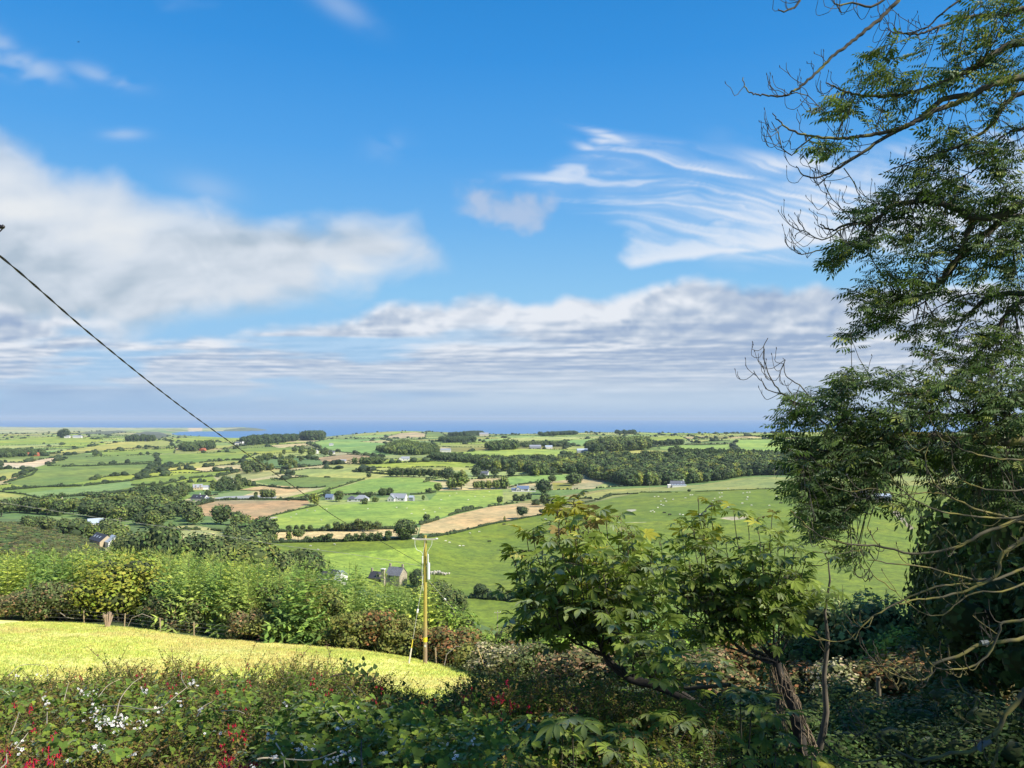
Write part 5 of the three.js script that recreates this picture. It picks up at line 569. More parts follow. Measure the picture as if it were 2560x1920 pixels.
// young spruces: whorls of boughs with hanging sprays and an upright leader
function spruceGeo(seed) {
  const r = rngOf(seed), b = new MB(), tk = new MB(), stem = [0.1, 0.1, 0.05];
  tk.tube([[0, -0.03, 0], [0.004, 0.5, 0.004], [0, 1, 0]], 0.008, 0.002, stem, 5);
  const yb = 0.05; let y = yb;
  while (y < 0.99) {
    const t = (y - yb) / (1 - yb), L = 0.31 * Math.pow(1 - t, 0.72) + 0.018, n = t > 0.9 ? 4 : 6, o = r() * 6.28;
    for (let k = 0; k < n; k++) {
      const q = o + k / n * 6.28 + (r() - 0.5) * 0.5, l = L * (0.75 + 0.5 * r()), up = lerp(0.12, 0.75, t) * l, sag = lerp(0.16, 0.0, t) * l, cx = Math.cos(q), cz = Math.sin(q), m = t > 0.85 ? 3 : 5;
      for (let j = 1; j <= m; j++) {
        const f = j / m, ox = cx * l * f, oz = cz * l * f, oy = y + up * f * f - sag * Math.sin(f * 3.1), young = r() < 0.45, c = tone(young ? [0.42, 0.52, 0.11] : [0.24, 0.34, 0.075], 0.7 + 0.6 * r());
        for (const s of [-1, 1]) { const a = q + s * (0.85 + 0.4 * r()), w = l * (0.26 + 0.12 * r()) * (1.25 - f * 0.5), dx = Math.cos(a) * w, dz = Math.sin(a) * w, dy = -w * (0.3 + 0.35 * r()) * (1 - t) + w * 0.3 * t; b.quadAt(ox + dx * 0.6, oy + dy * 0.6, oz + dz * 0.6, dx * 0.72, dy * 0.72, dz * 0.72, -dz * 0.2, 0.13 * w, dx * 0.2, c); }
        if (j === m) b.quadAt(ox * 1.06, oy + l * 0.05, oz * 1.06, cx * l * 0.13, l * 0.1, cz * l * 0.13, -cz * l * 0.035, 0.02 * l, cx * l * 0.035, tone(c, 1.25));
      }
    }
    y += lerp(0.068, 0.085, t) * (0.85 + 0.3 * r());
  }
  for (let k = 0; k < 4; k++) { const q = k * 1.57 + r(), a = 0.018; b.quadAt(Math.cos(q) * a, 0.965 + 0.02 * r(), Math.sin(q) * a, Math.cos(q) * 0.016, 0.03, Math.sin(q) * 0.016, 0.005, 0.002, 0.005, [0.4, 0.48, 0.12]); }
  b.quadAt(0, 1.0, 0, 0, 0.055, 0, 0.006, 0, 0.004, [0.42, 0.5, 0.13]);
  return { crown: b.geo(), trunk: tk.geo() };
}
const spruceG = [1, 2, 3, 4].map((k) => spruceGeo(500 + k)), nearStem0 = vc(0.95), spruceM = [[0.95, 0.95, 0.9], [0.66, 0.78, 0.72], [1.2, 1.1, 0.85]].map((c) => { const m = vcLeaf(0.4); m.color.setRGB(...c); return m; });
{
  const r = rngOf(210), all = [];
  const edge = pieces(MEADOW_EDGE.map(([u, d]) => [u, d]));
  for (let d = 66; d < 150; d += 2.75) for (let x = -75; x < 8; x += 2.75) { const a = x + (r() - 0.5) * 2.2, e = d + (r() - 0.5) * 2.2, u = CU + a * F / e; if (u < -170 || u > 1170 || e < edge(u) + (u < 560 ? 4.2 : 2.2) + (u > 1000 ? 5 : 0) || (u > 620 && e > 110 - (u - 620) * 0.07) || (u > 1040 && e > 78)) continue; if (Math.abs(u - 300) < 95 && e < 80) continue; all.push([a, e, u, lerp(4.6, 7.9, r()) * lerp(1, 0.95, clamp((u - 350) / 550)) * (r() < 0.1 ? 0.7 : 1)]); }
  all.sort((p, q) => p[1] - edge(p[2]) - (q[1] - edge(q[2])));
  const near = all.slice(0, 280), rest = all.slice(280);
  for (const [x, d, u, h] of near) { const k = Math.floor(r() * 4), t = thing('young_spruce', 'young yellow green spruce among its like beyond the meadow fence', 'spruce tree', [x, G(x, -d), -d], r() * 6.28, 'young spruces of the plantation'); mesh('trunk', spruceG[k].trunk, nearStem0, t); mesh('crown', spruceG[k].crown, spruceM[Math.floor(r() * 3)], t); t.scale.set(h * (0.95 + 0.3 * r()), h, h * (0.95 + 0.3 * r())); }
  const m = new THREE.InstancedMesh(spruceG[1].crown, spruceM[0], rest.length), q = new THREE.Object3D(), c = new THREE.Color(); rest.forEach(([x, d, u, h], i) => { q.position.set(x, G(x, -d), -d); q.rotation.y = r() * 6.28; q.scale.set(h * 1.1, h, h * 1.1); q.updateMatrix(); m.setMatrixAt(i, q.matrix); m.setColorAt(i, c.setRGB(0.8 + 0.4 * r(), 0.9 + 0.2 * r(), 0.85 + 0.2 * r())); });
  m.name = 'spruce_plantation'; m.userData.kind = 'stuff'; m.userData.label = 'young spruce plantation running down the slope'; m.castShadow = m.receiveShadow = true; scene.add(m);
}
// bushes close enough to show their leaves
function bigBush(seed, { lumps = 10, n = 130, size = 0.045, leaf = leafGreen, flat = 0.85, core = [0.06, 0.08, 0.025], stems = 5, y0 = 0.05, up = 0 }) {
  const r = rngOf(seed), b = new MB(), s = new MB();
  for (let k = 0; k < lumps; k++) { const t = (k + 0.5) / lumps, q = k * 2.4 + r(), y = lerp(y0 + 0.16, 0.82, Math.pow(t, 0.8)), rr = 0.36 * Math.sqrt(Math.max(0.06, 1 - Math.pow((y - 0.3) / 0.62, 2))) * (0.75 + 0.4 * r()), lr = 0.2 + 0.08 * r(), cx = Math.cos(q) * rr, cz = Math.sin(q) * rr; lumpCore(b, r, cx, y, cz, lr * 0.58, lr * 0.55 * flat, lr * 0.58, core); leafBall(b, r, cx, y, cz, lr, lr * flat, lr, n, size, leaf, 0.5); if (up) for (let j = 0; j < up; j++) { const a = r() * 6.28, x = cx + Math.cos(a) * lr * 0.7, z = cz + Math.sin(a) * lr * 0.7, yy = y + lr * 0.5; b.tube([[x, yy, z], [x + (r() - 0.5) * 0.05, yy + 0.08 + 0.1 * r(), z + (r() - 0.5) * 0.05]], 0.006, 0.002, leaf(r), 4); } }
  for (let k = 0; k < stems; k++) { const q = k / stems * 6.28 + r(); s.tube([[Math.cos(q) * 0.04, -0.06, Math.sin(q) * 0.04], [Math.cos(q) * 0.12, 0.2, Math.sin(q) * 0.12], [Math.cos(q) * 0.28, 0.55, Math.sin(q) * 0.28]], 0.014, 0.005, [0.13, 0.1, 0.075], 5); }
  return { crown: b.geo(), stem: s.geo() };
}
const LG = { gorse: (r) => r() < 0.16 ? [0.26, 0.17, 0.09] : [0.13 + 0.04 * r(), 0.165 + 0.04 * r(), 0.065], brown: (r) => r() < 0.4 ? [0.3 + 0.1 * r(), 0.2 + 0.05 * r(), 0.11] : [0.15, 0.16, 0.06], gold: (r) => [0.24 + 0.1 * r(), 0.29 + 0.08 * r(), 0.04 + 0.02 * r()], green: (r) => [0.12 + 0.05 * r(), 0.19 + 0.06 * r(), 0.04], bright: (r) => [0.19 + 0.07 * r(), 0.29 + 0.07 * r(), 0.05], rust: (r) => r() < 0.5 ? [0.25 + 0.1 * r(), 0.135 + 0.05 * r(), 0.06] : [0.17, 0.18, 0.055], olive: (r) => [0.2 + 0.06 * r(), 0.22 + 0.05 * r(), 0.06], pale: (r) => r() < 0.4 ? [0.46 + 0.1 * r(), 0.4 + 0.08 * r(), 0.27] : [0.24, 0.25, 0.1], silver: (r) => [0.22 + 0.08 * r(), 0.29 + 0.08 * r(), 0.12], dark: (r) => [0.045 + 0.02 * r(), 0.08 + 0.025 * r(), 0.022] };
for (const k in LG) { const f = LG[k]; if (k !== 'dark') LG[k] = (r) => tone(f(r), 1.0); }
const nearLeaf = vcLeaf(0.28), nearStem = vc(0.95);
function bush(name, label, seed, pos, w, h, o, group, cat = 'bush') { const g = bigBush(seed, o), t = thing(name, label, cat, pos, seed * 1.7, group); mesh('stem', g.stem, nearStem, t); mesh('crown', g.crown, nearLeaf, t); t.scale.set(w, h, w); return t; }
let bs = 600;
for (const [name, u, d, w, h, leaf, label, more] of [
  ['gorse_bush', -60, 75, 5, 2.6, 'gorse', 'gorse bush at the outer end of the meadow fence'], ['gorse_bush', 22, 74.5, 4.2, 2.5, 'brown', 'brown tipped gorse bush in front of the spruces, outermost one in view'], ['gorse_bush', 92, 75, 4.4, 3.2, 'gorse', 'grey green gorse bush beside the brown tipped gorse'], ['gorse_bush', 158, 75, 5, 3.9, 'gorse', 'tall gorse bush with bare brown stems near first fence post'], ['golden_shrub', 302, 77.5, 9.2, 6.6, 'gold', 'large yellow green broad leaved shrub over the fence', { lumps: 15, n: 420, size: 0.019 }], ['gorse_bush', 425, 73, 4.6, 3.3, 'gorse', 'gorse bush hanging over the fence behind the middle posts'], ['gorse_bush', 485, 72.5, 4.6, 3.4, 'gorse', 'gorse bush with dead brown base by the fourth post'], ['gorse_bush', 440, 71, 1.7, 1.0, 'brown', 'small dead brown gorse at the foot of the fence'], ['golden_shrub', 560, 72, 3.6, 3.4, 'gold', 'small yellow green shrub by the last fence post'], ['leafy_shrub', 605, 70, 3, 3.6, 'olive', 'olive shrub with pale tips beside small yellow shrub'],
  ['gorse_bush', 618, 67.5, 3.4, 2.5, 'brown', 'rounded brown green gorse at the meadow edge'], ['leafy_shrub', 668, 67, 4, 2.3, 'olive', 'low bushy shrub at the meadow edge past the rounded gorse'], ['leafy_shrub', 718, 66, 3.6, 2.4, 'green', 'low green shrub with white bramble sprays on top'], ['leafy_shrub', 772, 65.5, 3.4, 2.1, 'green', 'low green shrub in the middle of the meadow edge'], ['tall_shrub', 676, 73, 5.4, 5.2, 'green', 'tall green leafy shrub behind the meadow edge bushes'], ['tall_shrub', 742, 74, 5.6, 5.6, 'olive', 'tall olive shrub at the end of the tall shrubs'], ['willow_bush', 800, 68, 4.4, 4.8, 'olive', 'upright willowy bush with dark hollow beneath'], ['leafy_shrub', 835, 64, 2.6, 1.5, 'olive', 'tuft of tall grassy shoots at the meadow edge'],
  ['bramble_thicket', 892, 63.5, 3.8, 3.2, 'olive', 'tall olive bramble thicket at the meadow edge before spruces'], ['bramble_thicket', 945, 63, 3.8, 3.4, 'rust', 'rusty topped thicket behind the stay wire'], ['bramble_thicket', 1000, 62.5, 3.4, 3.0, 'olive', 'bramble thicket just behind the stay pole'], ['bramble_thicket', 1050, 62, 3.4, 2.8, 'olive', 'olive thicket directly behind the wooden pole'], ['bramble_thicket', 1102, 60.5, 3.4, 3.0, 'rust', 'russet topped thicket beside the wooden pole'], ['bramble_thicket', 1150, 59, 3.6, 3.0, 'rust', 'russet bramble mound past the wooden pole'], ['leafy_shrub', 1130, 68, 5, 4.8, 'bright', 'bright green rounded shrub above the russet brambles'], ['leafy_shrub', 1180, 66, 4.4, 3.6, 'bright', 'bright green shrub sloping down to the green hollow'], ['leafy_shrub', 1085, 70, 4, 4.2, 'silver', 'silvery leaved shrub behind the wooden pole'],
  ['bramble_thicket', 1192, 54, 3, 2.2, 'olive', 'green brown thicket where the meadow narrows'], ['bramble_thicket', 1232, 51, 3, 2.1, 'pale', 'pale dry bramble tangle at the meadow corner'], ['bramble_thicket', 1282, 48, 3.2, 2.1, 'pale', 'pale tangle of dead stems behind the chestnut twigs'], ['bramble_thicket', 1335, 46, 3.2, 2.2, 'gorse', 'brown bracken thicket behind the chestnut twigs'], ['bramble_thicket', 1275, 56, 3.4, 2.4, 'rust', 'reddish bracken behind the pale tangle'], ['leafy_shrub', 1310, 58, 4.6, 3.4, 'bright', 'sunlit green shrub behind the chestnut stems'], ['leafy_shrub', 1290, 74, 6, 5, 'olive', 'olive bush beside the small valley pole'], ['leafy_shrub', 1345, 72, 5.5, 5, 'green', 'green bush behind the outer chestnut branches'], ['leafy_shrub', 1400, 52, 4.4, 3.2, 'bright', 'sunlit leafy bush seen through the chestnut fork'],
  ['leafy_shrub', 1470, 56, 5, 3.4, 'bright', 'bright leafy bush behind the chestnut trunk'], ['leafy_shrub', 1560, 58, 5.4, 3.4, 'bright', 'bright leafy bush between the two chestnuts'], ['leafy_shrub', 1660, 60, 6, 4.2, 'bright', 'sunny green bush glowing between chestnut branches'], ['leafy_shrub', 1770, 60, 6, 4.8, 'bright', 'sunny green bush below the sheep hill'], ['leafy_shrub', 1880, 60, 6, 4.6, 'bright', 'sunny green bush behind the vine covered trunk'], ['leafy_shrub', 1420, 40, 3.6, 2.2, 'brown', 'brown fern thicket behind the near hedge'], ['leafy_shrub', 1520, 38, 4, 2.2, 'brown', 'brown and green thicket under the chestnuts'], ['leafy_shrub', 1640, 36, 4, 2.2, 'green', 'dim green thicket under the chestnuts'], ['leafy_shrub', 1760, 36, 4, 2.0, 'brown', 'brown thicket beside the vine covered trunk'], ['leafy_shrub', 1860, 38, 4, 2.4, 'rust', 'reddish thicket behind the vine covered trunk'],
]) { const p = ground(u, d); bush(name, label, bs++, p, w, h, { leaf: LG[leaf], n: 250, size: 0.085 / Math.max(w, h) + 0.009, up: leaf === 'gorse' ? 5 : leaf === 'olive' ? 4 : 0, ...(more ?? {}) }); }
// the post and wire fence
{
  const posts = [[-150, 73.4], [90, 73.2], [210, 73], [311, 71.2], [401, 69.6], [485, 68], [577, 66.4], [1090, 57.5]], names = ['', '', 'first', 'second', 'third', 'fourth', 'fifth', ''], b = (h) => { const g = new THREE.CylinderGeometry(0.055, 0.065, h, 8); g.translate(0, h / 2 - 0.2, 0); return g; }, g = b(1.45), m = mat([0.34, 0.26, 0.16], 0.95), tops = [];
  posts.forEach(([u, d], k) => { const p = ground(u, d), t = mesh('fence_post', g, m); t.position.set(...p); t.rotation.set((k % 3 - 1) * 0.04, k, (k % 2 - 0.5) * 0.08); tag(t, k === 7 ? 'weathered fence post standing beside the wooden pole in the thicket' : k < 2 ? `weathered fence post hidden in gorse, ${k ? 'nearer' : 'farther from'} the tall gorse` : `${names[k]} pale fence post counted from the tall gorse along the meadow edge`, 'fence post', 'posts of the meadow fence'); tops.push([p[0], p[1] + 1.15, p[2]]); });
  for (const y of [0, 0.35, 0.7]) { const w = new MB(); w.tube(tops.slice(0, 7).map((p) => [p[0], p[1] - y, p[2]]), 0.006, 0.006, [0.3, 0.3, 0.3], 4); tag(mesh('fence_wire', w.geo(), vc(0.5)), `thin wire strung along the meadow fence posts, ${y === 0 ? 'top' : y < 0.5 ? 'middle' : 'lowest'} of three`, 'wire'); }
  const r = rngOf(33); // dry dock and fallen boughs at the fence
  const dock = thing('dry_dock', 'dry pinkish seed stalks standing before the second fence post', 'weed', ground(267, 69.5)); { const s = new MB(); for (let k = 0; k < 26; k++) { const q = r() * 6.28, a = r() * 0.6, h = 0.7 + 0.7 * r(); s.tube([[Math.cos(q) * a * 0.4, 0, Math.sin(q) * a * 0.4], [Math.cos(q) * a * 0.8, h * 0.6, Math.sin(q) * a * 0.8], [Math.cos(q) * a, h, Math.sin(q) * a]], 0.02, 0.03, [0.46, 0.34, 0.26], 4); } mesh('stalk', s.geo(), nearStem, dock); }
  for (const [u, d, pts, label] of [[320, 71, [[0, 0.1, 0], [0.4, 0.9, 0.1], [1.4, 1.3, 0.2], [2.2, 1.05, 0.3], [2.5, 0.9, 0.3]], 'pale bent dead branch arching by the second fence post'], [150, 73.4, [[0, 0.9, 0], [0.7, 0.5, 0.2], [1.5, 0.4, 0.3]], 'grey dead branch lying under the tall gorse'], [660, 65.4, [[0, 0, 0], [0.25, 0.7, 0], [0.1, 1.2, 0]], 'bare forked twig at the meadow edge bushes'], [1110, 57, [[0, 0, 0], [0.2, 0.9, 0], [0.9, 1.5, 0], [1.7, 1.4, 0]], 'pale arching dead stem beside the wooden pole']]) { const s = new MB(); s.tube(pts, 0.035, 0.015, [0.42, 0.36, 0.29], 6); const m2 = mesh('dead_branch', s.geo(), nearStem); m2.position.set(...ground(u, d)); tag(m2, label, 'branch'); }
  const cane = new MB(); cane.tube([[0, -0.1, 0], [-0.7, 2.0, 0.2]], 0.03, 0.02, [0.6, 0.46, 0.2], 6); const cm = mesh('leaning_cane', cane.geo(), nearStem); cm.position.set(...ground(1222, 47.5)); tag(cm, 'yellow cane leaning at the meadow corner by the pale brambles', 'cane');
}
// the wooden pole with its cables
{
  const d = 54, base = ground(1063, d), H = 9.05, t = thing('utility_pole', 'tall yellowish wooden electricity pole with steel crossarm in the meadow', 'utility pole', base);
  const W = 64, Hh = 512, px = new Uint8Array(W * Hh * 4); for (let j = 0; j < Hh; j++) for (let i = 0; i < W; i++) { const y = j / Hh, n = vnoise(i / 1.6, j / 60) * 0.6 + vnoise(i / 5, j / 14) * 0.4, algae = sst(0.2, 0.5, y + (n - 0.5) * 0.3), c = mix3([0.3, 0.22, 0.14], [0.42, 0.34, 0.07], algae), k = 0.65 + 0.6 * n; px.set([...c.map((x) => 255 * Math.pow(clamp(x * k), 1 / 2.2)), 255], (j * W + i) * 4); }
  const tex = new THREE.DataTexture(px, W, Hh); tex.colorSpace = THREE.SRGBColorSpace; tex.magFilter = THREE.LinearFilter; tex.wrapS = THREE.RepeatWrapping; tex.needsUpdate = true;
  mesh('post', new THREE.CylinderGeometry(0.105, 0.15, H + 0.5, 16).translate(0, H / 2 - 0.25, 0), new THREE.MeshStandardMaterial({ map: tex, roughness: 0.95 }), t);
  mesh('marker_band', new THREE.CylinderGeometry(0.145, 0.148, 0.33, 16, 1, true).translate(0, 1.72, 0), mat([0.75, 0.62, 0.02], 0.6), t); mesh('plate', boxGeo(0.02, 1.3, 0.155, 0.12, 0.16, 0.01), mat([0.6, 0.6, 0.58], 0.5), t);
  const arm = mesh('crossarm', boxGeo(0, 8.78, 0.16, 1.56, 0.1, 0.09), mat([0.42, 0.4, 0.36], 0.6), t);
  const cap = porc; for (const x of [-0.74, 0.74]) { const g = new THREE.LatheGeometry([[0, 0], [0.05, 0], [0.07, 0.05], [0.04, 0.08], [0.065, 0.11], [0.03, 0.17], [0, 0.18]].map((p) => new THREE.Vector2(...p)), 12); g.rotateZ(x < 0 ? 1.57 : -1.57); g.translate(x, 8.82, 0.16); mesh('insulator', g, cap, t); }
  const tube = (name, pts, r, m) => mesh(name, new THREE.TubeGeometry(new THREE.CatmullRomCurve3(pts.map((p) => new THREE.Vector3(...p))), 24, r, 6), m, t);
  const lead = mat([0.62, 0.66, 0.62], 0.5);
  tube('jumper', [[-0.7, 8.74, 0.17], [-0.69, 8.35, 0.18], [-0.55, 8.05, 0.2], [-0.25, 7.9, 0.2], [-0.14, 7.7, 0.2]], 0.016, lead); tube('jumper', [[0.5, 8.74, 0.17], [0.47, 8.4, 0.18], [0.3, 8.1, 0.2], [0.2, 7.9, 0.2], [0.19, 7.7, 0.2]], 0.016, lead); tube('jumper', [[0.02, 8.9, 0.16], [-0.02, 8.4, 0.19], [-0.12, 7.9, 0.2], [-0.16, 7.2, 0.2]], 0.014, lead);
  for (const [x, y0, n] of [[0.22, 7.15, 8], [-0.17, 7.1, 7]]) { const pts = [[0, 0]]; for (let k = 0; k < n; k++) pts.push([0.035, k * 0.075], [0.072, k * 0.075 + 0.025], [0.03, k * 0.075 + 0.05]); pts.push([0, n * 0.075]); mesh('surge_arrester', new THREE.LatheGeometry(pts.map((p) => new THREE.Vector2(...p)), 12).translate(x, y0, 0.2), porc, t); }
  mesh('transformer_can', new THREE.CylinderGeometry(0.1, 0.1, 1.15, 14).translate(0.25, 6.55, 0.12), mat([0.66, 0.7, 0.74], 0.4), t); mesh('bracket', boxGeo(0.16, 6.9, 0.12, 0.16, 0.06, 0.06), steel, t);
  tube('down_cable', [[-0.17, 7.1, 0.2], [-0.2, 6.4, 0.18], [-0.15, 5.6, 0.18], [-0.12, 5.2, 0.18]], 0.02, lead);
  // stays: one to the short stub on the meadow, one into the bushes
  const stay = (name, a, b, k, label) => { const s = thing(name, label, 'stay wire', [0, 0, 0]), A = new THREE.Vector3(...a), B = new THREE.Vector3(...b), at = (q) => A.clone().lerp(B, q).toArray(), w = new MB(); w.tube([at(0), at(0.5), at(1)], 0.012, 0.012, [0.5, 0.5, 0.46], 5); mesh('wire', w.geo(), vc(0.5), s); const g = new THREE.LatheGeometry([[0, -0.17], [0.06, -0.13], [0.075, -0.05], [0.05, 0], [0.075, 0.05], [0.06, 0.13], [0, 0.17]].map((p) => new THREE.Vector2(...p)), 10); const o = mesh('insulator', g, porc, s); o.position.set(...at(k)); o.quaternion.setFromUnitVectors(new THREE.Vector3(0, 1, 0), B.clone().sub(A).normalize()); return s; };
  const foot = ground(1022, 52), topL = [base[0] - 0.1, base[1] + 6.3, base[2] + 0.05], tl = stay('stay_wire', topL, foot, 0.42, 'guy wire with white insulator down to the pale guard on the meadow'); { const A = new THREE.Vector3(...topL), B = new THREE.Vector3(...foot), f = (q) => A.clone().lerp(B, q).toArray(), g = new MB(); g.tube([f(0.73), f(0.83)], 0.03, 0.04, [0.62, 0.5, 0.05], 8); g.tube([f(0.83), f(1.0)], 0.055, 0.06, [0.55, 0.5, 0.4], 8); mesh('guard', g.geo(), nearStem, tl); }
  stay('stay_wire', [base[0] + 0.1, base[1] + 6.0, base[2] - 0.05], P(1140, 1530, 60), 0.6, 'guy wire with white insulator running into the leafy trees');
  // overhead cables: twisted strands
  const strand = (name, label, pts, r, pitch, col, ext = 1) => { const c = new THREE.CatmullRomCurve3(pts.map((p) => new THREE.Vector3(...p))), L = c.getLength(), n = Math.min(1400, Math.ceil(L / pitch * 7)), g = thing(name, label, 'cable', [0, 0, 0]), up = new THREE.Vector3(0, 1, 0); for (const s of [0, Math.PI]) { const b = new MB(), path = []; for (let k = 0; k <= n; k++) { const p = c.getPointAt(k / n), tn = c.getTangentAt(k / n), a = new THREE.Vector3().crossVectors(tn, up).normalize(), e = new THREE.Vector3().crossVectors(a, tn), q = k / n * L / pitch * 6.283 + s; path.push(p.addScaledVector(a, Math.cos(q) * r).addScaledVector(e, Math.sin(q) * r).toArray()); } b.tube(path, r, r, col, 5); mesh('strand', b.geo(), vc(0.6), g); } return g; };
  strand('overhead_cable', 'twisted black overhead cable slanting down from the sky to the pole', [P(-700, 120, 5.4), P(0, 640, 10), P(231, 839, 13), P(463, 1024, 17.5), P(741, 1221, 27), P(845, 1296, 34), P(950, 1352, 42), [base[0] - 0.12, base[1] + 6.95, base[2] + 0.1]], 0.0085, 0.95, [0.02, 0.02, 0.022]);
  strand('overhead_cable', 'thin pale twisted cable hanging low across the valley to the pole', [P(-420, 1190, 48), P(0, 1256, 49), P(240, 1293, 50), P(480, 1327, 51), P(709, 1364, 52), P(880, 1386, 53), [base[0] - 0.12, base[1] + 6.85, base[2]]], 0.009, 1.5, [0.2, 0.21, 0.19]);
  // the neighbour pole stands just outside the picture; the end of its steelwork shows
  const q = P(-46, 640, 10.2), gy = G(q[0], q[2]), n = thing('neighbour_pole', 'pole outside the frame whose black bracket end shows against cloud', 'utility pole', [q[0], gy, q[2]]); const top = EYE - (520 - HV) / F * 10.2 - gy; mesh('post', new THREE.CylinderGeometry(0.12, 0.16, top + 0.5, 14).translate(0, top / 2 - 0.25, 0), poleMat, n); const ins = mat([0.03, 0.025, 0.025], 0.35), yb = EYE - (569 - HV) / F * 10.2 - gy; mesh('bracket', boxGeo(0.13, yb, 0.02, 0.3, 0.03, 0.03), steel, n); const ig = new THREE.LatheGeometry([[0, 0], [0.022, 0], [0.03, 0.02], [0.018, 0.035], [0.03, 0.05], [0.012, 0.07], [0, 0.075]].map((p) => new THREE.Vector2(...p)), 12); ig.rotateZ(-1.5); ig.translate(0.25, yb + 0.004, 0.02); mesh('insulator', ig, ins, n); mesh('loop', new THREE.TubeGeometry(new THREE.CatmullRomCurve3([[0.3, yb - 0.01, 0.02], [0.25, yb - 0.06, 0.02], [0.16, yb - 0.1, 0.02], [0.02, yb - 0.3, 0.1]].map((p) => new THREE.Vector3(...p))), 16, 0.008, 6), ins, n);
}
// ---------------------------------------------------------------- the near bank: fuchsia hedge, brambles, horse chestnuts
const twigC = [0.12, 0.08, 0.05];
function leafBlade(b, o, dir, up, len, wid, c, fold = 0.25, droop = 0.2, seg = 3) {   // a leaf with midrib fold and droop; o base, dir towards the tip
  const d = new THREE.Vector3(...dir).normalize(), s = new THREE.Vector3().crossVectors(d, new THREE.Vector3(...up)).normalize(), n = new THREE.Vector3().crossVectors(s, d).normalize(), k0 = b.p.length / 3, prof = seg === 3 ? [0.0, 0.85, 0.8, 0.0] : seg === 2 ? [0, 1, 0] : [0.02, 0.34, 0.72, 1.0, 0.82, 0.0];
  for (let i = 0; i <= seg; i++) {
    const t = i / seg, w = prof[i] * wid / 2, dy = -droop * len * t * t, cx = o[0] + d.x * len * t + n.x * dy, cy = o[1] + d.y * len * t + n.y * dy, cz = o[2] + d.z * len * t + n.z * dy, e = fold * w;
    const cl = tone(c, 1.0), ce = c;
    b.v(cx + s.x * w + n.x * e, cy + s.y * w + n.y * e, cz + s.z * w + n.z * e, n.x - s.x * fold, n.y - s.y * fold, n.z - s.z * fold, ce); b.v(cx, cy, cz, n.x, n.y, n.z, cl); b.v(cx - s.x * w + n.x * e, cy - s.y * w + n.y * e, cz - s.z * w + n.z * e, n.x + s.x * fold, n.y + s.y * fold, n.z + s.z * fold, ce);
  }
  for (let i = 0; i < seg; i++) { const a = k0 + i * 3; b.i.push(a, a + 4, a + 1, a, a + 3, a + 4, a + 1, a + 5, a + 2, a + 1, a + 4, a + 5); }
}
function sprig(seed, { n = 8, len = 0.3, leaf = 0.04, wid = 0.45, col, tip = null, bend = 0.12, stem = twigC, per = 2 }) {
  const r = rngOf(seed), b = new MB(), at = (t) => [bend * t * t * 0.8, len * t * (1 - 0.15 * t), bend * 0.4 * t * t];
  b.tube([at(0), at(0.35), at(0.7), at(1)], 0.003, 0.0012, stem, 4);
  for (let k = 0; k < n; k++) { const t = 0.12 + 0.88 * (k + 0.5) / n, p = at(t), q0 = k * 1.57 + r() * 0.6; for (let j = 0; j < per; j++) { const q = q0 + j * 6.283 / per + (r() - 0.5) * 0.5, l = leaf * (1.05 - 0.5 * t) * (0.75 + 0.5 * r()), el = 0.15 + 0.5 * t + (r() - 0.5) * 0.4, c = tone(tip && t > 0.75 && r() < 0.7 ? tip : col(r), 0.8 + 0.4 * r()); leafBlade(b, p, [Math.cos(q), el, Math.sin(q)], [0, 1, 0.01], l, l * wid, c, 0.3, 0.25, 2); } }
  return b.geo();
}
const fuchsiaCol = (r) => r() < 0.07 ? [0.2, 0.13, 0.05] : [0.135 + 0.07 * r(), 0.2 + 0.08 * r(), 0.036];
const fuchsiaG = [1, 2, 3, 4].map((k) => sprig(700 + k, { n: 11, len: 0.27, leaf: 0.044, wid: 0.5, col: fuchsiaCol, tip: [0.19, 0.17, 0.05], bend: 0.1 + 0.04 * k }));
const nearGreen = vcLeaf(0.4), glossy = vcLeaf(0.5, { roughness: 0.7 });
// height of the hedge's top under the eye along the bank, and how it falls away
const CREST = pieces([[-300, 1705], [0, 1702], [110, 1700], [200, 1712], [270, 1690], [330, 1684], [380, 1700], [440, 1672], [500, 1678], [560, 1700], [600, 1690], [680, 1700], [730, 1672], [800, 1668], [860, 1672], [905, 1690], [960, 1712], [1010, 1736], [1060, 1748], [1110, 1742], [1150, 1720], [1180, 1690], [1215, 1702], [1250, 1690], [1320, 1706], [1400, 1716], [1600, 1724], [1900, 1730], [2600, 1740]]);
const hedgeTop = (x, d) => { const u = CU + x / d * F, e8 = (CREST(clamp(u, -300, 2600)) - HV) / F * 7.8; const t = clamp((d - 3.4) / 4.4), e = lerp(1.72, e8, Math.pow(t, 0.9)) + (fbm(x * 1.6 + 3, d * 1.6, 3) - 0.5) * 0.42 * (1 - Math.abs(2 * t - 1.15) * 0.5); return e + sst(7.9, 8.9, d) * 1.2; };
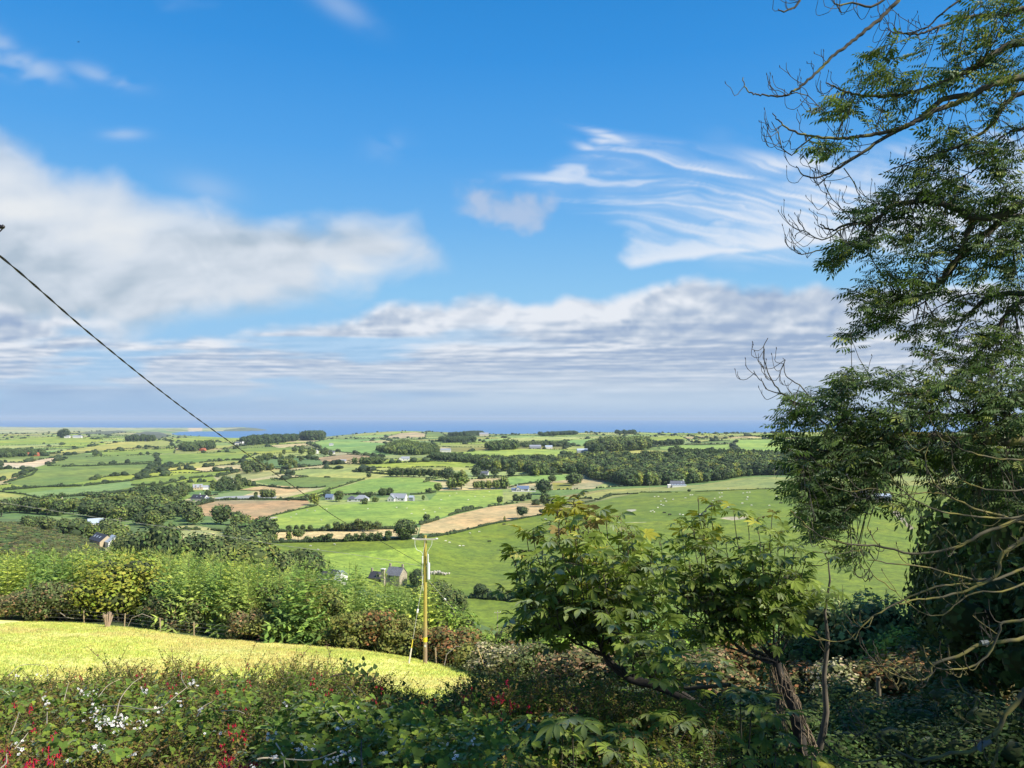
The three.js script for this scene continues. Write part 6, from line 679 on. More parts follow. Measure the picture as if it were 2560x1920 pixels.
function scatterSprigs(name, label, parent, geos, count, seed, region, { s0 = 0.8, s1 = 1.3, depth = 0.34, tilt = 0.75, tint = null }) {
  const r = rngOf(seed), per = geos.map(() => []), q = new THREE.Object3D(), c = new THREE.Color();
  let n = 0, guard = 0;
  while (n < count && guard++ < count * 60) { const x = lerp(-7.5, 6.5, r()), d = lerp(3.1, 8.8, r()), u = CU + x / d * F; const w = region(u, d, x); if (r() > w) continue; const e = hedgeTop(x, d) + depth * r() * r(); q.position.set(x, EYE - e - 0.2, -d); q.rotation.set((r() - 0.5) * 2 * tilt, r() * 6.28, (r() - 0.5) * 2 * tilt); const s = lerp(s0, s1, r()); q.scale.setScalar(s); q.updateMatrix(); per[n % geos.length].push([q.matrix.clone(), r(), x, d]); n++; }
  geos.forEach((g, k) => { const m = new THREE.InstancedMesh(g, nearGreen, per[k].length); per[k].forEach(([mx, a, x, d], i) => { m.setMatrixAt(i, mx); const t = tint ? tint(x, d, a) : [1, 1, 1], f = 0.78 + 0.44 * a; m.setColorAt(i, c.setRGB(t[0] * f, t[1] * f, t[2] * f)); }); m.name = name; m.castShadow = m.receiveShadow = true; m.userData.kind = 'stuff'; parent.add(m); });
}
const fuchsia = thing('fuchsia_hedge', 'long fuchsia hedge with small leaves and drooping red flowers along the bank', 'hedge', [0, 0, 0]);
scatterSprigs('foliage', '', fuchsia, fuchsiaG, 17000, 801, (u, d) => u < -250 || u > 1900 - 250 * vnoise(d * 2, 3) ? 0 : d > 6.1 ? 1 : u < 640 ? 0.9 : u < 780 ? 0.45 : 0.2, { s0: 0.75, s1: 1.35, depth: 0.5, tint: (x, d, a) => fbm(x * 1.1 + 5, d * 1.1, 2) > 0.55 ? [1.3, 1.1, 0.9] : [0.95, 1.05, 0.9] });
{ // tall shoots over the crest and the woody inside
  const r = rngOf(803), b = new MB(), c = new THREE.Object3D();
  for (let k = 0; k < 300; k++) { const x = lerp(-7, 2.2, r()), d = lerp(4, 8.6, r()), g = G(x, -d), y = EYE - hedgeTop(x, d) - 0.25, j = (r() - 0.5) * 0.5; b.tube([[x + j, g - 0.05, -d + j * 0.5], [x + j * 0.3, lerp(g, y, 0.6), -d], [x, y, -d]], 0.012, 0.004, twigC, 5); }
  mesh('stem', b.geo(), nearStem, fuchsia);
  const long = [1, 2, 3].map((k) => sprig(720 + k, { n: 15, len: 0.46, leaf: 0.042, wid: 0.42, col: fuchsiaCol, tip: [0.24, 0.12, 0.07], bend: 0.06 + 0.05 * k }));
  const us = [60, 150, 262, 300, 305, 330, 385, 395, 408, 440, 447, 455, 470, 492, 520, 560, 605, 610, 640, 660, 690, 725, 735, 752, 780, 812, 838, 865, 940, 985, 1000, 1050, 1062, 1075, 1100, 1140, 1148, 1170, 1178, 1183, 1190, 1210, 1228, 1250, 1290, 1330], tall = { 305: 1.5, 440: 1.5, 455: 1.3, 610: 1.45, 735: 1.3, 1178: 1.6, 1183: 1.4, 1062: 1.25, 838: 1.2 };
  us.forEach((u, k) => { const d = 7.4 + 0.7 * r(), x = (u - CU) / F * d, m = mesh('shoot', long[k % 3], nearGreen, fuchsia), s = (tall[u] ?? 0.85) * (0.85 + 0.3 * r()); m.position.set(x, EYE - hedgeTop(x, d) - 0.24, -d); m.rotation.set((r() - 0.5) * 0.5, r() * 6.28, (r() - 0.5) * 0.5); m.scale.setScalar(s); });
  const fl = new MB(), red = [0.5, 0.014, 0.03], pur = [0.22, 0.02, 0.2]; // a hanging bell: tube, four spread sepals, short skirt, threads
  fl.tube([[0, 0, 0], [0, -0.012, 0]], 0.0015, 0.003, [0.4, 0.05, 0.06], 5); fl.tube([[0, -0.01, 0], [0, -0.024, 0]], 0.0042, 0.005, red, 6); for (let k = 0; k < 4; k++) { const q = k * 1.571; leafBlade(fl, [Math.cos(q) * 0.004, -0.022, Math.sin(q) * 0.004], [Math.cos(q) * 0.75, -0.75, Math.sin(q) * 0.75], [Math.cos(q), 0.8, Math.sin(q)], 0.03, 0.012, red, 0.2, -0.15, 2); } fl.tube([[0, -0.024, 0], [0, -0.038, 0]], 0.006, 0.0065, pur, 6); for (let k = 0; k < 3; k++) fl.tube([[0, -0.036, 0], [(k - 1) * 0.004, -0.062, 0.002 * k]], 0.0008, 0.0008, red, 3);
  const flG = fl.geo(), flM = vcLeaf(0.25); let n = 0;
  const clusters = [[40, 1765, 9], [80, 1765, 7], [200, 1685, 3], [350, 1680, 5], [355, 1718, 5], [440, 1745, 3], [75, 1815, 5], [78, 1825, 4], [125, 1828, 3], [130, 1890, 6], [75, 1905, 14], [12, 1865, 6], [4, 1900, 6], [140, 1875, 8], [165, 1868, 4], [120, 1860, 4], [460, 1682, 4], [500, 1665, 4], [432, 1712, 4], [555, 1718, 10], [585, 1722, 5], [615, 1710, 5], [612, 1668, 4], [580, 1818, 7], [598, 1832, 6], [615, 1842, 4], [555, 1860, 5], [570, 1895, 9], [560, 1905, 6], [640, 1912, 4], [610, 1918, 5], [570, 1760, 5], [600, 1760, 4], [790, 1682, 4], [785, 1716, 5], [822, 1720, 4], [808, 1762, 5], [955, 1718, 5], [942, 1745, 6], [1005, 1765, 5], [1020, 1768, 6], [1048, 1764, 5], [1062, 1772, 5], [1078, 1752, 4], [1165, 1718, 8], [1162, 1738, 6], [1272, 1700, 5], [1244, 1746, 9], [1260, 1738, 7], [1284, 1763, 6], [1265, 1770, 4], [1332, 1770, 4], [1410, 1770, 4], [1440, 1760, 3], [1255, 1800, 3], [1270, 1802, 4], [490, 1778, 4], [330, 1790, 4], [250, 1840, 3], [350, 1872, 3]];
  for (const [u, v, k0] of clusters) for (let k = 0; k < k0 && n < 296; k++, n++) { let d = 7.6; const uu = u + (r() - 0.5) * 30, vv = v + (r() - 0.5) * 26; for (let it = 0; it < 40; it++) { if (hedgeTop((uu - CU) / F * d, d) - 0.04 > (vv - HV) / F * d) break; d -= 0.1; } for (let dd = 3.2; dd < 8.4; dd += 0.05) if (hedgeTop((uu - CU) / F * dd, dd) - 0.12 <= (vv - HV) / F * dd) { d = dd; break; } const m = mesh('flower', flG, flM, fuchsia); m.position.set(...P(uu, vv, d - 0.03)); m.rotation.set((r() - 0.5) * 0.7, r() * 6.28, (r() - 0.5) * 0.7); m.scale.setScalar(0.42 + 0.22 * r()); }
}
// where a ray meets the top of the near growth
function onHedge(u, v, lift = 0.1) { for (let d = 3.0; d < 9; d += 0.03) if (hedgeTop((u - CU) / F * d, d) - lift <= (v - HV) / F * d) return P(u, v, d); return P(u, v, 8); }
// brambles: three-part leaves singly, white flowers, arching canes
function trifoliate(seed, c, L = 0.07) { const r = rngOf(seed), b = new MB(); b.tube([[0, 0, 0], [0.02, 0.03, 0], [0.05, 0.045, 0]], 0.0016, 0.0012, [0.2, 0.2, 0.07], 4); for (const [a, l] of [[0, 1], [1.15, 0.8], [-1.15, 0.8]]) leafBlade(b, [0.05, 0.045, 0], [Math.cos(a), 0.12 + 0.2 * r(), Math.sin(a)], [0.0, 1, 0.01], L * l, L * l * 0.72, tone(c, 0.85 + 0.3 * r()), 0.22, 0.3, 5); return b.geo(); }
const bramG = [0, 1, 2, 3, 4, 5].map((k) => trifoliate(740 + k, [[0.14, 0.225, 0.028], [0.19, 0.28, 0.034], [0.1, 0.175, 0.028], [0.24, 0.32, 0.04], [0.12, 0.205, 0.03], [0.28, 0.27, 0.05]][k], 0.066 + 0.012 * (k % 3)));
const petalG = (() => { const b = new MB(); for (let k = 0; k < 5; k++) { const q = k * 1.2566; leafBlade(b, [Math.cos(q) * 0.003, 0, Math.sin(q) * 0.003], [Math.cos(q), 0.3, Math.sin(q)], [0, 1, 0.01], 0.013, 0.011, [0.8, 0.78, 0.8], 0.1, 0.1, 2); } b.quadAt(0, 0.003, 0, 0.004, 0, 0, 0, 0, 0.004, [0.4, 0.42, 0.12]); return b.geo(); })(), petalM = vcLeaf(0.2);
function bramble(name, label, spots, seed, nLeaf, flowers, canes, range) {
  const r = rngOf(seed), t = thing(name, label, 'bramble', [0, 0, 0]);
  const [u0, u1, v0, v1] = range; let n = 0;
  for (let k = 0; k < nLeaf; k++) { const s = spots ? spots[Math.floor(r() * spots.length)] : null, u = s ? s[0] + (r() + r() - 1) * s[2] : lerp(u0, u1, r()), v = s ? s[1] + (r() + r() - 1) * s[3] : lerp(v0, v1, r()), p = onHedge(u, v, 0.04 + 0.15 * r()), m = mesh('leaf', bramG[Math.floor(r() * (r() < 0.06 ? 6 : 5))], nearGreen, t); m.position.set(...p); m.rotation.set(0.5 + (r() - 0.5) * 0.9, r() * 6.28, (r() - 0.5) * 0.8, 'YXZ'); m.scale.setScalar((seed === 811 ? 0.36 : 0.44) + 0.26 * r()); }
  { const g = bramG.slice(0, 5).map((q) => q), per = g.map(() => []), o = new THREE.Object3D(), c = new THREE.Color(); for (let k = 0; k < (seed === 811 ? 500 : 1900); k++) { const w = spots[Math.floor(r() * spots.length)], p = onHedge(w[0] + (r() + r() + r() - 1.5) * w[2] * 1.3, w[1] + (r() + r() + r() - 1.5) * w[3] * 1.3, 0.02 + 0.2 * r()); o.position.set(...p); o.rotation.set(0.45 + (r() - 0.5) * 1.1, r() * 6.28, (r() - 0.5) * 0.9, 'YXZ'); o.scale.setScalar(0.34 + 0.28 * r()); o.updateMatrix(); per[k % 5].push(o.matrix.clone()); } g.forEach((q, k) => { const m = new THREE.InstancedMesh(q, nearGreen, per[k].length); per[k].forEach((x, i) => { m.setMatrixAt(i, x); const f = 0.7 + 0.5 * r(); m.setColorAt(i, c.setRGB(f, f, f)); }); m.name = 'foliage'; m.userData.kind = 'stuff'; m.castShadow = m.receiveShadow = true; t.add(m); }); }
  for (const [u, v, ru, rv, c] of flowers) for (let k = 0; k < c && n < 290; k++, n++) { const p = onHedge(u + (r() + r() - 1) * ru, v + (r() + r() - 1) * rv, 0.2 + 0.06 * r()), m = mesh('flower', petalG, petalM, t); m.position.set(...p); m.rotation.set(0.7 + (r() - 0.5) * 1.2, r() * 6.28, (r() - 0.5) * 1.2, 'YXZ'); m.scale.setScalar(0.4 + 0.3 * r()); }
  for (let [pts, r0, c] of canes) { const b = new MB(); r0 *= 0.72; const cv = new THREE.CatmullRomCurve3(pts.map(([u, v, l = 0.24]) => new THREE.Vector3(...onHedge(u, v, l)))); b.tube(cv.getPoints(20).map((p) => p.toArray()), r0, r0 * 0.6, c ?? [0.46, 0.4, 0.3], 6); mesh('cane', b.geo(), nearStem, t); }
  return t;
}
const dry = [0.4, 0.34, 0.24];
bramble('flowering_bramble', 'bramble with many white flower clusters and pale dry canes in the sunlit hedge', [[40, 1740, 60, 40], [280, 1800, 160, 70], [150, 1760, 160, 50], [330, 1740, 80, 40], [460, 1800, 120, 60], [200, 1860, 120, 40], [590, 1740, 60, 40]], 811, 270, [[235, 1640 + 12, 0, 0, 0], [40, 1690, 22, 12, 7], [108, 1688, 18, 10, 6], [115, 1752, 14, 24, 16], [230, 1740, 26, 18, 18], [195, 1728, 14, 10, 6], [250, 1764, 24, 18, 14], [240, 1790, 44, 30, 30], [270, 1810, 40, 22, 24], [320, 1805, 50, 24, 20], [305, 1795, 20, 16, 12], [360, 1810, 30, 20, 8], [356, 1728, 14, 14, 10], [35, 1730, 20, 10, 6], [480, 1710, 16, 16, 16], [400, 1770, 16, 14, 6], [500, 1775, 12, 8, 5], [250, 1870, 22, 12, 12], [40, 1870, 30, 24, 8], [540, 1832, 30, 14, 6], [450, 1750, 20, 20, 5], [330, 1888, 14, 12, 6], [170, 1900, 16, 10, 5]],
  [[[[290, 1790], [305, 1740], [330, 1710], [357, 1690]], 0.005, dry], [[[262, 1766], [310, 1765], [360, 1773], [390, 1772], [440, 1740], [468, 1718]], 0.005, dry], [[[246, 1742], [275, 1710], [300, 1698]], 0.004, dry], [[[160, 1752], [168, 1720], [172, 1705]], 0.004, dry], [[[28, 1836], [40, 1805], [48, 1780]], 0.004, dry], [[[0, 1922], [16, 1905], [16, 1885]], 0.005, dry], [[[36, 1873], [60, 1845], [70, 1832]], 0.004, dry], [[[492, 1792], [510, 1765], [530, 1755]], 0.005, dry], [[[552, 1778], [590, 1776], [612, 1784]], 0.005, dry], [[[0, 1722], [12, 1728], [24, 1738]], 0.006, [0.4, 0.5, 0.2]], [[[20, 1690], [60, 1662], [110, 1664], [120, 1682]], 0.004, [0.36, 0.3, 0.22]], [[[455, 1680, 0.1], [458, 1705, 0.2], [470, 1722, 0.24]], 0.004, dry], [[[117, 1810], [118, 1780]], 0.004, dry]], [0, 640, 1700, 1920]);
bramble('leafy_bramble', 'leafy bramble with broad bright leaves and few white flowers under the hedge', [[760, 1790, 60, 50], [900, 1850, 120, 70], [1050, 1880, 140, 50], [860, 1790, 70, 30], [960, 1820, 80, 60], [1120, 1830, 90, 60], [720, 1880, 60, 40], [1200, 1860, 80, 60], [1020, 1800, 60, 30]], 812, 292, [[715, 1760, 16, 10, 6], [845, 1820, 10, 8, 6], [860, 1880, 24, 20, 12], [830, 1900, 22, 14, 12], [880, 1898, 14, 10, 7], [760, 1880, 34, 22, 16], [680, 1842, 16, 16, 8], [690, 1890, 24, 18, 10], [960, 1885, 16, 10, 9], [1110, 1860, 24, 20, 8], [1180, 1850, 12, 12, 4], [900, 1790, 60, 30, 5], [640, 1920, 40, 16, 6], [760, 1870, 40, 30, 6], [1150, 1890, 40, 20, 5]],
  [[[[644, 1898], [660, 1895], [720, 1898], [780, 1900], [840, 1880]], 0.006, dry], [[[830, 1765], [850, 1790], [862, 1805]], 0.004, dry], [[[905, 1922], [903, 1880], [904, 1850]], 0.006, [0.03, 0.03, 0.025]], [[[690, 1858], [706, 1885], [712, 1920]], 0.005, dry], [[[868, 1716], [880, 1728], [890, 1740]], 0.004, dry], [[[962, 1822], [950, 1840], [942, 1850]], 0.004, [0.3, 0.32, 0.2]]], [660, 1240, 1770, 1920]);
{ // one dark arching shoot with round leaves over the meadow
  const t = thing('arching_bramble', 'dark arching bramble shoot with round leaves against the sunlit meadow', 'bramble', [0, 0, 0]), b = new MB(), d = 7.2, pts = [[826, 1692], [852, 1686], [880, 1685], [910, 1690], [935, 1697], [958, 1707], [985, 1714], [1010, 1712]].map(([u, v]) => P(u, v, d)); b.tube(new THREE.CatmullRomCurve3(pts.map((p) => new THREE.Vector3(...p))).getPoints(30).map((p) => p.toArray()), 0.006, 0.002, [0.06, 0.04, 0.035], 6); for (const c of [[[910, 1690], [905, 1668], [908, 1650]], [[880, 1685], [872, 1665], [860, 1652]], [[935, 1697], [940, 1680], [948, 1668]], [[852, 1686], [855, 1668], [850, 1655]]]) b.tube(c.map(([u, v]) => P(u, v, d)), 0.003, 0.0015, [0.07, 0.05, 0.04], 5); mesh('cane', b.geo(), nearStem, t);
  const g = new MB(); leafBlade(g, [0, 0, 0], [0, -1, 0.15], [0, 0.1, 1], 0.042, 0.036, [0.07, 0.12, 0.03], 0.15, 0.1, 5); const lg = g.geo(), r = rngOf(5); for (const [u, v, s] of [[908, 1645, 1], [911, 1660, 1], [935, 1664, 1.2], [930, 1672, 0.9], [940, 1684, 1.1], [885, 1672, 1.2], [868, 1672, 1], [866, 1650, 0.9], [853, 1648, 0.8], [858, 1660, 0.7], [862, 1678, 0.9], [912, 1683, 1.4], [918, 1690, 1.2], [895, 1670, 1.1], [880, 1662, 0.8], [875, 1655, 0.7], [900, 1663, 0.9], [960, 1700, 1], [976, 1706, 0.8], [1008, 1708, 1], [925, 1692, 1.1], [926, 1676, 0.8], [890, 1685, 1.0], [903, 1676, 1.2]]) { const m = mesh('leaf', lg, nearGreen, t); m.position.set(...P(u, v - 6, d + (r() - 0.5) * 0.1)); m.rotation.set((r() - 0.5) * 0.6, (r() - 0.5) * 1.4, (r() - 0.5) * 1.2); m.scale.setScalar(s * 1.15); }
}
// broad upright leaves growing out of the hedge hollow
for (const [u, v, label, seed] of [[700, 1830, 'broad leaved plant with pale upright leaf in the hedge hollow', 1], [778, 1838, 'broad leaved plant with a rosette of long bright leaves', 2], [352, 1775, 'small broad leaved plant beside the pale dry canes', 3], [480, 1752, 'young pale green shoot standing among the fuchsia', 4], [545, 1770, 'bright two leaved shoot beside the fallen dry canes', 5], [215, 1862, 'round leaved plant low in the sunlit hedge', 6]]) {
  const t = thing('broad_leaved_plant', label, 'plant', onHedge(u, v, 0.02)), r = rngOf(900 + seed), n = seed > 3 ? 5 : 9; for (let k = 0; k < n; k++) { const q = k * 2.4 + seed, el = 1.4 - 1.1 * (k / n), L = (seed > 2 ? 0.075 : 0.14) * (0.8 + 0.5 * r()), g = new MB(); leafBlade(g, [0, 0, 0], [Math.cos(q), el, Math.sin(q)], [0, 1, 0.02], L, L * (seed === 6 ? 0.8 : 0.36), tone([0.22, 0.36, 0.07], 0.75 + 0.5 * r()), 0.3, 0.35, 5); mesh('leaf', g.geo(), glossy, t); }
}
// ---- horse chestnut leaves: five to seven leaflets spreading from one stalk
function chestnutLeaf(seed, c, n = 7, L = 0.15, droop = 0.4) { const r = rngOf(seed), b = new MB(); b.tube([[0, 0, 0], [0.05, 0.04, 0], [0.11, 0.045, 0]], 0.0026, 0.0018, [0.26, 0.25, 0.09], 5); for (let k = 0; k < n; k++) { const a = (k - (n - 1) / 2) * (4.3 / n), l = L * (1.05 - 0.42 * Math.abs(k - (n - 1) / 2) / ((n - 1) / 2)) * (0.9 + 0.2 * r()); leafBlade(b, [0.11, 0.045, 0], [Math.cos(a), 0.1 + 0.14 * r(), Math.sin(a)], [0, 1, 0.01], l, l * 0.4, tone(c, 0.88 + 0.24 * r()), 0.28, droop * (0.7 + 0.6 * r()), 5); } return b.geo(); }
const CH = { green: [0.2, 0.28, 0.036], light: [0.27, 0.36, 0.05], yellow: [0.44, 0.44, 0.05], dark: [0.15, 0.225, 0.036], rusty: [0.26, 0.2, 0.06] };
const chG = Object.fromEntries(Object.entries(CH).map(([k, c]) => [k, [0, 1, 2].map((s) => chestnutLeaf(760 + s * 7 + k.length, c, [7, 5, 7][s], 0.15 - 0.015 * s, [0.35, 0.5, 0.7][s]))]));
function putLeaf(t, p, yaw, pitch, roll, kind, s, r) { const m = mesh('leaf', chG[kind][Math.floor(r() * 3)], glossy, t); m.position.set(...p); m.rotation.set(roll, yaw, pitch, 'YXZ'); m.scale.setScalar(s); return m; }
function whorl(t, p, r, n, kindOf, s = 1, spread = 0.2) { const o = r() * 6.28; for (let k = 0; k < n; k++) putLeaf(t, p, o + k / n * 6.283 + (r() - 0.5) * 0.6, spread + (r() - 0.5) * 0.5, (r() - 0.5) * 0.5, kindOf(r), s * (0.8 + 0.4 * r()), r); }
function chestnut(label, seed, d0, trunk, trunkR, forkAt, tips, low, kindOf, opt = {}) {
  const t = thing('horse_chestnut', label, 'tree', [0, 0, 0]), r = rngOf(seed), tb = new MB(), bb = new MB(), bark = [0.055, 0.047, 0.04], dt = opt.dtrunk ?? d0;
  const tp = trunk.map(([u, v, dd = 0]) => P(u, v, dt + dd)); tp.unshift([tp[0][0] + (opt.lean ?? 0), G(tp[0][0], tp[0][2]) - 0.1, tp[0][2]]);
  const tc = new THREE.CatmullRomCurve3(tp.map((p) => new THREE.Vector3(...p))).getPoints(24).map((p) => p.toArray()); tb.tube(tc, trunkR[0], trunkR[1], (q) => tone(bark, 0.8 + 0.4 * vnoise(q * 30, seed)), 10); mesh('trunk', tb.geo(), nearStem, t);
  let count = 0; const extra = [];
  const add = (p, n, spread, v) => { const o = r() * 6.28; for (let k = 0; k < n; k++) { const yaw = o + k / n * 6.283 + (r() - 0.5) * 0.7, pitch = spread + (r() - 0.55) * 1.1, roll = 0.25 + (r() - 0.5) * 1.1, s = (opt.s ?? 0.8) * (0.75 + 0.45 * r()), kd = kindOf(r, v); if (count < 285) { putLeaf(t, p, yaw, pitch, roll, kd, s, r); count++; } else extra.push([p, yaw, pitch, roll, kd, s]); } };
  // main limbs rise from the fork to the middle of a handful of tips, shoots go on from them
  const order = tips.map((q) => ({ q, e: new THREE.Vector3(...P(q[0], q[1], d0 + (q[2] ?? 0))) })).sort((x, y) => x.q[0] - y.q[0]), groups = []; for (let k = 0; k < order.length; k += 4) groups.push(order.slice(k, k + 4));
  const wob = (p, w) => [p.x + (r() - 0.5) * w, p.y + (r() - 0.5) * w, p.z + (r() - 0.5) * w];
  for (const grp of groups) {
    const mid = grp.reduce((s, o) => s.add(o.e), new THREE.Vector3()).multiplyScalar(1 / grp.length), fk = forkAt.map((q) => new THREE.Vector3(...P(...q, dt))), f = fk[Math.floor(r() * fk.length)], top = f.clone().lerp(mid, 0.66), L = top.distanceTo(f), m1 = f.clone().lerp(top, 0.45).add(new THREE.Vector3((top.x - f.x) * 0.28, -L * 0.07, (r() - 0.5) * 0.2));
    const limb = new THREE.CatmullRomCurve3([f, m1, top]); bb.tube(limb.getPoints(9).map((p, i) => wob(p, i ? 0.03 : 0)), 0.0125, 0.007, bark, 6);
    for (const { q, e } of grp) {
      const at = 0.45 + 0.55 * r(), b0 = limb.getPoint(at), l = b0.distanceTo(e), mm = b0.clone().lerp(e, 0.5).add(new THREE.Vector3((e.x - b0.x) * 0.25 + (r() - 0.5) * 0.1, -l * 0.1 * r(), (e.z - b0.z) * 0.2 + (r() - 0.5) * 0.12)), c = new THREE.CatmullRomCurve3([b0, mm, e]); bb.tube(c.getPoints(9).map((p, i) => wob(p, i ? 0.022 : 0)), 0.0068, 0.0036, bark, 5); bb.tube([[e.x, e.y - 0.015, e.z], [e.x, e.y + 0.03, e.z]], 0.0055, 0.002, [0.1, 0.07, 0.04], 5);
      if (opt.bare && r() < opt.bare) { add(c.getPoint(0.5).toArray(), 3, 0, q[1] + 40); continue; }
      add(e.toArray(), 4 + Math.floor(r() * 2), 0.2, q[1]);
      for (let k = 0; k < 3; k++) { const tt = 0.1 + 0.85 * r(), p = c.getPoint(tt), dx = (r() - 0.5) * 0.4, dz = (r() - 0.5) * 0.5, w = [p.x + dx, p.y - 0.12 + 0.3 * r(), p.z + dz]; bb.tube([p.toArray(), [p.x + dx * 0.6, p.y + 0.02, p.z + dz * 0.6], w], 0.0042, 0.0026, bark, 5); add(w, 4 + Math.floor(r() * 2), -0.05, q[1] + (1 - tt) * 90); }
    }
    for (let k = 0; k < 3; k++) { const p = limb.getPoint(0.35 + 0.6 * r()), w = [p.x + (r() - 0.5) * 0.5, p.y + 0.05 + 0.15 * r(), p.z + (r() - 0.5) * 0.5]; bb.tube([p.toArray(), w], 0.005, 0.003, bark, 5); add(w, 4, -0.1, 1480); }
  }
  for (const [u, v, n, s, dd = 0, kind] of low) { if (count > 292) break; const p = P(u, v, d0 + dd); whorl(t, p, r, n, kind ? () => kind : (x) => kindOf(x, v), s, 0); count += n; }
  mesh('branch', bb.geo(), nearStem, t);
  { const o = new THREE.Object3D(), sets = {}; for (const e of extra) { const key = e[4] + Math.floor(r() * 3); (sets[key] ??= []).push(e); } for (const [key, list] of Object.entries(sets)) { const m = new THREE.InstancedMesh(chG[key.slice(0, -1)][+key.slice(-1)], glossy, list.length); list.forEach(([p, yaw, pitch, roll, , s], i) => { o.position.set(...p); o.rotation.set(roll, yaw, pitch, 'YXZ'); o.scale.setScalar(s); o.updateMatrix(); m.setMatrixAt(i, o.matrix); }); m.name = 'foliage'; m.userData.kind = 'stuff'; m.castShadow = m.receiveShadow = true; t.add(m); } }
  return t;
}
const litTopKind = (v1, v2) => (r, v) => v < v1 ? (r() < 0.45 ? 'yellow' : r() < 0.5 ? 'light' : 'rusty') : v < v2 ? (r() < 0.18 ? 'yellow' : r() < 0.55 ? 'green' : 'light') : (r() < 0.5 ? 'green' : r() < 0.5 ? 'dark' : 'light');  // upper leaves picked yellower and lighter: backlight put into their colour
chestnut('leaning horse chestnut with top leaves coloured yellow as if sunlit standing before the pasture', 821, 6.9, [[1782, 1830], [1727, 1756], [1643, 1714], [1580, 1698], [1524, 1655], [1500, 1605]], [0.062, 0.03], [[1500, 1605], [1512, 1640], [1580, 1698], [1505, 1610]],
  [[1288, 1408], [1318, 1345], [1333, 1338, -0.2], [1358, 1332, 0.3], [1376, 1372], [1394, 1280, -0.2], [1412, 1278, 0.2], [1434, 1258], [1444, 1292, 0.3], [1423, 1310, -0.3], [1466, 1302, -0.2], [1492, 1300, 0.2], [1517, 1312, -0.3], [1543, 1300, 0.2], [1554, 1322, -0.2], [1572, 1335, 0.1], [1571, 1378, -0.3], [1474, 1345, -0.5], [1440, 1360, -0.6], [1406, 1375, -0.5], [1363, 1400, -0.4], [1337, 1430, -0.3], [1387, 1440, -0.6], [1453, 1400, -0.8], [1492, 1385, -0.7], [1530, 1400, -0.6], [1509, 1440, -0.8], [1431, 1460, -0.7], [1466, 1440, 0.4], [1543, 1450, -0.4], [1578, 1430, 0.2], [1345, 1465, 0.3], [1401, 1500, -0.5], [1376, 1480, 0.2], [1311, 1450, 0.2], [1612, 1420, 0.2], [1629, 1390, 0.1], [1330, 1530, -0.2], [1370, 1560, 0.1], [1300, 1500, 0.2], [1420, 1540, -0.4], [1450, 1580, 0.2], [1345, 1600, 0.1], [1390, 1630, -0.2], [1540, 1500, -0.4], [1600, 1480, -0.2], [1580, 1540, -0.3], [1620, 1520, 0.1], [1650, 1460, -0.1], [1500, 1500, -0.6]],
  [[1386, 1548, 3, 0.75, 0, 'yellow'], [1465, 1590, 3, 0.8], [1290, 1580, 3, 0.6], [1560, 1560, 3, 0.8], [1330, 1640, 3, 0.7], [1430, 1620, 3, 0.8]], litTopKind(1312, 1400), { s: 0.74, dtrunk: 7.3 });
chestnut('vine clad horse chestnut with many upright dark stems', 822, 7.6, [[2002, 1868], [1990, 1800], [1972, 1735], [1950, 1690], [1942, 1655]], [0.07, 0.04], [[1942, 1655], [1948, 1665], [1938, 1650], [1900, 1648]],
  [[1700, 1310], [1735, 1330, -0.2], [1762, 1312], [1790, 1345, 0.2], [1745, 1250], [1835, 1282], [1868, 1300, 0.1], [1895, 1330, -0.2], [1930, 1295], [1945, 1335, 0.2], [1960, 1370], [1910, 1365, -0.4], [1985, 1375, 0.1], [2012, 1400], [2016, 1440, 0.2], [1990, 1430, -0.3], [1955, 1410, -0.5], [1925, 1420, -0.4], [1880, 1390, -0.4], [1850, 1370, -0.2], [1815, 1360, 0.2], [1780, 1385, -0.3], [1750, 1375, -0.5], [1715, 1370, -0.2], [1690, 1400, -0.3], [1725, 1420, -0.5], [1770, 1430, -0.4], [1820, 1420, -0.5], [1860, 1440, -0.3], [1895, 1450, 0.2], [1940, 1460, 0.3], [1800, 1470, 0.2], [1740, 1470, 0.3], [1700, 1450, 0.2], [1980, 1480, 0.2], [1780, 1262, 0.1], [1760, 1290, 0.1], [1680, 1500, -0.2], [1720, 1540, -0.3], [1760, 1520, -0.3], [1810, 1530, -0.2], [1850, 1510, -0.3], [1700, 1580, 0.1], [1770, 1580, -0.2], [1900, 1520, -0.3], [1960, 1530, 0.1], [2000, 1510, 0.1], [2010, 1560, 0.2], [1840, 1570, -0.2], [1650, 1360, -0.2], [1640, 1400, 0.1]],
  [[1620, 1545, 4, 0.9, -0.6, 'light'], [1600, 1420, 3, 0.8, -0.6, 'yellow'], [1760, 1460, 4, 0.9, -0.4, 'light'], [1800, 1470, 3, 0.8, -0.4], [1990, 1580, 4, 0.85, -0.3], [2030, 1560, 3, 0.8, -0.2], [2060, 1420, 3, 0.7, 0.3, 'dark'], [1710, 1540, 3, 0.8, -0.4]], litTopKind(1300, 1360), { s: 0.72, bare: 0.14 });
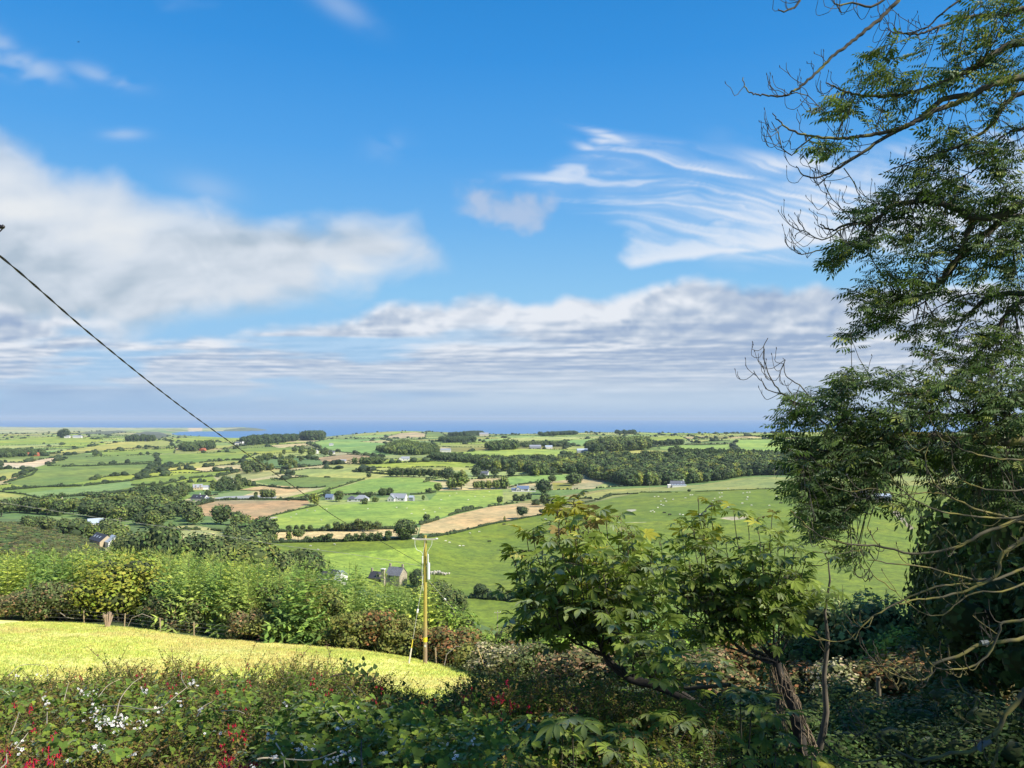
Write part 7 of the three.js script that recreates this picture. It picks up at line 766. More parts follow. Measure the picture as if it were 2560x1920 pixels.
{ // the twisted creeper stems on that trunk, and a thin stem beside it
  const r = rngOf(14), t = thing('dead_creeper', 'tangle of pale twisting creeper stems around the chestnut trunk', 'creeper', [0, 0, 0]), b = new MB(); for (let k = 0; k < 26; k++) { const pts = [], ph = r() * 6.28, tw = (r() - 0.5) * 5; for (let s = 0; s <= 12; s++) { const q = s / 12, u = lerp(2008, 1944, Math.pow(q, 0.9)), v = lerp(1880, 1660 + 30 * r(), q), p = P(u, v, 7.6), a = ph + tw * q + (r() - 0.5) * 0.5, R = lerp(0.14, 0.075, q) * (0.9 + 0.3 * r()); pts.push([p[0] + Math.cos(a) * R, p[1], p[2] + Math.sin(a) * R]); } b.tube(pts, 0.007, 0.0035, tone([0.2, 0.15, 0.1], 0.7 + 0.6 * r()), 5); } mesh('stem', b.geo(), nearStem, t);
  const s = new MB(), p0 = P(2045, 1880, 7.9), p1 = P(2066, 1780, 7.9); s.tube([[p0[0], G(p0[0], p0[2]) - 0.1, p0[2]], p0, P(2058, 1830, 7.9), p1, P(2060, 1690, 7.9), P(2070, 1600, 7.9), P(2062, 1530, 7.9), P(2075, 1450, 7.9), P(2070, 1400, 7.9)], 0.045, 0.005, [0.12, 0.1, 0.075], 8); tag(mesh('slim_trunk', s.geo(), nearStem), 'slim bare stem standing beside the vine clad chestnut trunk', 'tree');
  const lg = new MB(); lg.tube([P(1824, 1712, 6.6), P(1850, 1724, 6.7), P(1878, 1734, 6.8), P(1890, 1742, 6.9)], 0.018, 0.022, [0.3, 0.3, 0.14], 8); lg.tube([P(1806, 1735, 6.7), P(1840, 1734, 6.8)], 0.014, 0.014, [0.28, 0.27, 0.14], 8); lg.tube([P(1640, 1716, 7.2), P(1720, 1722, 7.0), P(1824, 1712, 6.6)], 0.02, 0.018, [0.09, 0.08, 0.05], 7); tag(mesh('mossy_limb', lg.geo(), nearStem), 'mossy broken limb lit between the two chestnuts', 'branch');
}
{ // suckers filling the bank below
  const r = rngOf(15), kinds = (v) => { const x = r(); return v > 1850 ? (x < 0.45 ? 'light' : x < 0.8 ? 'green' : 'yellow') : x < 0.5 ? 'green' : x < 0.72 ? 'light' : 'dark'; };
  const sets = [['horse chestnut suckers with big fresh leaves at the bottom edge', [[1408, 1806, 5], [1320, 1858, 5], [1290, 1872, 4], [1275, 1905, 5], [1390, 1870, 4], [1350, 1820, 4], [1240, 1912, 4], [1415, 1868, 4], [1460, 1905, 4], [1340, 1910, 4], [1375, 1830, 3], [1430, 1820, 3]], 5.2], ['horse chestnut suckers with drooping leaves beneath the leaning trunk', [[1472, 1850, 4], [1505, 1848, 5], [1490, 1880, 4], [1520, 1870, 3], [1560, 1845, 4], [1545, 1890, 4], [1590, 1905, 4], [1620, 1890, 5], [1655, 1900, 4], [1570, 1915, 3], [1680, 1880, 4]], 5.3], ['dim horse chestnut suckers between the two trunks', [[1700, 1795, 4], [1740, 1870, 4], [1745, 1905, 4], [1640, 1795, 4], [1690, 1815, 4], [1600, 1800, 3], [1790, 1850, 4], [1830, 1860, 4], [1835, 1895, 4], [1770, 1830, 3], [1710, 1840, 3], [1880, 1760, 4], [1850, 1740, 3]], 6.0], ['horse chestnut suckers around the vine clad trunk foot', [[1920, 1830, 4], [1935, 1850, 4], [1905, 1800, 4], [1960, 1900, 4], [2010, 1895, 4], [2050, 1905, 4], [1890, 1900, 4], [1940, 1790, 3], [2090, 1915, 3], [1870, 1830, 3]], 6.4], ['bright lower chestnut branch hanging before the leaning trunk', [[1705, 1698, 6], [1690, 1660, 4], [1755, 1700, 4], [1730, 1662, 3], [1655, 1655, 4], [1640, 1700, 4], [1665, 1620, 4], [1790, 1690, 3], [1630, 1640, 3], [1600, 1610, 4], [1590, 1660, 3], [1780, 1660, 3], [1725, 1745, 3], [1560, 1610, 3], [1540, 1570, 3], [1480, 1530, 3]], 6.1]];
  sets.forEach(([label, list, d0], si) => { const t = thing('chestnut_suckers', label, 'sapling', [0, 0, 0]), b = new MB(); for (const [u, v, n] of list) { const d = d0 + (r() - 0.5) * 0.7, p = P(u, v, d), g = [p[0] + (r() - 0.5) * 0.3, G(p[0], p[2]), p[2] - 0.2 - 0.3 * r()]; if (si < 4) b.tube([g, [lerp(g[0], p[0], 0.6), lerp(g[1], p[1], 0.6), lerp(g[2], p[2], 0.5)], p], 0.012, 0.004, [0.06, 0.055, 0.035], 5); else b.tube([P(1640, 1716, 7.2), [lerp(P(1640, 1716, 7.2)[0], p[0], 0.5), lerp(P(1640, 1716, 7.2)[1], p[1], 0.5) + 0.04, -6.7], p], 0.01, 0.004, [0.06, 0.055, 0.035], 5); const o = r() * 6.28; for (let k = 0; k < n; k++) { const yaw = o + k / n * 6.28 + (r() - 0.5) * 0.5; putLeaf(t, p, yaw, -0.05 + (r() - 0.5) * 0.5, (r() - 0.5) * 0.4, si === 4 ? (r() < 0.6 ? 'light' : 'green') : kinds(v), (si < 4 ? 0.92 : 0.8) * (0.8 + 0.4 * r()), r); } } mesh('stem', b.geo(), nearStem, t); });
}
// ---------------------------------------------------------------- the ash tree leaning in from one side, the dim garden under it
const ashBark = [0.085, 0.075, 0.055], ashMoss = [0.2, 0.19, 0.05], lichen = [0.24, 0.21, 0.05];
const ASH_R = rngOf(1001);
{
  const t = thing('ash_tree', 'large ash tree leaning in from the side with dark limbs and feathery leaves', 'tree', [0, 0, 0]), r = ASH_R;
  const tx = 9.4, tz = -9.6, gy = G(tx, tz), trunk = [[tx, gy - 0.3, tz], [tx - 0.2, gy + 2.5, tz + 0.1], [tx - 0.1, gy + 5.2, tz + 0.1], [tx - 0.35, gy + 8.5, tz + 0.2], [tx - 0.2, gy + 13, tz + 0.3]];
  const tb = new MB(); tb.tube(new THREE.CatmullRomCurve3(trunk.map((p) => new THREE.Vector3(...p))).getPoints(30).map((p) => p.toArray()), 0.42, 0.16, (q) => tone(ashBark, 0.8 + 0.5 * vnoise(q * 40, 3)), 14); mesh('trunk', tb.geo(), nearStem, t);
  const anchor = (y) => { const c = new THREE.CatmullRomCurve3(trunk.map((p) => new THREE.Vector3(...p))); let best = null; for (let k = 0; k <= 40; k++) { const p = c.getPoint(k / 40); if (!best || Math.abs(p.y - y) < Math.abs(best.y - y)) best = p; } return best; };
  const nodes = [];                                            // points along the limbs from which twigs leave
  const knobbly = (pts, amp) => { const c = new THREE.CatmullRomCurve3(pts.map((p) => new THREE.Vector3(...p))), n = Math.max(8, Math.ceil(c.getLength() / 0.07)); return c.getPoints(n).map((p, i) => [p.x + (r() - 0.5) * amp, p.y + (r() - 0.5) * amp, p.z + (r() - 0.5) * amp]); };
  const limb = (pxs, d, r0, r1, o = {}) => {                   // from the frame's edge inwards, hung on the trunk outside the frame
    const w = pxs.map(([u, v, dd = 0]) => P(u, v, d + dd)), b = new MB(), first = w[0];
    if (!o.free) { const a = anchor(first[1] + (o.rise ?? -0.9)); w.unshift([a.x, a.y, a.z], [lerp(a.x, first[0], 0.5), lerp(a.y, first[1], 0.62) + 0.15, lerp(a.z, first[2], 0.5)]); }
    const pts = knobbly(w, o.amp ?? 0.02), moss = o.moss ?? 0.25; b.tube(pts, r0, r1, (q) => { const n = vnoise(q * 36 + r0 * 900, d * 3); return n > 1 - moss ? mix3(o.lichen ? lichen : ashMoss, ashBark, r() * 0.4) : tone(o.bark ?? ashBark, 0.75 + 0.5 * n); }, r0 > 0.05 ? 10 : 7); mesh('limb', b.geo(), nearStem, t);
    pts.forEach((p, k) => { if (k > pts.length * (o.from ?? 0.3)) nodes.push([p, k / pts.length, o.leafy ?? 1]); });
    // upturned side twigs
    const tw = new MB(), n = o.twigs ?? Math.floor(pts.length / 5); for (let k = 0; k < n; k++) { const i = Math.floor(pts.length * lerp(o.tw0 ?? 0.35, 1, r())) - 1, p = pts[Math.max(0, i)], side = r() < 0.5 ? -1 : 1, L = (o.tl ?? 0.4) * (0.5 + r()), dx = -(0.25 + 0.5 * r()), dy = side * (0.2 + 0.4 * r()), q = [p, [p[0] + dx * L * 0.5, p[1] + dy * L * 0.45 - 0.02, p[2] + (r() - 0.5) * 0.15], [p[0] + dx * L * 0.85, p[1] + dy * L * 0.6 + L * 0.12, p[2] + (r() - 0.5) * 0.25], [p[0] + dx * L * 0.98, p[1] + dy * L * 0.6 + L * 0.42, p[2] + (r() - 0.5) * 0.3]]; const kp = knobbly(q, 0.008); tw.tube(kp, Math.max(0.004, r1 * 0.8), 0.0028, o.lichen && r() < 0.6 ? mix3(ashBark, lichen, 0.5) : ashBark, 5); tw.tube([q[3], [q[3][0] - 0.005, q[3][1] + 0.025, q[3][2]]], 0.006, 0.003, [0.03, 0.025, 0.02], 5); if (r() < 0.55) { const m = kp[Math.floor(kp.length * 0.55)]; tw.tube([m, [m[0] - L * 0.14, m[1] + L * 0.16, m[2] + 0.03], [m[0] - L * 0.16, m[1] + L * 0.32, m[2] + 0.05]], 0.0045, 0.0025, ashBark, 5); } }
    if (n) mesh('twig', tw.geo(), nearStem, t);
  };
  const S = [ // [points, depth, thick, thin, options]
    [[[2260, -30], [2245, 0], [2191, 54], [2133, 101], [2079, 143], [2024, 197], [1985, 228], [1959, 239], [1901, 237], [1869, 228], [1856, 195]], 8.6, 0.034, 0.006, { twigs: 9, tl: 0.34, leafy: 0, rise: 0.4 }],
    [[[1959, 239], [1990, 232], [2020, 240], [2045, 262], [2060, 280]], 8.6, 0.008, 0.004, { free: 1, twigs: 5, tl: 0.35, leafy: 0 }], [[[2010, -30], [1990, 14], [1955, 30], [1944, 22]], 8.8, 0.02, 0.006, { free: 1, twigs: 4, leafy: 0, tl: 0.3 }], [[[2240, -20], [2180, 16], [2130, 8], [2090, 12], [2080, 2]], 9, 0.02, 0.006, { free: 1, twigs: 6, leafy: 0, tl: 0.4 }],
    [[[2560, 105], [2487, 134], [2433, 170], [2386, 192], [2325, 217], [2252, 237], [2162, 239], [2110, 228], [2065, 206]], 9.4, 0.07, 0.008, { rise: -1.2 }], [[[2560, 195], [2487, 210], [2415, 246], [2343, 275], [2288, 304], [2234, 326], [2162, 340], [2108, 347], [2035, 340], [1981, 326], [1950, 305], [1932, 282]], 9.0, 0.055, 0.006, { moss: 0.45, twigs: 12, rise: -1.2 }], [[[2035, 340], [2010, 360], [1990, 375], [1980, 388], [1955, 370], [1945, 330], [1928, 305]], 9.0, 0.012, 0.005, { free: 1, twigs: 5, leafy: 0, tl: 0.3 }],
    [[[2420, 235], [2357, 250], [2307, 289], [2267, 315], [2200, 352], [2147, 387], [2082, 427], [2050, 443], [2010, 438], [1988, 416]], 9.5, 0.042, 0.006, { free: 1, twigs: 10, leafy: 0.5 }], [[[2147, 387], [2100, 410], [2075, 440], [2060, 450], [2075, 490], [2110, 530], [2150, 580]], 9.7, 0.009, 0.005, { free: 1, twigs: 10, leafy: 0, tl: 0.38 }], [[[2110, 420], [2130, 450], [2150, 490], [2175, 515]], 9.7, 0.008, 0.005, { free: 1, twigs: 3, leafy: 0 }],
    [[[2560, 232], [2505, 268], [2480, 311], [2415, 355], [2360, 380], [2290, 400], [2215, 430]], 10, 0.05, 0.008, { rise: -1.2 }], [[[2560, 20], [2500, 40], [2430, 40], [2360, 62], [2300, 84], [2230, 80]], 9.8, 0.05, 0.01, { rise: -1.5 }], [[[2400, 0], [2360, 30], [2310, 70], [2240, 85], [2215, 70]], 9.2, 0.016, 0.006, { free: 1, twigs: 8 }], [[[2560, 320], [2500, 345], [2440, 420], [2410, 440]], 10.4, 0.03, 0.008, {}],
    [[[2560, 510], [2505, 535], [2433, 543], [2379, 517], [2307, 503], [2234, 514], [2180, 553], [2120, 560], [2080, 575], [2050, 560]], 9.8, 0.075, 0.008, { rise: -1.6, moss: 0.35 }], [[[2180, 553], [2110, 570], [2060, 600], [2030, 590], [2010, 575], [1985, 590]], 9.6, 0.012, 0.005, { free: 1, twigs: 9, leafy: 0.2, tl: 0.4 }], [[[2110, 610], [2060, 622], [2020, 634], [1995, 632], [1982, 614]], 9.6, 0.012, 0.005, { free: 1, twigs: 6, leafy: 0, tl: 0.3 }],
    [[[2560, 545], [2505, 554], [2462, 587], [2415, 634], [2379, 660], [2350, 705], [2307, 742], [2263, 742], [2234, 757], [2215, 800]], 10.2, 0.075, 0.01, { rise: -1.6 }], [[[2400, 645], [2370, 690], [2340, 720], [2310, 755], [2280, 770]], 10.2, 0.03, 0.008, { free: 1 }], [[[2430, 545], [2415, 600], [2395, 640], [2365, 690]], 10, 0.05, 0.02, { free: 1 }],
    [[[2560, 735], [2509, 735], [2480, 739], [2437, 771], [2410, 800], [2395, 825]], 10.6, 0.06, 0.012, { rise: -1.5 }], [[[2480, 739], [2420, 735], [2360, 760], [2310, 790]], 10.6, 0.016, 0.006, { free: 1 }], [[[2560, 753], [2516, 786], [2491, 836], [2470, 860], [2451, 880], [2430, 905]], 10.4, 0.05, 0.01, { rise: -1.5 }], [[[2560, 560], [2540, 590], [2530, 625], [2480, 640], [2420, 650]], 10.8, 0.035, 0.008, {}],
    [[[2560, 1103], [2487, 1100], [2415, 1096], [2343, 1090], [2270, 1090], [2198, 1104], [2126, 1132], [2060, 1128], [2005, 1122]], 9.0, 0.1, 0.012, { rise: -1.2, moss: 0.45, twigs: 14 }], [[[2200, 1104], [2165, 1120], [2150, 1150], [2165, 1180], [2160, 1215]], 8.9, 0.022, 0.006, { free: 1 }], [[[2340, 1090], [2310, 1130], [2260, 1170], [2210, 1200], [2160, 1250], [2125, 1290]], 9.1, 0.04, 0.008, { free: 1 }],
    [[[2130, 1120], [2090, 1080], [2050, 1050], [2017, 1025], [1988, 1006], [1955, 985], [1937, 960], [1919, 927], [1908, 876], [1919, 846]], 9.2, 0.018, 0.005, { free: 1, twigs: 4, leafy: 0.3, tl: 0.35 }], [[[1950, 984], [1920, 975], [1905, 955], [1890, 940], [1883, 926]], 9.2, 0.008, 0.0045, { free: 1, twigs: 3, leafy: 0, tl: 0.25 }], [[[2050, 1040], [2020, 990], [1995, 960], [1975, 950], [1960, 935], [1962, 900], [1958, 895]], 9.1, 0.01, 0.004, { free: 1, twigs: 6, leafy: 0, tl: 0.45 }],
    [[[2500, 1000], [2440, 960], [2380, 950], [2320, 980], [2250, 985], [2180, 960], [2120, 950]], 9.4, 0.03, 0.007, { free: 1 }], [[[2560, 1010], [2480, 1030], [2400, 1040], [2300, 1030], [2200, 1040], [2100, 1050], [2020, 1040]], 9.3, 0.045, 0.008, { rise: -0.8 }],
  ];
  for (const [p, d, a, b, o] of S) limb(p, d, a * 0.85, b * 0.85, o);
  // nearer bare boughs crusted with yellow lichen
  for (const [p, d, a, b, o] of [
    [[[2600, 1690], [2560, 1729], [2543, 1754], [2514, 1782], [2502, 1820], [2474, 1845], [2433, 1880], [2386, 1883], [2339, 1892], [2292, 1901], [2261, 1886], [2229, 1870], [2192, 1839], [2173, 1820], [2140, 1806]], 6.2, 0.034, 0.006, {}], [[[2261, 1888], [2215, 1893], [2170, 1902], [2140, 1905], [2110, 1896], [2085, 1868]], 6.2, 0.012, 0.005, {}], [[[2174, 1820], [2162, 1812], [2160, 1790], [2161, 1768]], 6.2, 0.009, 0.004, {}], [[[2502, 1786], [2470, 1772], [2440, 1745], [2410, 1725], [2390, 1700]], 6.2, 0.013, 0.005, {}], [[[2490, 1830], [2440, 1815], [2400, 1790], [2380, 1755]], 6.3, 0.009, 0.004, {}], [[[2470, 1848], [2410, 1852], [2390, 1820], [2378, 1795]], 6.3, 0.009, 0.004, {}], [[[2490, 1836], [2494, 1875], [2485, 1920], [2475, 1950]], 6.2, 0.016, 0.008, {}], [[[2545, 1752], [2530, 1730], [2555, 1728]], 6.2, 0.01, 0.006, { twigs: 0 }],
    [[[2600, 1585], [2560, 1594], [2511, 1604], [2464, 1607], [2433, 1619], [2389, 1644], [2351, 1651], [2329, 1669], [2323, 1691], [2295, 1702], [2261, 1695], [2213, 1673], [2192, 1638]], 7.4, 0.03, 0.006, {}], [[[2600, 1540], [2550, 1552], [2506, 1556], [2498, 1575], [2485, 1615], [2462, 1645], [2430, 1665], [2390, 1672], [2345, 1672], [2318, 1645], [2308, 1612]], 7.0, 0.02, 0.006, {}], [[[2261, 1696], [2220, 1668], [2190, 1662], [2162, 1668]], 7.4, 0.01, 0.004, {}], [[[2295, 1702], [2260, 1680], [2235, 1660], [2205, 1650]], 7.4, 0.009, 0.004, {}],
    [[[2600, 1318], [2560, 1348], [2525, 1372], [2500, 1395], [2495, 1431], [2458, 1457], [2415, 1478], [2343, 1493], [2290, 1500], [2250, 1512]], 7.6, 0.034, 0.008, {}], [[[2458, 1457], [2400, 1460], [2330, 1470], [2260, 1500], [2200, 1530], [2150, 1570], [2120, 1600], [2090, 1605], [2050, 1595]], 7.7, 0.016, 0.005, {}], [[[2600, 1300], [2560, 1296], [2505, 1316], [2451, 1334], [2415, 1359], [2379, 1370], [2288, 1384], [2198, 1366], [2118, 1359], [2053, 1341], [2002, 1301], [1977, 1276]], 7.9, 0.03, 0.006, {}],
    [[[2600, 1310], [2560, 1309], [2505, 1290], [2451, 1276], [2408, 1258], [2361, 1233], [2325, 1189], [2314, 1135], [2325, 1103]], 8.0, 0.022, 0.006, {}], [[[2600, 1225], [2556, 1225], [2476, 1225], [2415, 1207], [2386, 1180], [2380, 1150]], 7.8, 0.016, 0.005, {}], [[[2600, 1275], [2560, 1290], [2480, 1295], [2400, 1288], [2330, 1270], [2260, 1230], [2220, 1180]], 7.9, 0.02, 0.005, {}], [[[2600, 1390], [2540, 1430], [2470, 1450], [2400, 1440], [2320, 1420], [2240, 1410], [2170, 1400]], 7.7, 0.022, 0.006, {}], [[[2560, 1460], [2500, 1480], [2430, 1482], [2380, 1520], [2350, 1540], [2300, 1530], [2260, 1500]], 7.6, 0.014, 0.005, {}],
    [[[2600, 1140], [2540, 1150], [2460, 1140], [2400, 1120], [2360, 1080]], 8, 0.018, 0.005, {}], [[[2360, 1236], [2300, 1232], [2240, 1236], [2180, 1222], [2120, 1228], [2060, 1210]], 8.0, 0.01, 0.004, {}], [[[2198, 1366], [2170, 1320], [2180, 1280], [2200, 1240]], 7.9, 0.008, 0.004, {}], [[[2240, 1480], [2200, 1450], [2170, 1420], [2155, 1380], [2140, 1340]], 7.9, 0.008, 0.004, {}], [[[2030, 1380], [2080, 1385], [2130, 1378], [2180, 1372]], 7.9, 0.006, 0.004, { twigs: 2 }],
  ]) limb(p, d, a * 0.72, b * 0.8, { free: 1, lichen: 1, moss: 0.5, leafy: 0, bark: [0.11, 0.1, 0.06], tl: 0.28, amp: 0.016, twigs: Math.max(3, Math.floor(p.length * 0.9)), tw0: 0.15, ...o });
  // bark-wrapped stubs
  { const b = new MB(); b.tube([P(2474, 1850, 6.2), P(2455, 1862, 6.2), P(2446, 1876, 6.2)], 0.03, 0.024, [0.16, 0.17, 0.16], 8); b.tube([P(2452, 1608, 7.4), P(2470, 1606, 7.4)], 0.026, 0.026, [0.26, 0.27, 0.25], 8); mesh('limb', b.geo(), nearStem, t); }
  // leaves: pinnate, nine leaflets, hung from fine twigs that leave the nearest limb
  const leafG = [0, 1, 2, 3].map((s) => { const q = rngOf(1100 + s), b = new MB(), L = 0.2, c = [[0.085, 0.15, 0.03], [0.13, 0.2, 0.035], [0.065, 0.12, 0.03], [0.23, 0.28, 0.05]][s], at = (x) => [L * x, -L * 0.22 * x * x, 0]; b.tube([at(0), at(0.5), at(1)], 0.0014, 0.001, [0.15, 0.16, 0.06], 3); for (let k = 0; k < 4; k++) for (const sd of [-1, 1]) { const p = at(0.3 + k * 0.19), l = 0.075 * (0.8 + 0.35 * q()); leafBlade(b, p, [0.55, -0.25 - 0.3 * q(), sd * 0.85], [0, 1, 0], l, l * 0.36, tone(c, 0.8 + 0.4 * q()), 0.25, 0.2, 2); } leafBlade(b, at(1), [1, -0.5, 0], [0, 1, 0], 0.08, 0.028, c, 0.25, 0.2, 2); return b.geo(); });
  const masses = [ // outline in photograph coordinates, depth, number of sprays, share of leaves coloured lighter for the backlight
    [[[2180, 108], [2234, 101], [2325, 108], [2360, 60], [2420, 10], [2490, -20], [2580, -20], [2580, 217], [2433, 230], [2343, 290], [2234, 290], [2120, 340], [2046, 347], [2053, 240], [2108, 217], [2126, 163]], 9.3, 250, 0.5], [[[2035, 347], [2126, 350], [2120, 405], [2060, 400]], 9.2, 16, 0.3], [[[2317, 300], [2420, 300], [2440, 362], [2330, 375]], 9.8, 24, 0.3], [[[2440, 240], [2560, 250], [2560, 330], [2450, 320]], 10.2, 16, 0.2],
    [[[2180, 488], [2252, 434], [2288, 385], [2350, 372], [2451, 347], [2590, 362], [2590, 640], [2440, 650], [2330, 630], [2200, 650], [2140, 640], [2126, 560], [2140, 510]], 10, 460, 0.16], [[[2075, 680], [2126, 600], [2170, 620], [2200, 650], [2140, 668], [2100, 690]], 9.8, 34, 0.15], [[[2120, 735], [2133, 705], [2198, 663], [2290, 660], [2400, 700], [2320, 740], [2270, 753], [2216, 815], [2162, 850], [2106, 846], [2118, 800], [2140, 760]], 10, 150, 0.2], [[[2400, 640], [2590, 620], [2590, 820], [2480, 830], [2400, 760], [2330, 760]], 10.6, 120, 0.14], [[[2252, 815], [2330, 770], [2430, 790], [2590, 830], [2590, 930], [2440, 940], [2290, 900]], 10.2, 170, 0.22],
    [[[1945, 1052], [1974, 1005], [2053, 965], [2111, 918], [2198, 907], [2270, 922], [2415, 930], [2590, 922], [2590, 1160], [2343, 1160], [2126, 1175], [1970, 1168], [1952, 1117]], 9.2, 640, 0.14], [[[1975, 985], [2000, 968], [2030, 970], [2030, 1000], [1990, 1005]], 9.1, 10, 0.5], [[[1990, 1165], [2170, 1165], [2300, 1170], [2200, 1250], [2130, 1300], [2090, 1270], [2040, 1230]], 9.0, 105, 0.12], [[[1980, 1215], [2060, 1205], [2100, 1250], [2050, 1270], [1990, 1255]], 8.9, 34, 0.12], [[[2008, 1260], [2060, 1265], [2125, 1290], [2120, 1330], [2050, 1325], [2010, 1300]], 8.8, 36, 0.1], [[[2015, 1335], [2060, 1335], [2055, 1352], [2020, 1350]], 8.8, 5, 0.1], [[[2105, 1380], [2165, 1378], [2155, 1415], [2108, 1415]], 8.6, 10, 0.1], [[[2240, 1250], [2290, 1260], [2280, 1290], [2235, 1300]], 8.6, 9, 0.2],
    [[[2280, 1150], [2600, 1150], [2600, 1300], [2440, 1290], [2330, 1230]], 9.8, 120, 0.06],
  ];
  const per = leafG.map(() => []), fine = new MB(), o = new THREE.Object3D();
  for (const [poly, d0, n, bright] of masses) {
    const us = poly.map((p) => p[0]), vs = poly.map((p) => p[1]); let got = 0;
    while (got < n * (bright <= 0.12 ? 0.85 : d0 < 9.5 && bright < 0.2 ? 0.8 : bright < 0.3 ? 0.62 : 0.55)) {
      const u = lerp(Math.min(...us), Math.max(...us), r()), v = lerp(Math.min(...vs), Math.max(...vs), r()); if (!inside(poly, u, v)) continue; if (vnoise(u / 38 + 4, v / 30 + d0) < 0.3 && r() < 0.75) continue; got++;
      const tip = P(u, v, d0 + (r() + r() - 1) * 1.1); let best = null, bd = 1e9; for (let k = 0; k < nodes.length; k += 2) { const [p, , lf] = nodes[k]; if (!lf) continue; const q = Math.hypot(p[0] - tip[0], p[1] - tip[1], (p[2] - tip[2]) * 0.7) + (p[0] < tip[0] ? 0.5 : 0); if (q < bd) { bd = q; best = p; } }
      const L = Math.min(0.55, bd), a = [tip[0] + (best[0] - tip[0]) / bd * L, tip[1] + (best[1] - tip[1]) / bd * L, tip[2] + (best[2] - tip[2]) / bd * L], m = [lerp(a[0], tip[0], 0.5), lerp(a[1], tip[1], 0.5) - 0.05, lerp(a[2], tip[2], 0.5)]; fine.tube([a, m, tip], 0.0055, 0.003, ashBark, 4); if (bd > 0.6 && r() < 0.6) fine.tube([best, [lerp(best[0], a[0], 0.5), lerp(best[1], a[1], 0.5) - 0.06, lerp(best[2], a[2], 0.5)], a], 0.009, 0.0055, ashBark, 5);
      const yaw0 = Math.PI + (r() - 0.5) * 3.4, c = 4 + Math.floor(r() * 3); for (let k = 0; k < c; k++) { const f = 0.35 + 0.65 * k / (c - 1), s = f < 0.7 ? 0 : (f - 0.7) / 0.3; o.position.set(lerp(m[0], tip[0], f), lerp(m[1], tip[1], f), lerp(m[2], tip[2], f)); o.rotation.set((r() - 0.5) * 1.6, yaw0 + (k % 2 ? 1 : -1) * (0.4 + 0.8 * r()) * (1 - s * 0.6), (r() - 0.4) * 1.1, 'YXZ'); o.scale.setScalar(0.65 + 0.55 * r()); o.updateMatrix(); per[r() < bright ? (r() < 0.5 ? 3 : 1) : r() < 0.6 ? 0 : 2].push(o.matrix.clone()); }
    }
  }
  mesh('twig', fine.geo(), nearStem, t);
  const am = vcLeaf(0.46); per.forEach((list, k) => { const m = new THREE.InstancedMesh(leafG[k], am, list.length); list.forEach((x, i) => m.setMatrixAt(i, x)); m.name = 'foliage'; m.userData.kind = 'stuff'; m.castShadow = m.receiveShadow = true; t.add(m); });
  // the rest of the crown, beyond the frame and overhead, which throws the shade
  const far = [], q = rngOf(1201); for (let k = 0; k < 2400; k++) { const a = q() * 6.283, b = Math.acos(2 * q() - 1), R = 4.6 * Math.cbrt(0.2 + 0.8 * q()), x = tx + 1.2 + R * Math.sin(b) * Math.cos(a), y = gy + 8.6 + R * 1.15 * Math.cos(b), z = tz + 1.8 + R * 1.15 * Math.sin(b) * Math.sin(a); const uu = CU + x / Math.max(0.3, -z) * F; if (z < -1 && uu < 2640) continue; o.position.set(x, y, z); o.rotation.set(q() * 2, q() * 6.28, q()); o.scale.setScalar(1.5); o.updateMatrix(); far.push(o.matrix.clone()); }
  const fm = new THREE.InstancedMesh(leafG[0], am, far.length); far.forEach((x, i) => fm.setMatrixAt(i, x)); fm.name = 'foliage'; fm.userData.kind = 'stuff'; fm.castShadow = true; t.add(fm);
}
LG.dim = (r) => [0.065 + 0.03 * r(), 0.115 + 0.035 * r(), 0.03];  // leaf green darkened in colour for the shade under the ash
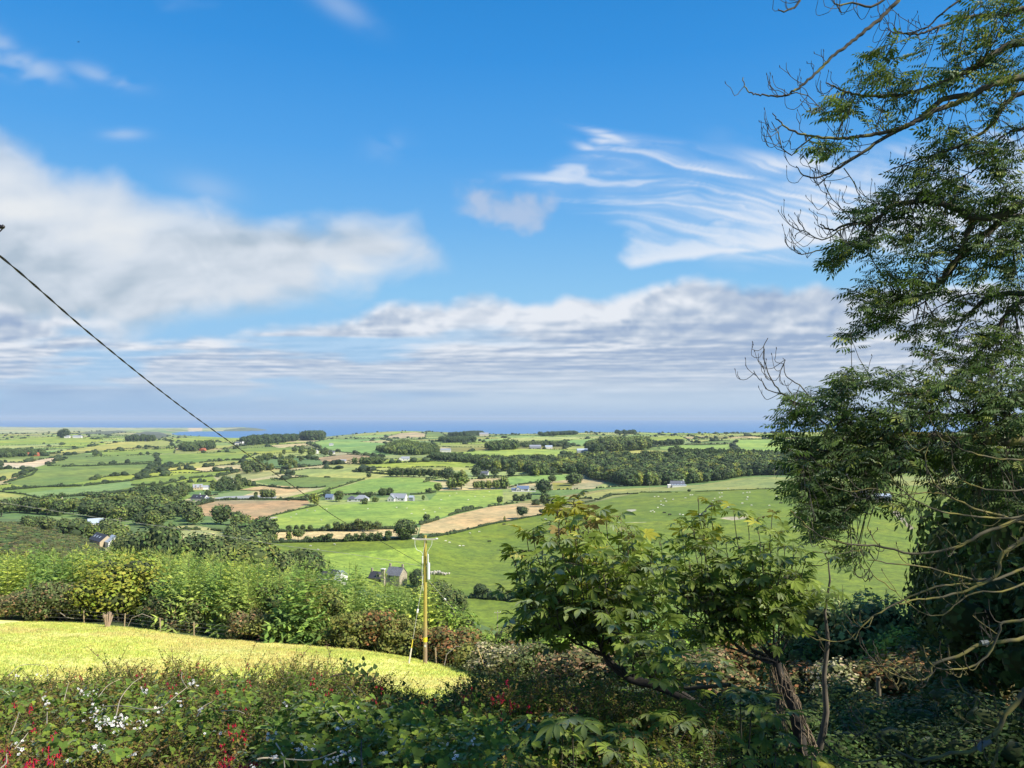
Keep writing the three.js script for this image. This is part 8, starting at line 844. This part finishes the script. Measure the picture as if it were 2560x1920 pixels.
// ---- under the ash: dark evergreens, shrubs, fern and bracken, a low stone wall and a post
for (const [name, u, d, w, h, leaf, label, more, cat] of [
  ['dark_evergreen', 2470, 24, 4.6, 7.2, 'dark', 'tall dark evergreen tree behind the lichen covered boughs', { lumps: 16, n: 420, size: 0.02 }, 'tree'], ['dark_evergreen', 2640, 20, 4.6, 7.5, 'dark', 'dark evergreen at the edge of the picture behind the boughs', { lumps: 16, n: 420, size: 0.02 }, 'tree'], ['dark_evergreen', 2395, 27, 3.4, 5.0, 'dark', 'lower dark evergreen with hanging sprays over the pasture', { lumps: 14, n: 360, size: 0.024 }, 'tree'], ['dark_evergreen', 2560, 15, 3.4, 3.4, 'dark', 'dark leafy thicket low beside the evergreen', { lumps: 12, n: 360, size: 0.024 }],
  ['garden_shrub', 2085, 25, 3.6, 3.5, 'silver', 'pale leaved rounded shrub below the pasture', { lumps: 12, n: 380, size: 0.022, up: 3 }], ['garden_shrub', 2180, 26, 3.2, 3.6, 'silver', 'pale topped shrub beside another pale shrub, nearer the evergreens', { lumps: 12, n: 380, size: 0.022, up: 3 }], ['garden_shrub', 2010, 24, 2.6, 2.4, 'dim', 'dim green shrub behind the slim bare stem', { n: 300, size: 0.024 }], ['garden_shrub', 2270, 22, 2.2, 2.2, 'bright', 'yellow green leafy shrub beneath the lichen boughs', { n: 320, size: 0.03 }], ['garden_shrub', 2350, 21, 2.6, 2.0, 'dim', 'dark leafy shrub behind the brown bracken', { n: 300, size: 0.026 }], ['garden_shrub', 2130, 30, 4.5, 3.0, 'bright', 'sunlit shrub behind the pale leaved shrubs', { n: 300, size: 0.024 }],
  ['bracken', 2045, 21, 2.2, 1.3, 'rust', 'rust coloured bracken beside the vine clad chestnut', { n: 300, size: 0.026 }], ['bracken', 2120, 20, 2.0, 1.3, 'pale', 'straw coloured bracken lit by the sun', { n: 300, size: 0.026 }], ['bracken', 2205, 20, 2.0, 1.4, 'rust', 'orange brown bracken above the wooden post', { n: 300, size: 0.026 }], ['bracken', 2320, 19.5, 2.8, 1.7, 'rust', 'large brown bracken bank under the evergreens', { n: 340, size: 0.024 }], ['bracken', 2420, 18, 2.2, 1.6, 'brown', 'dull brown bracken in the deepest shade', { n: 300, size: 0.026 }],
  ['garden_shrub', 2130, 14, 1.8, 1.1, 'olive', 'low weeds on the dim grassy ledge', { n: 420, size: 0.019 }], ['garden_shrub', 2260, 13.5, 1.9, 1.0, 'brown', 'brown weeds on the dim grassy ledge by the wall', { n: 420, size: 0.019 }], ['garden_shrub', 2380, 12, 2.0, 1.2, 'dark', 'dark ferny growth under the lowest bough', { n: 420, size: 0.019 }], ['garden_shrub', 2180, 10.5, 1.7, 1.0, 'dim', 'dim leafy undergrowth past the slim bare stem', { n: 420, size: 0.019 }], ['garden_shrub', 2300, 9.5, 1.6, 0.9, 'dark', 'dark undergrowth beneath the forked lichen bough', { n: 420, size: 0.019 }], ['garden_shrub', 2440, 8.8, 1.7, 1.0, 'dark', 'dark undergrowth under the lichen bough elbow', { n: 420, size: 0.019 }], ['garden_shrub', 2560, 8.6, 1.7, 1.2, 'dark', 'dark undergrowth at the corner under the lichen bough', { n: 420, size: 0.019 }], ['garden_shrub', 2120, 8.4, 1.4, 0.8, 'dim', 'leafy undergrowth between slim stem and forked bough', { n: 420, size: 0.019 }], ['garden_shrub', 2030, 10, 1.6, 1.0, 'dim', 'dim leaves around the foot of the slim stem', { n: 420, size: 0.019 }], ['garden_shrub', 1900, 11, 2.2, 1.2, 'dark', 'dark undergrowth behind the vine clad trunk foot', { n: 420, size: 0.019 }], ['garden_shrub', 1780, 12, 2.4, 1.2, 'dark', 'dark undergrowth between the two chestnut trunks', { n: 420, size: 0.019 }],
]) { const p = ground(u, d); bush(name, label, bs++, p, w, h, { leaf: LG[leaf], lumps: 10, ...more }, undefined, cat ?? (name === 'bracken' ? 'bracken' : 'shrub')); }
{ // low dry stone wall, stone by stone, and the wooden post beside it
  const r = rngOf(1301), t = thing('stone_wall', 'low mossy dry stone wall in the dim garden', 'wall', [0, 0, 0]), keep = (t.userData.kind = 'thing'), gs = [0, 1, 2].map((k) => { const g = new THREE.BoxGeometry(1, 1, 1, 2, 2, 2), p = g.attributes.position; for (let i = 0; i < p.count; i++) { const x = p.getX(i), y = p.getY(i), z = p.getZ(i), d = 0.84 + 0.2 * vnoise(x * 3 + k * 7, y * 3 + z * 2) - 0.12 * (Math.abs(x) + Math.abs(y) + Math.abs(z) - 0.9); p.setXYZ(i, x * d, y * d, z * d); } g.computeVertexNormals(); return g; }), ms = [mat([0.16, 0.15, 0.13], 0.95), mat([0.11, 0.11, 0.09], 0.95), mat([0.09, 0.11, 0.05], 0.95)];
  const a = ground(2190, 17.5), b = ground(2400, 15.5), L = Math.hypot(b[0] - a[0], b[2] - a[2]), turn = Math.atan2(-(b[2] - a[2]), b[0] - a[0]); for (let row = 0; row < 4; row++) for (let x = (row % 2) * 0.1; x < L; ) { const w = 0.16 + 0.16 * r(), q = x / L, m = mesh('stone', gs[Math.floor(r() * 3)], ms[Math.floor(r() * 3)], t); m.position.set(lerp(a[0], b[0], q), G(lerp(a[0], b[0], q), lerp(a[2], b[2], q)) + 0.07 + row * 0.15, lerp(a[2], b[2], q) + (r() - 0.5) * 0.06); m.rotation.set((r() - 0.5) * 0.15, turn + (r() - 0.5) * 0.2, (r() - 0.5) * 0.15); m.scale.set(w, 0.15 + 0.04 * r(), 0.28); x += w * 0.97; }
  const pg = new THREE.CylinderGeometry(0.055, 0.06, 1.25, 8).translate(0, 0.5, 0), pm = mesh('wooden_post', pg, mat([0.14, 0.12, 0.08], 0.95)); pm.position.set(...ground(2199, 17.8)); pm.rotation.z = 0.03; tag(pm, 'old wooden post standing at the end of the stone wall', 'post');
}
{ // the neighbouring trees beside and behind the viewer, whose broken shade lies on the bank
  for (const [x, z, h, w, label, n] of [[9.2, -0.4, 9.2, 6.0, 'leafy tree beside the viewer shading the bank', 150], [15.5, -9, 12, 9, 'tall leafy tree outside the picture shading the garden', 260], [25, -22, 12, 8, 'leafy tree at the far side of the shaded garden', 260]]) { const r = rngOf(bs), b = new MB(); for (let k = 0; k < 22; k++) { const q = k * 2.4 + r(), y = 0.38 + 0.52 * (k + 0.5) / 22, rr = 0.38 * Math.sqrt(Math.max(0.05, 1 - Math.pow((y - 0.62) / 0.36, 2))), lr = 0.13 + 0.05 * r(); leafBall(b, r, Math.cos(q) * rr, y, Math.sin(q) * rr, lr, lr * 0.8, lr, n, 0.02, LG.green, 0.6); } const t = thing('shade_tree', label, 'tree', [x, G(x, z), z], bs); mesh('trunk', trunkGeo(bs, 0.45, 0.022, 4, 0.8), nearStem, t); mesh('crown', b.geo(), nearLeaf, t); t.scale.set(w, h, w); bs++; }
}
{ // a bird high in the blue
  const b = new MB(); b.tube([[-0.22, 0, 0], [-0.1, 0.01, 0], [0.06, 0.02, 0], [0.2, 0.01, 0]], 0.03, 0.035, [0.03, 0.03, 0.035], 6); for (const s of [1, -1]) { b.face([[-0.06, 0.02, 0], [0.12, 0.02, 0], [0.04, 0.16, s * 0.34]], [0.03, 0.03, 0.035]); b.face([[0.04, 0.16, s * 0.34], [0.1, 0.09, s * 0.2], [-0.02, 0.1, s * 0.62]], [0.03, 0.03, 0.035]); } const m = mesh('bird', b.geo(), nearStem); m.position.set(...P(196, 105, 170)); m.rotation.y = 0.9; tag(m, 'small dark bird flying high in the blue sky', 'bird');
}
scene.fog = new THREE.FogExp2(new THREE.Color().setRGB(0.62, 0.76, 0.95), 0.000038);
renderer.render(scene, camera);
